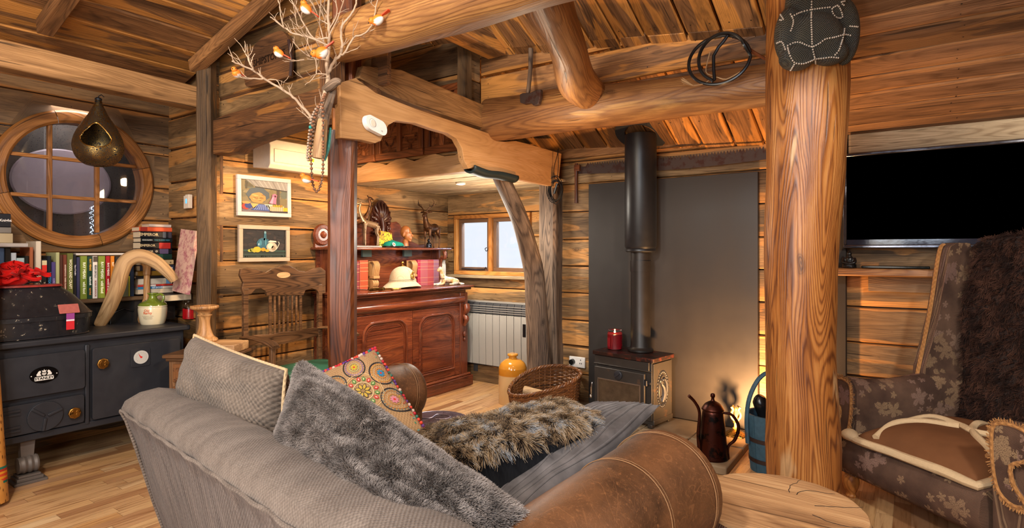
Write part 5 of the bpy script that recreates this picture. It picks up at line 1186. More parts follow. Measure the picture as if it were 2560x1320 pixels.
# pith helmet
P = onX(1006, -3.715, .973); hm = thing('pith_helmet', 'khaki pith helmet with brass badge and ball finial on the sideboard', 'helmet', P, 0)
g = G(); hp = cat2([(.168, .0), (.172, .004), (.160, .020), (.135, .045), (.122, .06), (.120, .068), (.117, .072), (.118, .082), (.112, .115), (.095, .15), (.065, .176), (.03, .19), (.012, .193)], 3, False)
def hf(a, z): return (.10 * abs(math.sin(a)) ** 3 - .06 * abs(math.cos(a)) ** 2 * (1 if math.cos(a) > 0 else .6)) * max(0, 1 - z / .06)
R = []
for r, z in hp:
    rg = []
    for i in range(56):
        a = 2 * PI * i / 56; q = r * (1 + hf(a, z)); dz = -.0 + .018 * max(0, 1 - z / .06) * (math.cos(2 * a) * .5 + .5) * (1 if r > .13 else .3)
        rg.append(g.vert(V((q * math.cos(a) * .88, q * math.sin(a) * 1.02, z + dz))))
    R.append(rg)
for A, B in zip(R, R[1:]):
    for i in range(56): g.face([A[i], A[(i + 1) % 56], B[(i + 1) % 56], B[i]])
md = lp('helmet_shell', g, F_HELM, hm); m2 = md.modifiers.new('s', 'SOLIDIFY'); m2.thickness = .004
g = G()
for z, r in ((.066, .1215), (.078, .1195)): g.tube([(.88 * r * math.cos(a), 1.02 * r * math.sin(a), z) for a in np.linspace(0, 2 * PI, 48, False)], .0028, 6, closed=True)
for a0 in (0, PI / 2):
    g.tube([(.88 * r * math.cos(a0) , 1.02 * r * math.sin(a0), z + .001) for r, z in hp if z > .07] , .002, 6)
lp('cloth_band', g, F_HELM, hm)
g = G(); g.lathe(cat2([(.024, .192), (.022, .198), (.008, .204), (.007, .212), (.014, .218), (.015, .226), (.010, .235), (0, .238)], 3, False), 20); lp('ball_finial', g, BRASS, hm)
g = G(); ba = math.atan2(-P.y, -P.x) + .95; bc = V((.105 * math.cos(ba), .118 * math.sin(ba), .105)); M = Matrix.Translation(bc) @ V((math.cos(ba), math.sin(ba), .35)).to_track_quat('Z', 'Y').to_matrix().to_4x4()
g.lathe([(.024, 0), (.026, .004), (.018, .006), (.015, .005), (.010, .009), (0, .010)], 20, M, flute=lambda a, z: .12 * math.cos(8 * a)); g.ell(M @ V((0, -.0, .006)) + V((0, 0, .032)), (.010, .012, .012), 10, 6)
for k in range(10): a = k * .628; g.ell(M @ V((.022 * math.cos(a), .022 * math.sin(a), .004)), (.006, .006, .006), 8, 5)
lp('helmet_badge', g, BRASS, hm)
# red bound books
def sb(label, c, px0, px1, h, grp, lean=0, d=.15, X=-3.80):
    a, b = atX(px0, 690, X).y, atX(px1, 690, X).y
    return book(label, c, lambda p, q, r: V((X + r, a + p, .973 + q)), b - a - .001, h, d, None, group=grp, bands=[(.90, .915, 'c89a68'), (.12, .13, 'c89a68'), (.74, .75, 'c89a68'), (.62, .63, 'c89a68'), (.30, .31, 'c89a68')])
sb('faded red brown bound book half behind the dark post', '7a3438', 886, 899, .24, 'old bound books on the sideboard')
sb('worn orange red bound book right of the dark post', '9a4428', 900, 921, .25, 'old bound books on the sideboard')
sb('crimson bound book next to the pith helmet', '9a2440', 1045, 1052, .245, 'old bound books on the sideboard')
sb('faded pink red bound book in the right hand row', '9a5058', 1052, 1070, .245, 'old bound books on the sideboard')
sb('red bound book in the middle of the right hand row', '963c40', 1070, 1085, .245, 'old bound books on the sideboard')
sb('mauve bound book behind the cheetah head', '85586a', 1085, 1098, .245, 'old bound books on the sideboard')
def bookend(label, px):
    P = onX(px, -3.84, .973); g = G()
    for k in range(4):
        y = (k - 1.5) * .016; g.tube(catmull([V((-.02, y, .23)), V((.02, y, .235)), V((.045, y, .20)), V((.035, y, .14)), V((.03, y, .11))], 4), interp([.006, .0075, .0075, .006], 17), 8)
    g.bx(-.03, .04, -.034, .034, .09, .112)
    for k in range(3): g.lathe([(.0, -.012), (.034, -.010), (.038, 0), (.034, .010), (0, .012)], 20, Matrix.Translation((.0, (k - 1) * .022, .045)) @ R_(PI / 2, 4, 'X'))
    g.bx(-.035, .03, -.034, .034, 0, .012); g.bx(-.035, -.02, -.034, .034, 0, .24)
    solo('fan_bookend', g, plain('two_tone_wood_' + str(px), 'a07a50', .3), label, 'book end', P, group='fan shaped book ends')
bookend('fan ribbed wooden book end right of the worn orange red book', 934); bookend('fan ribbed wooden book end behind the pith helmet', 1029)
g = G(); g.bx(-.012, .012, -.05, .05, 0, .06); solo('green_box', g, plain('grey_green_box', '4a5c58', .3), 'small grey green box fixed under the shelf above the book end', 'box', onX(916, -3.93, 1.25))
g = G(); g.bx(-.012, .012, -.05, .05, 0, .06); solo('green_box', g, plain('grey_green_box2', '4a5c58', .3), 'small grey green box under the shelf above the pith helmet', 'box', onX(1018, -3.93, 1.25))
g = G(); g.lathe([(.026, 0), (.03, .01), (.03, .19), (.024, .215), (.026, .235), (.022, .235)], 20); solo('white_flask', g, plain('pale_flask', 'b8b4a8', .3), 'pale upright flask at the right end of the book row', 'flask', onX(1107, -3.86, .973))
# lying cheetah
chh = [('t', [(-.12, 0, .035), (-.06, 0, .05), (0, 0, .058), (.05, 0, .075)], [.030, .032, .033, .034]), ('t', [(.05, 0, .08), (.065, 0, .12), (.075, 0, .155)], [.030, .024, .022]),
       ('e', (.085, 0, .165), (.030, .026, .026)), ('e', (.112, 0, .153), (.014, .014, .012)), ('e', (.075, .02, .19), (.006, .008, .008)), ('e', (.075, -.02, .19), (.006, .008, .008)),
       ('e', (-.09, .025, .035), (.045, .02, .032)), ('e', (-.09, -.025, .035), (.045, .02, .032)), ('t', [(-.06, .035, .012), (.0, .045, .010)], [.012, .010]), ('t', [(-.06, -.035, .012), (.0, -.045, .010)], [.012, .010]), ('t', [(-.13, .02, .02), (-.17, .03, .012), (-.17, .06, .010), (-.12, .07, .008)], [.012, .008, .007, .006])]
for s in (-1, 1): chh += [('t', [(.05, s * .022, .06), (.065, s * .026, .022), (.10, s * .026, .014), (.15, s * .024, .012)], [.020, .015, .012, .012])]
N = NT('spotted_cat_paint'); c = N.coord(); v = N.vor(c, 90).outputs['Distance']; n1 = N.noise(c, 12, 3)
CHEE = N.out(N.mix(N.smooth(v, .28, .18), N.mix(N.smooth(n1, .4, .6), lin('b98f5c'), lin('d0c8bc')), lin('5a3a20')), .3)
animal('cheetah_figurine', 'lying spotted big cat figurine at the right corner of the sideboard', 'figurine', onX(1118, -3.66, .973), math.radians(-105), CHEE, chh, .004, .92)
# daggers
def dagger(label, px, x, rz, L):
    P = onX(px, x, .977); t = thing('ornate_dagger', label, 'dagger', P, rz, group='ornate daggers on the sideboard')
    g = G(); g.tube(catmull([V((0, 0, .006)), V((L * .3, .01, .008)), V((L * .6, 0, .008)), V((L * .72, -.02, .008))], 5), interp([.012, .014, .010, .003], 16), 8, sq=(.4, 1.2)); lp('blade', g, CHROME, t)
    g = G(); g.tube([(0, 0, .008), (-.05, 0, .012), (-.10, .005, .016), (-.13, .01, .018)], [.011, .013, .011, .015], 10); g.box((0, 0, .010), (.012, .06, .012)); lp('grip', g, BRASSD, t, bevel=.002)
dagger('silver dagger with a pierced grip pointing left, nearest the dark post', 925, -3.62, math.radians(200), .26)
g = G(); g.tube([(.045 * math.cos(a), .07 * math.sin(a), .006) for a in np.linspace(.3, 5.2, 22)], .007, 8); g.tube([(.03, .05, .008), (.06, .085, .008), (.05, .12, .008)], .006, 8); g.tube([(-.03, .0, .008), (.05, .02, .010)], .006, 6); solo('brass_buckle', g, BRASS, 'brass and silver curved buckle lying in front of the pith helmet', 'buckle', onX(965, -3.60, .974))
# carved loft panels seen under the bracket
for k, (x0, x1) in enumerate(((-3.93, -3.42), (-3.40, -2.90), (-2.88, -2.55))):
    t = thing('cupboard_front', ['carved teak cupboard panel above the alcove, left one nearest the dark post', 'carved teak cupboard panel above the alcove, middle one of three', 'carved teak cupboard panel above the alcove, right one by the pale arch'][k], 'carved panel', ((x0 + x1) / 2, 3.045, 2.02))
    F3 = lambda a, b, h: V((a, 3.045 - h, b)); g = G()
    for a, b, c_, d in ((x0, x1, 2.0, 2.05), (x0, x1, 2.42, 2.47), (x0, x0 + .05, 2.05, 2.42), (x1 - .05, x1, 2.05, 2.42), ((x0 + x1) / 2 - .02, (x0 + x1) / 2 + .02, 2.05, 2.42)): g.bx(a, b, 3.01, 3.045, c_, d)
    wp('panel_frame', g, W_CARVE, t, bevel=.003)
    for s in (0, 1):
        a, b = ((x0 + .05, (x0 + x1) / 2 - .02), ((x0 + x1) / 2 + .02, x1 - .05))[s]; m = (a + b) / 2; w_ = (b - a) / 2
        g = G(); g.prism([(a, 2.05), (b, 2.05), (b, 2.42), (a, 2.42)], F3, .0, .012)
        up = w_ / .2
        g.tube([F3(m + .10 * up * math.cos(t_), 2.15 + .05 * math.sin(t_), .014) for t_ in np.linspace(PI, 2 * PI, 12)], .008, 6); g.tube([F3(m - .1 * up, 2.16, .014), F3(m + .1 * up, 2.16, .014)], .009, 6); g.tube([F3(m, 2.06, .014), F3(m, 2.11, .014)], [.02, .008], 6)
        for q in range(-3, 4): g.tube(catmull([F3(m, 2.17, .014), F3(m + q * .022 * up, 2.24, .016), F3(m + q * .045 * up, 2.30 + .05 * (3 - abs(q)) * .5, .014)], 4), interp([.004, .010, .005], 9), 6)
        for q in (-1, 1): g.tube([F3(m + q * (.12 * up + .03 * up * math.cos(t_)), 2.12 + .03 * math.sin(t_) + .01 * t_, .014) for t_ in np.linspace(0, 6, 14)], .007, 6); g.tube([F3(m + q * (.12 * up + .03 * up * math.cos(t_)), 2.36 + .03 * math.sin(t_), .014) for t_ in np.linspace(0, 5, 14)], .007, 6)
        wp('carved_relief', g, W_CARVE, t)
g = G(); g.bx(-3.45, -3.38, 2.985, 3.009, 2.235, 2.255); o = solo('brass_latch', g, BRASS, 'small metal latch plate between the carved loft panels', 'latch', bevel=.002); shape_in(o, (-3.41, 3.0, 2.24))
# ---------------------------------------------------------------- slate, hearth, stove, flue
g = G(); g.bx(-2.18, -.87, 4.215, 4.242, .05, 1.853); o = solo('slate_panel', g, SLAB, 'large black slate heat shield standing behind the wood stove', 'heat shield', bevel=.002); shape_in(o, (-1.5, 4.23, .05))
g = G(); random.seed(21)
for i in range(4):
    for j in range(2):
        x0 = -2.25 + i * .345; y0 = 3.40 + j * .405; g.bx(x0 + .003, x0 + .342, y0 + .003, min(y0 + .402, 4.21), 0, .05 + rr(-.002, .002))
o = solo('hearth_slab', g, STONEH, 'pale stone hearth with rough edge under the wood stove', 'hearth', bevel=.008); shape_in(o, (-1.5, 3.8, 0))
sv = thing('wood_stove', 'black cast iron wood burning stove on the stone hearth', 'stove', (-1.705, 4.012, .05), math.radians(-9))
w, d, h = .25, .145, .50   # half width, half depth
g = G(); g.bx(-w + .01, w - .012, -d + .01, d, .05, .47); g.bx(-w + .01, w, -d + .02, d, .02, .06)
for x in (-w + .03, w - .03):
    for y in (-d + .03, d - .03): g.bx(x - .02, x + .02, y - .02, y + .02, 0, .03)
lp('firebox', g, STOVE, sv, bevel=.006)
g = G(); g.prism(rrect(-w - .012, w + .012, -d - .015, d + .01, .02), lambda a, b, hh: V((a, b, hh)), .47, .497); lp('top_plate', g, metalm('rusty_top', '2c1a16', .4, '5a2418', .5, metal=.3), sv, bevel=.005)
g = G(); g.bx(-w + .005, w - .03, -d - .002, -d + .02, .405, .465); g.bx(-w, w - .005, -d - .006, -d + .0, .40, .408)
lp('front_band', g, STOVE, sv, bevel=.004)
g = G(); g.bx(-w + .015, w - .055, -d - .02, -d + .0, .07, .385); dr = lp('stove_door', g, STOVE, sv, bevel=.006)
g = G(); fr2 = [(-w + .05, w - .085, .295, .303), (-w + .05, w - .085, .115, .123), (-w + .05, -w + .057, .12, .30), (w - .092, w - .085, .12, .30)]
for a, b, c_, e in fr2: g.bx(a, b, -d - .026, -d - .018, c_, e)
lp('window_rim', g, plain('bright_rim', '8a8078', .3, .8), dr)
N = NT('sooty_glass'); c = N.coord(); SOOT = N.out(N.mix(N.noise(c, 18, 5, .65), lin('15110f'), lin('5a4a3a')), .12, 0, spec=.6)
g = G(); g.bx(-w + .055, w - .09, -d - .0225, -d - .0195, .12, .30); lp('glass_pane', g, SOOT, dr, 'sooty door glass')
g = G(); M = Matrix.Translation((-.02, -d - .02, .345)) @ R_(PI / 2, 4, 'X'); g.lathe([(.034, 0), (.034, .008), (.026, .012), (0, .012)], 28, M); g.box((-.02, -d - .036, .345), (.05, .008, .007), rot=R_(-.6, 3, 'Y')); lp('air_wheel', g, BLACK_IRON, dr)
g = G(); g.tube([(-w + .005, -d - .03, .26), (-w + .003, -d - .04, .22), (-w + .0, -d - .035, .17)], [.007, .009, .007], 10); g.ell((-w + .0, -d - .04, .155), (.014, .014, .014), 12, 8); lp('door_handle', g, CHROME, dr)
for z in (.32, .12):
    g = G(); g.tube([(w - .045, -d - .012, z - .018), (w - .045, -d - .012, z + .018)], .009, 10); g.bx(w - .055, w - .015, -d - .01, -d, z - .008, z + .008); lp('hinge', g, BLACK_IRON, dr)
g = G(); fsd = lambda a, b, hh: V((w + hh - .012, a, b)); g.prism([(-d + .02, .04), (d - .01, .04), (d - .01, .455), (-d + .02, .455)], fsd, 0, .008); sp_ = lp('side_panel', g, STOVE, sv, bevel=.003)
g = G()
for k in range(30):
    a = 2 * PI * k / 30; g.ell(fsd(.0 + .075 * math.cos(a), .26 + .125 * math.sin(a), .010), (.005, .010, .011), 8, 5)
g.tube([fsd(.055 * math.cos(a), .26 + .10 * math.sin(a), .010) for a in np.linspace(0, 2 * PI, 30, False)], .004, 6, closed=True)
sq_ = [('t', [(-.01, .17), (.01, .22), (.005, .27), (-.02, .30)], [.014, .022, .02, .012]), ('t', [(-.02, .30), (-.03, .325), (-.04, .315)], [.012, .013, .006]), ('t', [(.02, .18), (.045, .24), (.04, .30), (.015, .33), (.0, .32)], [.012, .018, .018, .014, .008]), ('t', [(-.03, .15), (.03, .15)], [.008, .008]), ('t', [(-.04, .20), (.0, .21)], [.006, .008])]
for t in sq_: g.tube(catmull([fsd(a, b, .008) for a, b in t[1]], 4), interp(t[2], (len(t[1]) - 1) * 4 + 1), 8)
lp('squirrel_relief', g, BLACK_IRON, sp_, 'oval relief with a squirrel and leaves')
fl_ = thing('flue_pipe', 'black stove flue pipe, wide above and narrow below, rising to the ceiling', 'flue', (-1.668, 4.07, .548))
g = G(); g.lathe([(.085, 0), (.095, .004), (.095, .018), (.078, .03), (.074, .04), (.074, .60), (.078, .60), (.078, .68), (.074, .68), (.074, .78)], 40); lp('lower_pipe', g, metalm('matt_flue', '2a2624', .4, metal=.3), fl_)
g = G(); g.lathe([(.075, .748), (.079, .75), (.079, .765), (.075, .767)], 40); lp('copper_ring', g, metalm('copper_ring', '8a4a34', .3), fl_)
ct = 2.175 - .548
g = G(); g.lathe([(.0, .745), (.105, .745), (.112, .752), (.112, .765), (.108, .77), (.118, .79), (.118, ct)], 44); lp('insulated_upper_pipe', g, plain('satin_black_pipe', '16171b', .38), fl_)
g = G(); yy0 = roofN(-1.668, 4.105); sl = -(.505 - .13 * ((-1.668 + 2.4) / 1.95)); n = 40; R0 = []
for r, hh in ((.119, .0), (.119, .012), (.19, .012), (.19, .004), (.119, .0)):
    R0.append([g.vert(V((r * math.cos(a), r * math.sin(a), roofN(-1.668, 4.07 + r * math.sin(a)) - .548 - .010 - hh + .012))) for a in [2 * PI * i / n for i in range(n)]])
for A, B in zip(R0, R0[1:]):
    for i in range(n): g.face([A[i], A[(i + 1) % n], B[(i + 1) % n], B[i]])
lp('ceiling_collar', g, BLACK_IRON, fl_)
# candle on stove
P = atZ(1537, 862, .549); P = V((-1.865, 4.005, .549)); P = V((atY(1537, 800, 4.04).x, 4.04, .549)); cd = thing('lit_candle', 'large red jar candle burning on top of the wood stove', 'candle', P)
g = G(); g.lathe(cat2([(.052, 0), (.056, .008), (.057, .05), (.057, .115), (.050, .132), (.047, .14), (.052, .146), (.052, .152), (.046, .152)], 2, False), 36); lp('glass_jar', g, JARG, cd)
g = G(); g.lathe([(0, .004), (.0535, .004), (.0545, .115), (.03, .114), (0, .113)], 32); lp('candle_wax', g, plain('crimson_wax', '8c0818', .35, var=.05), cd)
g = G(); g.bx(-.045, .045, -.0595, -.0575, .03, .085) if False else None; g.lathe([(.0575, .02), (.0578, .09)], 20, a0=-2.6, a1=-1.8); lp('paper_label', g, plain('red_paper_label', '8a0f1c', .5), cd)
g = G(); g.tube([(0, 0, .113), (.001, 0, .122)], .0015, 6); lp('wick', g, BLACKP, cd)
g = G(); g.lathe([(.0, .118), (.004, .122), (.006, .13), (.004, .142), (0, .152)], 12); lp('flame', g, emit('flame', (1, .62, .18), 22), cd)
# socket
P = atY(1443, 905, 4.235); so = thing('wall_socket', 'white double wall socket with a black plug behind the wicker basket', 'socket', (P.x, 4.236, P.z))
g = G(); g.box((0, 0, 0), (.148, .014, .088)); lp('face_plate', g, WHITEP, so, bevel=.003)
g = G(); g.lathe([(.024, 0), (.022, .03), (0, .032)], 16, Matrix.Translation((-.04, -.006, .0)) @ R_(PI / 2, 4, 'X')); g.tube(catmull([V((-.04, -.03, -.01)), V((-.05, -.04, -.08)), V((-.06, -.02, -.2))], 4), .004, 6); lp('plug', g, BLACKP, so, 'black plug and lead')
g = G()
for a, b in ((.035, .02), (.028, -.008), (.043, -.008)): g.box((a, -.0075, b), (.006, .002, .010))
lp('pin_hole', g, BLACKP, so)
# two man saw
sw = thing('crosscut_saw', 'long rusty two man crosscut saw hung teeth up above the slate panel', 'saw', (-2.3, 4.20, 2.0))
def zb(t): return 1.945 - .032 * math.sin(PI * t) 
g = G(); xa, xb = -2.30, -.55; up = []; n = 150
for i in range(n + 1):
    t = i / n; x = xa + .12 + (xb - xa - .12) * t; m_ = i % 6; z = 2.008 - .014 * math.sin(PI * t); up.append((x, z + (0 if m_ in (1, 3) else (.022 if m_ in (0, 2, 4) else -.012))))
pts = [(xa, 1.945), (xa, 2.0), (xa + .1, 2.0)] + up + [(xb, zb(1))] + [(xa + (xb - xa) * (1 - k / 14), zb(1 - k / 14)) for k in range(1, 14)]
g.prism(pts, lambda a, b, hh: V((a, 4.205 - hh, b)), 0, .003); wp('saw_blade', g, STEELG, sw)
g = G(); g.tube([(xa + .02, 4.19, 1.70), (xa + .02, 4.19, 1.80), (xa + .02, 4.19, 1.98), (xa + .02, 4.19, 2.03)], [.017, .015, .016, .013], 12); g.box((xa + .03, 4.19, 1.99), (.05, .03, .05)); wp('saw_handle', g, W_DPOST, sw)
# socket etc on wall: coil of cable on corner post
g = G(); random.seed(31); P = atD(1391, 475, 4.55)
for k in range(7):
    ry, rz_ = rr(.055, .068), rr(.075, .105); dx, dz = rr(-.012, .012), rr(-.02, .01)
    g.tube([V((dx + ry * math.cos(a), -k * .006 + .004 * math.sin(a * 2), dz + rz_ * math.sin(a))) for a in np.linspace(0, 2 * PI, 26, False)], .0035, 6, closed=True)
g.tube(catmull([V((0, -.01, .06)), V((-.012, -.02, .16)), V((.012, -.01, .27)), V((.02, 0, .33))], 4), .003, 6); g.tube(catmull([V((.01, -.01, .07)), V((.03, -.02, .18)), V((.02, -.01, .32))], 4), .003, 6)
g.tube([V((-.01, -.02, -.03)), V((.02, -.02, .05))], .010, 8)
solo('cable_coil', g, BLACKP, 'coil of dark cable hanging on the corner post above the curved brace', 'cable coil', P)
# dark rubber sleeve on the bracket underside
g = G(); A = [atX(1180, 415, XB), atX(1215, 428, XB), atX(1250, 432, XB), atX(1290, 442, XB)]
P = catmull(A, 5); n = len(P); R1 = []
for i, p in enumerate(P):
    R1.append([g.vert(p + V((-.022 + .05 * math.cos(a), 0, -.008 + .035 * math.sin(a)))) for a in np.linspace(-PI - .4, .4, 14)])
for a, b in zip(R1, R1[1:]):
    for k in range(13): g.face([a[k], a[k + 1], b[k + 1], b[k]])
o = solo('foam_sleeve', g, RUBBER, 'dark green foam bumper sleeve under the pale arch board', 'foam bumper'); shape_in(o, A[0]); md = o.modifiers.new('s', 'SOLIDIFY'); md.thickness = .012
# carbon monoxide alarm
a0 = atX(932, 315, XB + .004); ca = thing('gas_alarm', 'white oval gas alarm with a dial fixed to the pale arch board', 'alarm', a0)
fa = lambda a, b, h: V((h, a, b - .035 * 0 - a * .22)); g = G()
g.prism(rrect(-.072, .072, -.038, .038, .037, 8), fa, 0, .032); lp('casing', g, WHITEP, ca, bevel=.008, bseg=3)
g = G(); g.prism(circ(.016, 24, -.028, 0), fa, .032, .036); g.col = lin('5a5a5a'); lp('test_dial', g, CREAMP, ca)
g = G(); g.col = lin('222222'); g.tube([fa(-.028 + .022 * math.cos(t), .022 * math.sin(t), .0325) for t in np.linspace(0, 2 * PI, 20, False)], .0004, 4, closed=True)
for s, a, b, z in (('CE', .035, -.018, .010), ): txt(g, s, lambda u, v, h: fa(a + u, b + v, h), z, .0326)
lp('print', g, INK, ca)
# hatchet
hx = thing('hatchet', 'old rusty hatchet hanging on planks above the long log', 'hatchet', atY(1325, 250, 3.02))
g = G(); P = catmull([atY(1327, 123, 3.15), atY(1326, 170, 3.12), atY(1322, 215, 3.03), atY(1318, 258, 3.02)], 4); g.tube(P, interp([.022, .018, .017, .016], len(P)), 12, sq=(.7, 1)); wp('haft', g, W_OAK, hx)
g = G(); L = [(1303, 238), (1312, 234), (1330, 233), (1345, 226), (1356, 225), (1355, 245), (1350, 262), (1338, 266), (1330, 258), (1315, 262), (1304, 258)]; L2 = [(lambda p: (p.x, p.z))(atY(a, b, 3.02)) for a, b in L]
g.prism(L2, lambda a, b, h: V((a, 3.03 - h, b)), 0, .03); wp('axe_head', g, STEELG, hx, bevel=.005)
# whip
wpz = thing('coiled_whip', 'black coiled leather whip hanging over the log beam near the trunk', 'whip', atY(1800, 152, 3.0)); c = atY(1798, 152, 3.0)
g = G(); ex = V((1, 0, 0)); ez = V((0, 0, 1)); pts = [c + ex * (.150 * math.cos(a)) * (1.0) + ez * (.122 * math.sin(a)) + V((0, -.02 * math.sin(a * .5), 0)) for a in np.linspace(.1, 2 * PI, 34)]
pts += [c + ex * (.02 + .115 * math.cos(a)) + ez * (.008 + .118 * math.sin(a)) + V((0, -.03, 0)) for a in np.linspace(2 * PI + .3, 2 * PI + 4.4, 24)]
pts += [c + ex * x + ez * z + V((0, -.03, 0)) for x, z in ((-.02, .02), (.03, .085), (.05, .11))]; g.tube(catmull(pts, 2), .0085, 8); wp('thong', g, BLACKP, wpz)
g = G(); g.tube([atY(1862, 118, 3.05), atY(1900, 140, 3.03), atY(1938, 160, 3.01)], [.010, .008, .006], 8); wp('handle', g, W_DPOST, wpz, 'reddish wooden handle')
g = G(); g.tube(catmull([atY(1850, 180, 3.0), atY(1815, 198, 2.99), atY(1785, 192, 2.99), atY(1762, 208, 2.98), atY(1735, 214, 2.98)], 4), .003, 6); g.tube(catmull([atY(1775, 130, 3.0), atY(1765, 180, 3.0), atY(1790, 190, 3.0)], 4), .003, 6)
for k in range(14): g.tube([atY(1734, 214, 2.98), atY(1704 + rr(-3, 6), 204 + rr(-10, 12), 2.98)], .0012, 4)
wp('cracker', g, W_DRIFT, wpz, 'tan cord with frayed tip')

# ---------------------------------------------------------------- hearth things
q = V((-.985, 3.53, .05)); kt = thing('coffee_pot', 'tall dark copper coffee pot with long spout on the hearth', 'pot', q)
g = G(); g.lathe(cat2([(.088, 0), (.090, .008), (.086, .02), (.075, .15), (.062, .27), (.058, .285), (.060, .29)], 3, False), 40); lp('pot_body', g, COPPER, kt)
g = G(); g.lathe(cat2([(.064, .288), (.066, .294), (.060, .305), (.045, .325), (.02, .34), (.012, .345), (.009, .362), (.014, .368), (.012, .385), (0, .388)], 3, False), 36); lp('lid', g, COPPER, kt)
dR = (_R * .95 - _F * .3).normalized(); g = G(); P = catmull([dR * .060 + V((0, 0, .275)), dR * .11 + V((0, 0, .265)), dR * .145 + V((0, 0, .20)), dR * .125 + V((0, 0, .12)), dR * .088 + V((0, 0, .075)), dR * .09 + V((0, 0, .0))], 5); g.tube(P, interp([.007, .009, .010, .010, .008, .006], len(P)), 10); lp('handle', g, COPPER, kt)
g = G(); dL = (-_R * .98 - _F * .15).normalized(); P = catmull([dL * .082 + V((0, 0, .03)), dL * .094 + V((0, 0, .14)), dL * .086 + V((0, 0, .27)), dL * .112 + V((0, 0, .335)), dL * .155 + V((0, 0, .38))], 5); g.tube(P, interp([.014, .011, .009, .009, .010], len(P)), 12); lp('spout', g, COPPER, kt)
q = V((-.975, 4.04, .05)); cs = thing('tulip_candlestick', 'small brass candlestick with scalloped foot right of the coffee pot', 'candlestick', q)
g = G(); g.lathe(cat2([(.070, .0), (.072, .006), (.06, .018), (.035, .034), (.014, .045)], 3, False), 40, flute=lambda a, z: .07 * math.cos(9 * a) * (1 - z / .05)); lp('foot', g, BRASSD, cs)
g = G(); g.lathe(cat2([(.014, .044), (.022, .05), (.012, .058), (.012, .085), (.02, .09), (.012, .096)], 2, False), 20)
for k in range(5): a = k * 1.257; g.tube(catmull([V((.008 * math.cos(a), .008 * math.sin(a), .10)), V((.028 * math.cos(a), .028 * math.sin(a), .125)), V((.03 * math.cos(a), .03 * math.sin(a), .15)), V((.018 * math.cos(a), .018 * math.sin(a), .175)), V((.03 * math.cos(a), .03 * math.sin(a), .195))], 3), .008, 8)
lp('tulip_cup', g, plain('gilded_brass', 'b08a50', .3, .5), cs)
bu = thing('blue_bucket', 'worn blue painted wooden bucket with arched handle beside the trunk post', 'bucket', (-.685, 3.66, 0))
BL = NT('worn_blue_paint'); c = BL.coord(); n1 = BL.noise(BL.scale(c, (1, 1, .25)), 26, 6, .7); BLU = BL.out(BL.mix(BL.smooth(n1, .58, .66), BL.mix(BL.noise(c, 40, 3), lin('24404f'), lin('42677a')), lin('5a3a24')), .6, 0, n1, .3, .003)
for k in range(12):
    g = G(); a0, a1 = 2 * PI * k / 12 + .01, 2 * PI * (k + 1) / 12 - .01; zt = .335 + (.0 if k % 3 else .006)
    pts = []; 
    for r, z in ((.112, .0), (.138, zt), (.122, zt), (.098, .0)): pts.append([g.vert(V((r * math.cos(a), r * math.sin(a), z))) for a in (a0, (a0 + a1) / 2, a1)])
    for A, B in zip(pts, pts[1:] + pts[:1]):
        for i in range(2): g.face([A[i], A[i + 1], B[i + 1], B[i]])
    for i in (0, 2): g.face([p[i] for p in pts])
    lp('stave', g, BLU, bu)
g = G(); g.lathe([(0, .01), (.10, .01), (.10, .02), (0, .02)], 24); lp('bucket_base', g, BLU, bu)
for z, r in ((.07, .118), (.19, .128)):
    g = G(); g.lathe([(r, z - .011), (r + .003, z - .011), (r + .004, z + .011), (r + .001, z + .011)], 36); lp('iron_hoop', g, STEELG, bu)
g = G(); P = catmull([-_R * .136 + V((0, 0, .16)), -_R * .142 + V((0, 0, .30)), -_R * .125 + V((0, 0, .43)), -_R * .07 + V((0, 0, .54)), V((0, 0, .58)), _R * .07 + V((0, 0, .54)), _R * .125 + V((0, 0, .43)), _R * .142 + V((0, 0, .30)), _R * .136 + V((0, 0, .16))], 4); g.tube(P, .017, 10, sq=(1, .7), up=_F); lp('bow_handle', g, BLU, bu)
g = G(); g.tube(catmull([V((-.02, -.02, .03)), V((-.03, -.02, .30)), V((-.05, -.03, .40)), V((-.04, -.03, .44))], 4), interp([.03, .035, .045, .02], 13), 12); solo('black_bellows', g, BLACKP, 'black hearth tool standing inside the blue bucket', 'hearth tool', (-.685, 3.66, 0))
g = G(); g.lathe([(0, .006), (.10, .006), (.125, .04), (.128, .04), (.104, 0), (0, 0)], 32); solo('iron_pan', g, BLACK_IRON, 'black iron pan on the floor left of the blue bucket', 'pan', (-.72, 3.98, 0))
g = G(); g.lathe([(.0, 0), (.045, 0), (.045, .06), (.035, .085), (.03, .085), (.03, .06), (0, .06)], 20); solo('floor_uplight', g, BLACKP, 'small black uplighter on the floor behind the trunk post', 'lamp', (-.80, 3.99, .0)) if False else g.bm.free()
# big two tone stoneware flagon
N = NT('two_tone_stoneware'); z = N.sep(N.coord())[2]; SW_ = N.out(N.ramp(N.math('MULTIPLY', z, 2.5), [(0, lin('c09a68')), (.60, lin('c4a070')), (.62, lin('b8741f')), (1, lin('c98a30'))]), .14, 0, Coat_Weight=.4)
P = atZ(1291, 985, 0); g = G(); g.lathe(cat2([(.112, 0), (.12, .006), (.122, .02), (.122, .27), (.118, .31), (.10, .345), (.066, .37), (.04, .38), (.034, .386), (.034, .398), (.044, .404), (.046, .415), (.040, .423), (.022, .423)], 3, False), 44)
solo('stoneware_flagon', g, SW_, 'large two tone tan stoneware flagon left of the wicker basket', 'flagon', (-2.80, 4.01, 0))
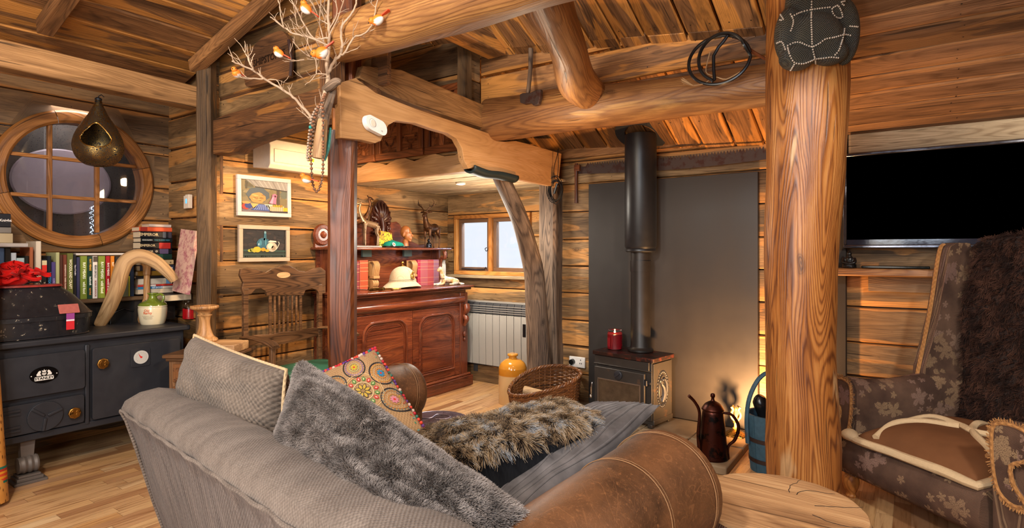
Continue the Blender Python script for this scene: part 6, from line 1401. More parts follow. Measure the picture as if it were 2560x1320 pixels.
# wicker basket
WK = wood('wicker', lin('3a2214'), lin('6f4526'), lin('9a6636'), lin('a87040'), .3, .2, rough=.4, stain=.4, tone=.25, knots=0, bs=.1)
bk_ = thing('wicker_basket', 'oval brown wicker log basket with a dipped front rim', 'basket', (-2.36, 3.80, 0), math.radians(28))
a_, b_ = .285, .195
def brim(t): return .27 + .085 * math.cos(t - .35) + .06 * max(0, math.sin(t - .3)) ** 1.5
def bpos(t, z, dr=0):
    k = .86 + .14 * (z / .3); return V(((a_ * k + dr) * math.cos(t), (b_ * k + dr) * math.sin(t), z))
ns = 40; g = G(); random.seed(41)
for k in range(ns):
    t = 2 * PI * k / ns; zt = brim(t); g.tube([bpos(t, z) for z in np.linspace(0, zt, 6)], .0045, 6)
lp('upright_stakes', g, WK, bk_)['kind'] = 'stuff'
g = G(); rows_ = 26
for r in range(rows_):
    pts = []; np_ = 160
    for i in range(np_):
        t = 2 * PI * i / np_; z = .012 + (brim(t) - .03) * r / (rows_ - 1); pts.append(bpos(t, z, .0055 * math.cos(t * ns / 2 + PI * r)))
    g.tube(pts, .0052, 5, closed=True)
lp('woven_side', g, WK, bk_)
g = G()
for s in range(3):
    pts = []
    for i in range(200):
        t = 2 * PI * i / 200; ph = t * 22 + s * 2.094; pts.append(bpos(t, brim(t) + .008 * math.sin(ph), .009 * math.cos(ph)))
    g.tube(pts, .0075, 6, closed=True)
lp('plaited_rim', g, WK, bk_)
g = G(); g.lathe([(0, .006), (.2, .006), (.2, .012), (0, .012)], 30, sx=1.2, sy=.82); lp('basket_base', g, WK, bk_)
g = G(); A = V((-2.52, 3.76, .20)); B_ = V((-2.16, 3.90, .13)); g.tube([V((0, 0, 0)), (B_ - A)], .032, 16, nz=.05); solo('firewood_log', g, W_DRIFT, 'single pale cut log lying inside the wicker basket', 'log', A)
# low embossed stool
sto = thing('embossed_stool', 'round embossed leather topped stool beyond the patterned cushion', 'stool', (-2.33, 2.53, 0)); sto.scale = (1, 1, .73)
g = G(); g.lathe([(.17, .36), (.20, .37), (.205, .385), (.20, .398), (.185, .402), (0, .402)], 44); lp('stool_top', g, metalm('embossed_pewter', '6a5a66', .28, '3a2a34', .4, 30, .6), sto)
g = G(); random.seed(4)
for k in range(26):
    y = -.16 + k * .0125; x = math.sqrt(max(.17 ** 2 - y * y, 0)); g.tube([V((-x * .2, y, .403)), V((x * .95, y, .403))], .0018, 5)
g.tube(catmull([V((.0, 0, .404)), V((.05, .05, .404)), V((.02, .10, .404)), V((-.06, .08, .404)), V((-.04, .0, .404)), V((-.10, -.04, .404))], 5), .006, 6); g.tube([V((.18 * math.cos(a), .18 * math.sin(a), .402)) for a in np.linspace(0, 2 * PI, 40, False)], .004, 6, closed=True)
lp('embossed_pattern', g, metalm('embossed_pewter2', '7a6a76', .28, '3a2a34', .4, 30, .6), sto)
for k in range(3): a = k * 2.094; g = G(); g.tube([(.15 * math.cos(a), .15 * math.sin(a), 0), (.12 * math.cos(a), .12 * math.sin(a), .37)], [.016, .022], 12); lp('leg', g, W_CHAIR, sto)

# ---------------------------------------------------------------- tv, shelf
tv = thing('television', 'large black flat television with chrome bezel on the right wall', 'television', (.19, 4.19, 1.6))
g = G(); g.bx(-.33, .73, 4.20, 4.245, 1.34, 1.90); wp('tv_body', g, BLACKP, tv, bevel=.006)
g = G(); fr(g, -.355, .75, 1.318, 1.918, .022, 4.165, 4.20); wp('bezel', g, plain('glossy_dark_chrome', '6a6a70', .12, .9), tv, bevel=.006, bseg=3)
g = G(); g.bx(-.335, .73, 4.176, 4.196, 1.338, 1.90); wp('screen', g, SCREEN, tv)
g = G(); g.bx(-.333, .728, 4.172, 4.176, 1.338, 1.372); wp('lower_strip', g, plain('glossy_black_strip', '2a2a34', .08), tv)
g = G(); g.bx(-.415, .15, 4.06, 4.24, 1.148, 1.195); o = solo('timber_shelf', g, W_LOG, 'thick waney timber shelf below the television', 'shelf', bevel=.008); shape_in(o, (-.4, 4.1, 1.148))
g = G(); g.bx(-.22, .5, 4.19, 4.236, 1.05, 1.146); o = solo('shelf_batten', g, W_WALLD, 'grey brown batten fixed under the timber shelf', 'batten', bevel=.003); shape_in(o, (0, 4.2, 1.05))
g = G(); g.bx(-.25, .09, 4.085, 4.16, 1.197, 1.212); o = solo('tablet', g, plain('black_glass_tablet', '0e1512', .1), 'thin black tablet lying on the timber shelf', 'tablet', bevel=.004); shape_in(o, (-.08, 4.12, 1.197))
bd = [('e', (0, 0, .02), (.045, .035, .02)), ('e', (0, 0, .055), (.028, .022, .032)), ('e', (0, 0, .098), (.016, .016, .02)), ('e', (0, 0, .118), (.007, .007, .007)), ('t', [(-.03, 0, .07), (-.035, -.02, .04), (0, -.03, .032)], [.010, .010, .008]), ('t', [(.03, 0, .07), (.035, -.02, .04), (0, -.03, .032)], [.010, .010, .008]), ('e', (0, 0, .006), (.048, .04, .008))]
P = atY(2123, 662, 4.10); animal('seated_statue', 'small black seated statue at the left end of the timber shelf', 'statue', (P.x, 4.11, 1.196), 0, BLACKP, bd, .003, .88)
# log table
lt = thing('log_table', 'round log slab table with cracked pale top in the right foreground', 'table', (-.362, 2.07, 0)); lt.scale = (1.10, 1.10, .92)
def lr(a, z): return .04 * noise.noise(V((math.cos(a) * 1.2, math.sin(a) * 1.2, z * 2 + 5))) + .012 * noise.noise(V((math.cos(a) * 5, math.sin(a) * 5, z * 2)))
g = G(); n = 72; R0 = []
for r, z in ((0, .5), (.06, .5), (.12, .5), (.18, .5), (.225, .5), (.238, .497), (.242, .488)):
    R0.append([g.vert(V((r * (1 + lr(a, .5)) * math.cos(a), r * (1 + lr(a, .5)) * math.sin(a), z)), V((r * math.cos(a), r * math.sin(a), 0)), (.5, 0, 0)) for a in [2 * PI * i / n for i in range(n)]])
for A, B in zip(R0, R0[1:]):
    for i in range(n): g.face([A[i], A[(i + 1) % n], B[(i + 1) % n], B[i]])
lp('table_top', g, W_STUMP, lt)
BARK = wood('stripped_bark', lin('3a2620'), lin('6a4a3a'), lin('94705a'), lin('a07a58'), .4, .4, rough=.55, stain=.5, tone=.05, knots=0, bs=1, sc=2)
g = G(); g.lathe([(.242, .488), (.25, .46), (.252, .38), (.245, .2), (.25, .05), (.255, 0)], n, flute=lr); lp('trunk_side', g, BARK, lt)
g = G(); random.seed(8)
for k in range(4):
    a = rr(0, 6.3); p = V((.10 * math.cos(a), .10 * math.sin(a), .5008)); pts = [p]
    for j in range(7): a += rr(-.5, .5); p = p + V((.02 * math.cos(a), .02 * math.sin(a), 0)); pts.append(p)
    g.tube(pts, interp([.0012, .0006], len(pts)), 4)
lp('crack', g, plain('dark_crack', '1a100a', .9), lt)
# ---------------------------------------------------------------- soft furnishing helpers
def bil(c, u, v): return (c[0] * (1 - u) + c[1] * u) * (1 - v) + (c[3] * (1 - u) + c[2] * u) * v
def pil(c, T, pinch=.06, p=2.6, q=.5, wr=.0, seed=0, sag=0, D=None):
    """c = bl, br, tr, tl.  returns F(u, v, side) -> point"""
    n = ((c[1] - c[0]) + (c[2] - c[3])).cross((c[3] - c[0]) + (c[2] - c[1])).normalized()
    if n.dot(EYEP - bil(c, .5, .5)) < 0: n = -n
    ctr = bil(c, .5, .5)
    def F(u, v, s):
        a, b = 2 * u - 1, 2 * v - 1
        u2 = .5 + a * .5 * (1 - pinch * (1 - b * b) * abs(a)); v2 = .5 + b * .5 * (1 - pinch * (1 - a * a) * abs(b))
        h = max(0, (1 - abs(a) ** p) * (1 - abs(b) ** p)) ** q
        P = bil(c, u2, v2)
        w = wr * noise.noise(V((u * 3.2, v * 3.2, seed))) + wr * .5 * noise.noise(V((u * 8, v * 8, seed + 3)))
        if s < 0 and D: return P + D * h
        return P + n * (s * (T / 2 + w) * h) - V((0, 0, sag * (1 - a * a)))
    return F, n
def pillow(name, c, T, mats, label, piping=None, nu=26, cat='cushion', side_mats=None, **k):
    base = bil(c, .5, .5); t = thing(name, label, cat, base); F, n = pil(c, T, **k)
    L, H = (c[1] - c[0]).length, (c[3] - c[0]).length
    g = G()
    for s in (1, -1):
        g.mi = 0 if s > 0 or not side_mats else 1
        g.grid(lambda u, v: F(u, v, s), nu, nu, gr=lambda u, v: V((u * L, v * H, 0)))
    wp('cushion_cover', g, mats if not side_mats else [mats, side_mats], t, weld=.0006, ang=80)
    if piping:
        g = G(); P = [F(i / 20, 0, 0) for i in range(20)] + [F(1, i / 20, 0) for i in range(20)] + [F(1 - i / 20, 1, 0) for i in range(20)] + [F(0, 1 - i / 20, 0) for i in range(20)]
        g.tube(P, .0065, 8, closed=True); wp('piping', g, piping, t)
    return t, F, n
def furmat(name, root, tip, tints, rough=.75):
    N = NT(name); s = N.n('HairInfo').outputs['Intercept']; tn = N.n('Attribute', dict(attribute_name='tint')).outputs['Fac']
    c = N.mix(s, N.ramp(tn, [(0, lin(root)), (1, tuple(x * 1.5 for x in lin(root)))]), N.ramp(tn, [(i / (len(tints) - 1), lin(x)) for i, x in enumerate(tints)]))
    return N.out(c, rough, 0, spec=.15)
def fur(name, F, nrm, n, length, comb, mat, parent, rad=.0006, clump=.4, jit=.35, u=(0, 1), v=(0, 1), side=1, sz=5, droop=.3, seed=1, keep=None, cs=60, lenvar=.4):
    """real hair strands standing on the surface F(u,v,side)"""
    rng = np.random.RandomState(seed); inv = mw(parent).inverted(); P = np.zeros((n, sz, 3), 'f'); tint = np.zeros(n, 'f'); m = 0; comb = V(comb)
    e = 1e-2
    for i in range(n):
        a = u[0] + (u[1] - u[0]) * rng.rand(); b = v[0] + (v[1] - v[0]) * rng.rand()
        if keep and not keep(a, b): continue
        p = F(a, b, side); a2 = a + e if a < .5 else a - e; b2 = b + e if b < .5 else b - e
        N_ = (F(a2, b, side) - p).cross(F(a, b2, side) - p)
        if N_.length < 1e-12: continue
        N_.normalize()
        if N_.dot(nrm) * side < 0: N_ = -N_
        cl = V((noise.noise(p * cs), noise.noise(p * cs + V((9, 0, 0))), noise.noise(p * cs + V((0, 9, 0)))))
        lo = noise.noise(p * 9 + V((4, 4, 4)))
        d = (N_ + comb * (1 + .8 * lo) + cl * clump * 2 + V(rng.randn(3)) * jit * .4).normalized(); L = length * (1 - lenvar * rng.rand()) * (1 + .35 * lo)
        for k in range(sz):
            t = k / (sz - 1); q = p + d * (L * t) + (comb * .5 + V((0, 0, -droop))) * (L * t * t * .6) + cl * (L * t * t * clump)
            P[m, k] = inv @ q
        tint[m] = min(1, max(0, .5 + .9 * noise.noise(p * 16) + .45 * cl.x + .22 * rng.randn())); m += 1
    P = P[:m]; h = bpy.data.hair_curves.new(name); h.add_curves([sz] * m)
    h.attributes['position'].data.foreach_set('vector', P.reshape(-1)) if 'position' in h.attributes else h.position_data.foreach_set('vector', P.reshape(-1))
    r = h.attributes.new('radius', 'FLOAT', 'POINT') if 'radius' not in h.attributes else h.attributes['radius']
    r.data.foreach_set('value', np.tile(np.linspace(rad, rad * .25, sz).astype('f'), m))
    tt_ = h.attributes.new('tint', 'FLOAT', 'CURVE'); tt_.data.foreach_set('value', tint[:m].copy())
    h.materials.append(mat); o = bpy.data.objects.new(name, h); COL.objects.link(o); o.parent = parent; return o

# ---------------------------------------------------------------- sofa
so_ = thing('leather_sofa', 'large brown leather sofa with taupe fabric back seen from behind', 'sofa', (-2.535, .98, 0), math.radians(-7.5))
W_ = 1.97
def backsec(t):
    e = min(t / .035, 1); e = math.sqrt(max(0, 1 - (1 - e) ** 2))
    top = .675 + .075 * e
    return [(.13, .10), (.075, .30), (.02, .52), (-.012, .635), (-.026, .668), (-.030, .70 - .03 * (1 - e)), (-.018, .728 - .04 * (1 - e)), (.02, top - .004), (.08, top + .004), (.15, top - .008), (.20, top - .04), (.215, .62), (.21, .4), (.20, .15)]
g = G(); n = 90; R1 = []; arc = [0]
s0 = backsec(.5)
for a, b in zip(s0, s0[1:]): arc.append(arc[-1] + math.hypot(b[0] - a[0], b[1] - a[1]))
for i in range(n + 1):
    t = i / n; u = W_ * (t ** 1.0); sec = backsec(t * 1.0); ins = .03 * (1 - min(t / .03, 1)) ** 2
    r_ = []
    for k, (v, z) in enumerate(sec):
        wv = .006 * noise.noise(V((u * 6, k * .7, 0))) + .004 * noise.noise(V((u * 18, k * 1.5, 4)))
        taper = .05 * max(0, 1 - z / .7) * (1 - 2 * t)
        r_.append(g.vert(V((u + taper + 0 * ins, v + wv, z + wv)), V((u, arc[k], 0)), (.5, 0, 0)))
    R1.append(r_)
for a, b in zip(R1, R1[1:]):
    for k in range(len(a) - 1):
        g.mi = 1 if k < 4 else 0; g.face([a[k], a[k + 1], b[k + 1], b[k]])
g.mi = 1; g.face(R1[0]); g.face(R1[-1][::-1])
lp('sofa_back', g, [F_SOFA, F_SOFAB], so_, ang=80)
g = G(); g.tube([V((u, -.030 + .003 * math.sin(u * 40), .675 + .004 * noise.noise(V((u * 9, 0, 0))))) for u in np.linspace(.0, W_, 80)], .006, 8); g.tube([V((.003 + .05 * (1 - z / .7), v - .002, z)) for v, z in ((-.030, .675), (-.012, .635), (.02, .52), (.075, .30), (.13, .10))], .006, 8); lp('seam_piping', g, F_SOFA, so_)
def arm(uc, v0, v1, zc, r, name='sofa_arm', r0=1):
    t = None; g = G(); pts = []; rad = []
    for k in range(26):
        q = k / 25; v = v0 + (v1 - v0) * q; pts.append(V((uc, v, zc))); rad.append(r * (1 + .03 * math.sin(q * 5)) * (r0 + (1 - r0) * q))
    for k in range(1, 9):
        a = k / 8 * PI / 2; pts.append(V((uc, v1 + .075 * math.sin(a), zc))); rad.append(r * (max(.02, math.cos(a)) ** .55))
    g.tube(pts, rad, 40, nz=.02); g.bx(uc - r * .82 * r0, uc + r * .82 * r0, v0, v1 + .03, .06, zc + .02)
    p = lp(name, g, LEATHER, so_, bevel=.02, bseg=3)
    for q in (.30, .70, .97):
        g = G(); v = v0 + (v1 - v0) * q; g.tube([V((uc + (r * (r0 + (1 - r0) * q) + .0015) * math.cos(a), v + .01 * math.sin(a * 2), zc + (r * (r0 + (1 - r0) * q) + .0015) * math.sin(a))) for a in np.linspace(-.5, PI + .5, 34)], .0013, 6)
        g.tube([V((uc + (r * (r0 + (1 - r0) * q) + .0015) * math.cos(a), v + .012 + .01 * math.sin(a * 2), zc + (r * (r0 + (1 - r0) * q) + .0015) * math.sin(a))) for a in np.linspace(-.5, PI + .5, 34)], .0007, 6)
        lp('stitched_seam', g, SEAM, p)
arm(1.80, .12, .97, .568, .178, r0=.60); arm(.185, .12, 1.20, .560, .148)
g = G(); g.bx(.2, 1.75, .15, 1.02, .08, .24); lp('sofa_base', g, LEATHER, so_, bevel=.015)
for k in range(2):
    g = G(); x0 = .285 + k * .68; g.bx(x0 + .005, x0 + .675, .2, 1.04, .24, .42, ax=0); lp('seat_cushion', g, F_SEAT, so_, bevel=.045, bseg=4)
for x in (.1, 1.82):
    for y in (.1, 1.1): g = G(); g.lathe([(.03, 0), (.035, .03), (.03, .07)], 16, Matrix.Translation((x, y, 0))); lp('foot', g, W_CHAIR, so_)

def Q(*L): return [atD(*p) for p in L]
# taupe cushion leaning at the far left
pillow('taupe_cushion', Q((452, 1010, 2.30), (712, 1135, 1.98), (716, 925, 2.02), (486, 838, 2.40)), .20, F_CUSH, 'taupe basket weave cushion with cream piping at left end of sofa', F_PIPE, wr=.02, pinch=.05, p=3.2)
# long grey plush cushion
c2 = Q((682, 1155, 1.74), (1115, 1470, 1.10), (1335, 1300, 1.31), (752, 905, 1.98))
FG = furmat('grey_plush_fur', '564e4a', '8f8680', ['726a65', '8d837d', 'a89e97'])
t2, F2, n2 = pillow('grey_plush_cushion', c2, .17, plain('grey_plush_base', '5a5450', .95, spec=.1), 'long grey plush fur cushion lying along the sofa back', wr=.03, seed=3, pinch=.02, p=4)
fur('plush_fur', F2, n2, 60000, .016, (.2, .05, -.2), FG, t2, rad=.0009, clump=.10, cs=50, seed=5, droop=.2)
# grey velvet ribbed cushion
c4 = Q((1262, 1340, 1.62), (1652, 1012, 2.06), (1490, 1008, 2.42), (1080, 1235, 2.0))
t4, F4, n4 = pillow('grey_velvet_cushion', c4, .11, F_VELV, 'grey ribbed velvet cushion under the brown fur cushion against right arm', nu=30, wr=.015, seed=8, pinch=.03, p=3)
g = G()
for k in range(13):
    v = .04 + k * .075; g.tube([F4(u, v + .03 * math.sin(u * 7 + k), 1) for u in np.linspace(.03, .97, 26)], .0045, 6)
wp('ribbing', g, F_VELV, t4)
# brown shaggy cushion with black back
c3 = Q((1085, 1192, 1.70), (1528, 1072, 2.00), (1430, 1032, 2.38), (1030, 1108, 2.05))
FB = furmat('brown_shag_fur', '3a2c22', '9c7c58', ['4a423c', '8a7054', 'b0926c', 'c8b498', 'a0a6ac'])
t3, F3_, n3 = pillow('brown_fur_cushion', c3, .15, plain('fur_backing', '2a2019', .95), 'shaggy brown and grey fur cushion with black cotton back', side_mats=F_BLACK, wr=.03, seed=12, pinch=.02, p=3.5, D=V((.03, -.03, -.20)))
fur('shaggy_fur', F3_, n3, 46000, .040, (.38, -.28, -.25), FB, t3, rad=.0008, clump=.38, cs=34, seed=9, droop=.5, sz=6)
# embroidered cushion
c5 = Q((770, 1135, 2.50), (1068, 1082, 2.62), (937, 872, 2.86), (765, 950, 2.66))
t5, F5, n5 = pillow('embroidered_cushion', c5, .15, F_BEIGE, 'colourful embroidered cushion with flower medallions and pompom edge', pinch=.03, p=3.2)
g = G(); o5 = lambda a, b, h: F5(min(max(a, .0), 1), min(max(b, .0), 1), 1) + n5 * (.002 + h * .0005)
def ring(cx, cy, r0, r1, c, h, n=40, sx=1, sy=1, f=lambda a: 1):
    g.col = lin(c); A = []
    for i in range(n):
        a = 2 * PI * i / n; k = f(a); A.append((g.vert(o5(cx + r0 * k * sx * math.cos(a), cy + r0 * k * sy * math.sin(a), h)), g.vert(o5(cx + r1 * k * sx * math.cos(a), cy + r1 * k * sy * math.sin(a), h))))
    for i in range(n): p, q = A[i], A[(i + 1) % n]; g.face([p[0], p[1], q[1], q[0]])
def petal(cx, cy, a, r0, r1, w, c, h): g.flat([(cx + r0 * math.cos(a), cy + r0 * math.sin(a))] + [(cx + (r0 + (r1 - r0) * t) * math.cos(a) - w * math.sin(PI * t) * s * math.sin(a), cy + (r0 + (r1 - r0) * t) * math.sin(a) + w * math.sin(PI * t) * s * math.cos(a)) for s, ts in ((1, (.25, .5, .75)), (-1, ())) for t in ts] + [(cx + r1 * math.cos(a), cy + r1 * math.sin(a))] + [(cx + (r0 + (r1 - r0) * t) * math.cos(a) + w * math.sin(PI * t) * math.sin(a), cy + (r0 + (r1 - r0) * t) * math.sin(a) - w * math.sin(PI * t) * math.cos(a)) for t in (.75, .5, .25)], o5, h, lin(c))
mx, my = .60, .52
ring(mx, my, .205, .215, 'c9a878', 2); ring(mx, my, .18, .20, 'b08a58', 2); ring(mx, my, .10, .11, 'c9b080', 3)
for k in range(16):
    a = k * PI / 8; petal(mx, my, a, .115, .175, .022, ['b8241c', '4a7a30'][k % 2], 4); petal(mx, my, a, .13, .16, .008, ['e0b0a0', 'c8c090'][k % 2], 5)
for k in range(8): a = k * PI / 4 + .2; petal(mx, my, a, .015, .095, .022, '1c1620', 4); petal(mx, my, a, .02, .085, .016, 'b8962c', 5)
ring(mx, my, 0.001, .02, '8a6a3a', 6, 14)
for k in range(6):
    a = k * PI / 3 + .5; cx, cy = mx + .315 * math.cos(a), my + .315 * math.sin(a)
    if not (-.02 < cx < 1.02 and -.02 < cy < 1.02): continue
    sh = lambda t, a=a: 1 + .22 * max(0, math.cos(t - a)) ** 4
    ring(cx, cy, .125, .138, '14161e', 2, 44, f=sh); ring(cx, cy, .100, .106, ['c8963c', '8a6a9a', 'b07030'][k % 3], 3, 36, f=sh)
    for j in range(22): b_ = 2 * PI * j / 22; petal(cx, cy, b_, .105 * sh(b_), .122 * sh(b_), .004, ['d87a30', '6a4a8a', '2f7a8a'][k % 3], 3)
    ring(cx, cy, .055, .062, ['c87a2c', 'a8b070', 'b87a3a'][k % 3], 3, 30)
    for j in range(8): petal(cx, cy, j * PI / 4, .008, .048, .011, ['2f7aa0', 'b8a030', 'c87a8a'][k % 3], 4)
    ring(cx, cy, .001, .012, 'c8301c', 5, 12)
for k in range(70):
    side = k % 4; t = rr(.05, .95); e = rr(.03, .07); a, b = ((t, e), (1 - e, t), (t, 1 - e), (e, t))[side]
    petal(a, b, rr(0, 6), 0, .028, .006, random.choice(['2f8a6a', 'c8401c', 'd8a020', 'b04a70', '3a4a9a', '4aa0a0']), 2)
wp('embroidery', g, PAINT, t5)
g = G(); random.seed(17)
for k in range(30):
    for s in (0, 1):
        p = F5(k / 29, 1, 0) if s == 0 else F5(1, k / 29, 0); g.col = lin(random.choice(['b81c2c', 'd8402c', '5a2a7a', '2a6a5a', 'c8b0a0'])); g.ell(p + V((rr(-.004, .004), 0, .004)), (.0085, .0085, .0085), 8, 6)
wp('pompom_edging', g, PAINT, t5)['kind'] = 'stuff'

# ---------------------------------------------------------------- wing armchair
wc = thing('wing_armchair', 'high backed wing armchair in brown floral tapestry with fringed arms', 'armchair', (-.006, 3.235, 0), math.radians(-42))
def grf(L=1): return None
g = G()
sec = [(.0, .13), (-.03, .16), (-.045, .22), (-.035, .29), (.0, .325), (.06, .335), (.6, .32), (.6, .13)]; R1 = []; arc = [0]
for a, b in zip(sec, sec[1:]): arc.append(arc[-1] + math.hypot(b[0] - a[0], b[1] - a[1]))
for i in range(31):
    x = -.39 + .74 * i / 30; e = .02 * max(0, 1 - (x + .39) / .03) ; R1.append([g.vert(V((x, y + e, z)), V((x, arc[k], 0)) + V((3, 0, 0))) for k, (y, z) in enumerate(sec)])
for a, b in zip(R1, R1[1:]):
    for k in range(len(sec)): g.face([a[k], a[(k + 1) % len(sec)], b[(k + 1) % len(sec)], b[k]])
g.face(R1[0]); g.face(R1[-1][::-1]); lp('seat_base', g, FLORAL, wc, ang=60)
for s in (-1, 1):
    g = G(); xc = s * .445 if s > 0 else -.372; n = 18; R1 = []
    prof = [(-.065, .13), (-.062, .40), (-.075, .44), (-.045 + .0, .50)] 
    out = [(.07 , .13), (.07, .36), (.03, .42), (.02, .47), (.07, .50), (.10, .545), (.092, .60), (.05, .632), (.0, .64), (-.05, .622), (-.075, .58), (-.075, .50), (-.072, .40), (-.07, .13)]
    arc = [0]
    for a, b in zip(out, out[1:]): arc.append(arc[-1] + math.hypot(b[0] - a[0], b[1] - a[1]))
    for i in range(n + 1):
        y = -.005 + .76 * i / n; zz = -.03 * math.sin(PI * min(i / n * 1.3, 1)); R1.append([g.vert(V((xc + s * a, y, b + zz * (b > .45))), V((y, arc[k], 0))) for k, (a, b) in enumerate(out)])
    for A, B in zip(R1, R1[1:]):
        for k in range(len(out) - 1): g.face([A[k], A[k + 1], B[k + 1], B[k]])
    g.face(R1[0]); g.face(R1[-1][::-1]); am = lp('armrest', g, FLORAL, wc, ang=60)
    g = G(); fa_ = cat2([(.062, .34), (.02, .40), (.01, .47), (.06, .505), (.092, .55), (.082, .60), (.04, .625), (-.02, .625), (-.055, .60), (-.06, .52), (-.052, .42), (-.03, .35), (.02, .32)], 3)
    g.prism([(xc + s * a, b) for a, b in fa_], lambda a, b, h: V((a, -.006 - h, b)), 0, .02); lp('scroll_front', g, FLORAL, wc, bevel=.006)
    g = G(); P = [V((xc + s * a, -.024, b)) for a, b in fa_]; g.tube(P, .008, 8, closed=True); random.seed(50 + s)
    cx_, cz_ = sum(p.x for p in P) / len(P), sum(p.z for p in P) / len(P)
    for i in range(len(P)):
        for q in np.linspace(0, 1, 7, False):
            p = P[i].lerp(P[(i + 1) % len(P)], q); d = (p - V((cx_, p.y, cz_))).normalized(); d = (d + V((rr(-.4, .4), rr(-.5, .1), rr(-.6, .1)))).normalized(); g.tube([p, p + d * rr(.016, .026)], [.0024, .0016], 4, cap=False)
    lp('fringe', g, F_TRIM, am, 'tan fringe round the arm scroll')
    # wing
    g = G(); wf = [(.50, .56), (.60, .95), (.665, 1.28), (.70, 1.335), (.76, 1.345), (.83, 1.30), (.80, .9), (.76, .56)]; wo = cat2(wf, 3); x0 = s * .36
    A = [g.vert(V((x0, a, b)), V((a, b, 0))) for a, b in wo]; B = [g.vert(V((x0 + s * .085, a + .01, b)), V((a, b, 0)) + V((1, 1, 0))) for a, b in wo]
    bmesh.ops.triangulate(g.bm, faces=[f for f in (g.face(A), g.face(B[::-1])) if f])
    for k in range(len(wo)): g.face([A[k], A[(k + 1) % len(wo)], B[(k + 1) % len(wo)], B[k]])
    lp('wing', g, FLORAL, wc, bevel=.012, bseg=3)
    g = G(); P = catmull([V((x0 + s * .045, a - .012, b)) for a, b in ((.497, .56), (.595, .95), (.66, 1.28), (.695, 1.34))], 8); g.tube(P, .012, 8, sq=(1, .6)); lp('braid_trim', g, F_TRIM, wc)
g = G(); g.grid(lambda u, v: V((-.40 + .80 * u, .70 + .14 * v - .04 * (1 - (2 * u - 1) ** 2) + .02 * math.sin(v * 3), .32 + 1.02 * v - .04 * (2 * u - 1) ** 4 * (v > .9))), 16, 20, gr=lambda u, v: V((u * .8, v, 0))); g.bx(-.42, .42, .80, .88, .2, 1.25); lp('backrest', g, FLORAL, wc, bevel=.02)
for x, y in ((-.37, .03), (.40, .03), (-.38, .72), (.38, .72)):
    g = G(); g.lathe(cat2([(.022, 0), (.026, .008), (.020, .02), (.034, .05), (.040, .085), (.032, .115), (.022, .125), (.034, .135), (.036, .16)], 3, False), 24, Matrix.Translation((x, y, 0))); lp('turned_leg', g, W_PINE, wc)
# fur throw over the chair back
th_ = thing('fur_throw', 'dark brown shaggy sheepskin draped over the wing armchair back', 'throw', (-.006, 3.235, 0), math.radians(-42)); MT = mw(th_)
def FT(u, v, s):
    x = -.315 + .74 * u + .02 * math.sin(v * 9)
    if v < .85: q = v / .85; y = .66 + .13 * q; z = .36 + 1.02 * q; p = V((x, y - .05 * (1 - (2 * u - 1) ** 2) - .012, z - .03 * (2 * u - 1) ** 2 * q))
    else: q = (v - .85) / .15; p = V((x, .79 + .10 * math.sin(q * PI / 2), 1.38 + .02 * math.sin(q * PI) - .03 * (2 * u - 1) ** 2 - .04 * q * q))
    return MT @ p
g = G(); g.grid(lambda u, v: FT(u, v, 1), 20, 30); o = wp('hide', g, plain('dark_hide', '2a1c17', .95), th_); md = o.modifiers.new('s', 'SOLIDIFY'); md.thickness = .01
FD = furmat('dark_brown_fur', '1a100d', '5a3c30', ['2c1d18', '4a3026', '6a4838'])
nT = (V((0, 0, EYE)) - FT(.5, .5, 1)).normalized()
fur('sheepskin_wool', FT, nT, 26000, .036, (0, 0, -.35), FD, th_, rad=.0013, clump=.7, cs=34, seed=14, droop=.4, sz=5)
# suede cushion with fleece
sc_ = thing('suede_cushion', 'brown suede seat pad with cream fleece edging on the wing armchair', 'cushion', (-.006, 3.235, 0), math.radians(-42))
def FS(u, v, s=1):
    a, b = 2 * u - 1, 2 * v - 1; h = max(0, (1 - abs(a) ** 4) * (1 - abs(b) ** 4)) ** .5
    return V((-.275 + .59 * u, -.03 + .60 * v + .02 * a, .345 + (.035 + .065 * s * 1.0) * h * (s > 0) + .03 * v + .018 * noise.noise(V((u * 2.5, v * 2.5, 2)))))
g = G(); g.grid(lambda u, v: FS(u, v, 1), 30, 30); g.grid(lambda u, v: FS(u, v, -1) - V((0, 0, .0)), 10, 10); lp('suede_cover', g, SUEDE, sc_, weld=.0005, ang=80)
g = G(); P = [FS(i / 16, 0) for i in range(16)] + [FS(1, i / 16) for i in range(16)] + [FS(1 - i / 16, 1) for i in range(16)] + [FS(0, 1 - i / 16) for i in range(16)]
g.tube(P, .019, 12, closed=True, nz=.45, sq=(1, 1.25)); g.ell(FS(0, .0) + V((-.02, -.0, .01)), (.045, .04, .03), nz=.2)
lp('fleece_edge', g, F_FLEECE, sc_)
g = G()
for L in ([(.02, .45), (.16, .62), (.42, .60), (.62, .50), (.82, .62), (.99, .70)], [(.40, .98), (.46, .75), (.52, .60), (.66, .44), (.88, .28), (.99, .22)], [(.20, .02), (.16, .25), (.24, .45), (.45, .56)]):
    P = catmull([FS(a, b) + V((0, 0, .004)) for a, b in L], 6); g.tube(P, .016, 10, nz=.25, sq=(1, 1))
lp('fleece_seam', g, F_FLEECE, sc_)

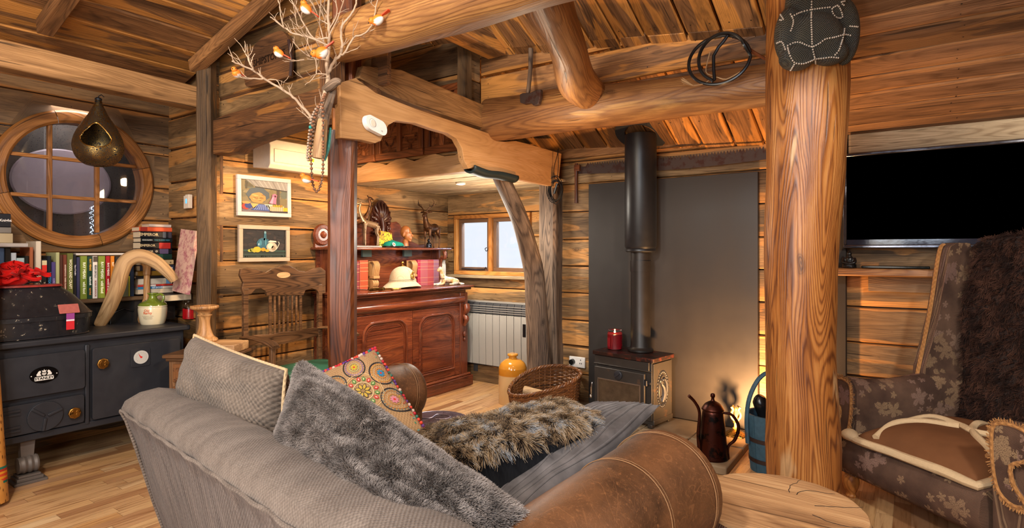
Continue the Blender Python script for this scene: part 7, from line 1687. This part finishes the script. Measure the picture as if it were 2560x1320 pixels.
# ---------------------------------------------------------------- dry branches on the centre post
DB = 2.74
BRK = plain('dry_twig_bark', 'a98f76', .8, var=.3, sc=60, bs=.4)
br_ = thing('dry_branches', 'bare dry branches tied upright to the dark centre post', 'branches', atD(805, 250, DB))
random.seed(77); g = G(); main = []
def bra(L, r0, r1, d0=DB, d1=DB, tw=1):
    n = len(L); P = catmull([atD(a, b, d0 + (d1 - d0) * i / (n - 1)) for i, (a, b) in enumerate(L)], 4); R = interp([r0, r1], len(P)); P = [p + V((rr(-.002, .002), rr(-.002, .002), rr(-.002, .002))) for p in P]; g.tube(P, R, 8, nz=.15)
    if tw:
        for i in range(2, len(P) - 1, 2):
            if random.random() < .75:
                t = (P[i] - P[i - 1]).normalized(); d = (t + V((rr(-1, 1), rr(-1, 1), rr(-.3, 1)))).normalized(); q = [P[i]]; L_ = rr(.02, .07)
                for k in range(4): d = (d + V((rr(-.35, .35), rr(-.35, .35), rr(-.2, .4)))).normalized(); q.append(q[-1] + d * L_ / 3)
                g.tube(q, interp([min(.003, R[i] * .6), .0009], len(q)), 5)
                if random.random() < .6: e = (d + V((rr(-1, 1), rr(-1, 1), rr(-.3, 1)))).normalized(); g.tube([q[2], q[2] + e * L_ * .5, q[2] + e * L_ * .8 + V((0, 0, .008))], [.0016, .0012, .0007], 5)
bra([(792, 395), (796, 330), (800, 280), (808, 246), (819, 197), (817, 163), (823, 102), (821, 45), (823, -20)], .012, .006)
bra([(817, 190), (834, 155), (850, 138), (855, 114), (853, 87), (857, 62), (876, 38), (889, 15), (891, -15)], .008, .0035, DB, 2.6)
bra([(852, 136), (861, 133), (884, 95), (910, 85), (929, 64), (940, 19), (946, -15)], .005, .0025, 2.7, 2.5)
bra([(785, 330), (781, 307), (774, 288), (747, 258), (726, 237), (687, 212), (660, 197), (630, 174), (601, 163), (581, 153)], .0075, .0035, DB, 2.5)
bra([(660, 197), (634, 197), (609, 195)], .004, .0025, 2.56, 2.5); bra([(662, 200), (690, 200), (706, 225)], .003, .0015, 2.6, 2.6)
bra([(634, 176), (624, 155), (615, 136), (606, 121)], .0045, .002, 2.52, 2.5); bra([(613, 132), (612, 102)], .002, .001, 2.5, 2.5, 0); bra([(628, 167), (630, 148), (636, 134)], .0025, .0015, 2.5, 2.5, 0)
bra([(817, 150), (785, 144), (766, 136), (747, 121), (732, 102)], .004, .002, 2.72, 2.6)
bra([(824, 115), (800, 104), (766, 91), (732, 83), (709, 68), (687, 51), (676, 42)], .005, .0025, 2.7, 2.6); bra([(709, 68), (704, 45), (698, 11), (694, -10)], .0028, .0018, 2.62, 2.6)
bra([(820, 95), (785, 95), (762, 64), (747, 34), (727, -5)], .005, .0028, 2.7, 2.65); bra([(822, 60), (800, 49), (788, 23), (770, -10)], .004, .002)
bra([(816, 185), (791, 186), (778, 201), (762, 212)], .003, .0012, 2.7, 2.66); bra([(791, 186), (789, 152), (772, 114), (768, 90)], .003, .0015, 2.68, 2.66); bra([(760, 150), (740, 152), (716, 147), (700, 140)], .003, .0015, 2.68, 2.62)
bra([(823, 76), (842, 35), (838, -10)], .004, .002); bra([(822, 140), (800, 60), (805, -10)], .004, .002, 2.75, 2.7); bra([(821, 120), (812, 50), (783, -10)], .0035, .002, 2.78, 2.8); bra([(824, 90), (850, 30), (862, -10)], .0035, .002, 2.72, 2.66)
bra([(762, 64), (748, 70), (738, 40), (733, 10)], .0025, .0012, 2.66, 2.6); bra([(823, 40), (810, 20), (815, -10)], .003, .002); bra([(786, 96), (800, 120), (806, 150)], .003, .002)
wp('stems', g, BRK, br_, ang=60)
g = G(); g.tube(catmull(Q((806, 300, 2.70), (802, 340, 2.69), (798, 380, 2.69), (796, 396, 2.69)), 4), interp([.022, .027, .029, .026], 13), 18, nz=.15); wp('thick_stub', g, W_DRIFT, br_)
g = G(); g.tube(catmull(Q((812, 225, 2.76), (828, 215, 2.72), (842, 205, 2.70), (852, 207, 2.70)), 4), interp([.016, .024, .022, .012], 13), 12, nz=.3); g.tube(catmull(Q((835, 225, 2.76), (822, 260, 2.75), (812, 300, 2.75), (808, 360, 2.74)), 4), interp([.012, .02, .022, .014], 13), 12, nz=.3); wp('gnarled_root', g, W_OAK, br_)
def beads(name, label, L, r, mat, d=2.66):
    P = catmull([atD(a, b, d) for a, b in L], 8); t = thing(name, label, 'beads', P[0]); g = G(); acc = 0; last = P[0]; g2 = G()
    for p in P:
        if (p - last).length > r * 1.75 or p is P[0]: g.ell(p, (r, r, r * .85), 8, 6); last = p
    g2.tube(P, r * .35, 5); wp('bead', g, mat, t)['kind'] = 'stuff'; wp('string', g2, BLACKP, t); return t
beads('bead_necklace', 'long loop of brown wooden beads hanging from the branches', [(812, 236), (806, 255), (808, 290), (808, 340), (808, 400), (806, 440), (798, 472), (789, 478), (781, 455), (778, 410), (776, 370), (779, 325), (790, 285), (803, 255), (812, 238)], .0078, plain('brown_bead', '7a5036', .3))
beads('bead_necklace', 'pale disc bead string looped beside the brown wooden beads', [(800, 262), (788, 275), (778, 300), (773, 335), (770, 365), (768, 392), (772, 398), (780, 360), (784, 320), (790, 292), (803, 275)], .0068, plain('pale_bead', 'a08a76', .5), 2.68)
g = G(); g.ell((0, 0, 0), (.008, .008, .009), 12, 8); solo('turquoise_bead', g, plain('turquoise', '157a72', .3), 'single turquoise bead at the top left of the bead strings', 'bead', atD(776, 318, 2.66))
g = G(); p = atD(818, 350, 2.72); g.tube(catmull(Q((826, 320, 2.74), (820, 370, 2.72), (812, 402, 2.70)), 4), interp([.006, .010, .004], 9), 8); o = solo('feather', g, plain('teal_feather', '2a7a72', .5), 'dark teal feather tucked behind the bead strings', 'feather'); shape_in(o, p)
# robins
OR_, WH, RD, BK = lin('e0741a'), lin('d8d0c8'), lin('c03c14'), lin('151010')
def bird(label, px, py, d, face, pitch, s=1.0, tail=1):
    o = thing('toy_bird', label, 'bird', atD(px, py, d), group='orange toy birds on the branches'); o.rotation_euler = (0, pitch, face)
    g = G(); g.ell((0, 0, 0), (.029 * s, .021 * s, .022 * s), 18, 12); g.ell((.024 * s, 0, .014 * s), (.016 * s, .014 * s, .014 * s), 14, 10)
    for v in g.bm.verts: v[g.cl] = WH if (v.co.z < -.004 * s and v.co.x < .014 * s) else OR_
    lp('feathered_body', g, PAINT, o, remesh=0)
    g = G(); g.col = RD; g.prism([(-.022 * s, -.005 * s), (-.065 * s, -.011 * s), (-.070 * s, 0), (-.065 * s, .011 * s), (-.022 * s, .005 * s)], lambda a, b, h: V((a, b, h + .004 * s)), 0, .005 * s); lp('tail', g, PAINT, o)
    g = G(); g.col = BK; g.tube([(.037 * s, 0, .014 * s), (.047 * s, 0, .012 * s)], [.004 * s, .0008], 8); lp('beak', g, PAINT, o)
    for q in (-1, 1): g = G(); g.col = BK; g.ell((.030 * s, q * .0115 * s, .018 * s), (.0026, .0026, .0026), 8, 6); lp('eye', g, PAINT, o)
rz = math.radians
bird('orange and white toy bird highest up, at the top left stems', 765, 22, 2.60, rz(215), rz(-38), 1.0)
bird('orange and white toy bird in front of the shield sign lettering', 697, 133, 2.60, rz(215), rz(-30), .85)
bird('round orange toy bird at the far left branch tip', 592, 184, 2.50, rz(300), rz(0), .82)
bird('orange and white toy bird diving with red tail raised by the post', 804, 132, 2.60, rz(235), rz(42), 1.15)
bird('orange and white toy bird lowest, left of the bead loop', 766, 448, 2.62, rz(215), rz(-15), .85)
bird('orange and white toy bird with dark red tail perched above the log beam', 944, 50, 2.50, rz(200), rz(28), 1.0)

# ---------------------------------------------------------------- beaded mask on the trunk
bm_ = thing('beaded_head', 'dark woven head sculpture with pale bead lines hung high on the trunk post', 'sculpture', atD(2042, 60, 2.62))
g = G()
def E(px, py, d, rx, ry, rz_): g.ell(atD(px, py, d) - V(bm_.location), (rx, ry, rz_), 24, 16, rot=Matrix.Rotation(rz(35), 3, 'Z'))
E(2040, 20, 2.56, .135, .10, .17); E(2040, 95, 2.50, .115, .085, .11); E(1975, 90, 2.54, .065, .07, .13); E(2108, 80, 2.54, .065, .07, .15); E(1992, 145, 2.50, .075, .07, .055); E(2072, 132, 2.50, .080, .07, .055); E(2040, -60, 2.56, .16, .11, .15)
N = NT('woven_dark_cloth'); c = N.coord(); s = N.sep(c); wv = N.math('MULTIPLY', N.math('SINE', N.math('MULTIPLY', s[2], 620)), N.math('SINE', N.math('MULTIPLY', N.math('ADD', s[0], s[1]), 500)))
WOV = N.out(N.mix(N.math('MULTIPLY_ADD', wv, .5, .5), lin('1e2226'), N.mix(N.noise(c, 12), lin('4a5258'), lin('6a6448'))), .45, 0, wv, .8, .004, .5)
bo = lp('woven_body', g, WOV, bm_, remesh=.007, smooth_it=6)
bpy.context.view_layer.update(); dg = bpy.context.evaluated_depsgraph_get()
from mathutils.bvhtree import BVHTree
bv = BVHTree.FromObject(bo, dg); bl = V(bm_.location)
def cast(px, py):
    h = bv.ray_cast(EYEP - bl, ray(px, py).normalized())[0]; return h
g = G()
lines = [[(465, -20), (463, 60), (462, 150), (465, 230), (468, 310), (478, 370), (490, 420), (495, 480)], [(330, 115), (380, 90), (440, 72), (520, 60), (600, 50)], [(300, 315), (340, 296), (380, 292), (430, 312), (470, 322), (520, 298), (560, 270), (620, 258), (690, 240), (730, 245)],
         [(300, 330), (315, 380), (345, 430), (400, 440), (450, 425), (490, 408), (540, 402), (600, 395), (650, 400)], [(640, 40), (606, 60), (612, 95), (640, 124), (675, 120), (668, 80), (650, 45), (640, 40)], [(320, 100), (338, 140), (332, 185), (318, 220)], [(690, 200), (682, 250), (668, 300), (650, 350), (622, 382)], [(225, 298), (260, 290), (285, 345)], [(262, 475), (310, 492), (335, 460), (350, 435)], [(248, 100), (272, 140), (245, 138)], [(690, 10), (665, 20), (690, 40)], [(728, 182), (760, 184), (780, 186)]]
for L in lines:
    P = catmull([V((a, b, 0)) for a, b in L], 10); last = None
    for p in P:
        q = cast(1860 + p.x * .3636, p.y * .3636)
        if q is None: continue
        if last is None or (q - last).length > .0085: g.ell(q + V((.001, -.003, 0)), (.0042, .0042, .0042), 8, 5); last = q
lp('bead', g, plain('silvery_bead', 'cfc4b4', .2, .3), bm_)['kind'] = 'stuff'
g = G(); g.bx(-2.42, -2.27, 2.35, 3.17, 2.64, 2.755); o = solo('purlin', g, W_CEIL, 'short dark purlin under the roof behind the upper log beam', 'beam', bevel=.006); shape_in(o, (-2.35, 2.35, 2.64))
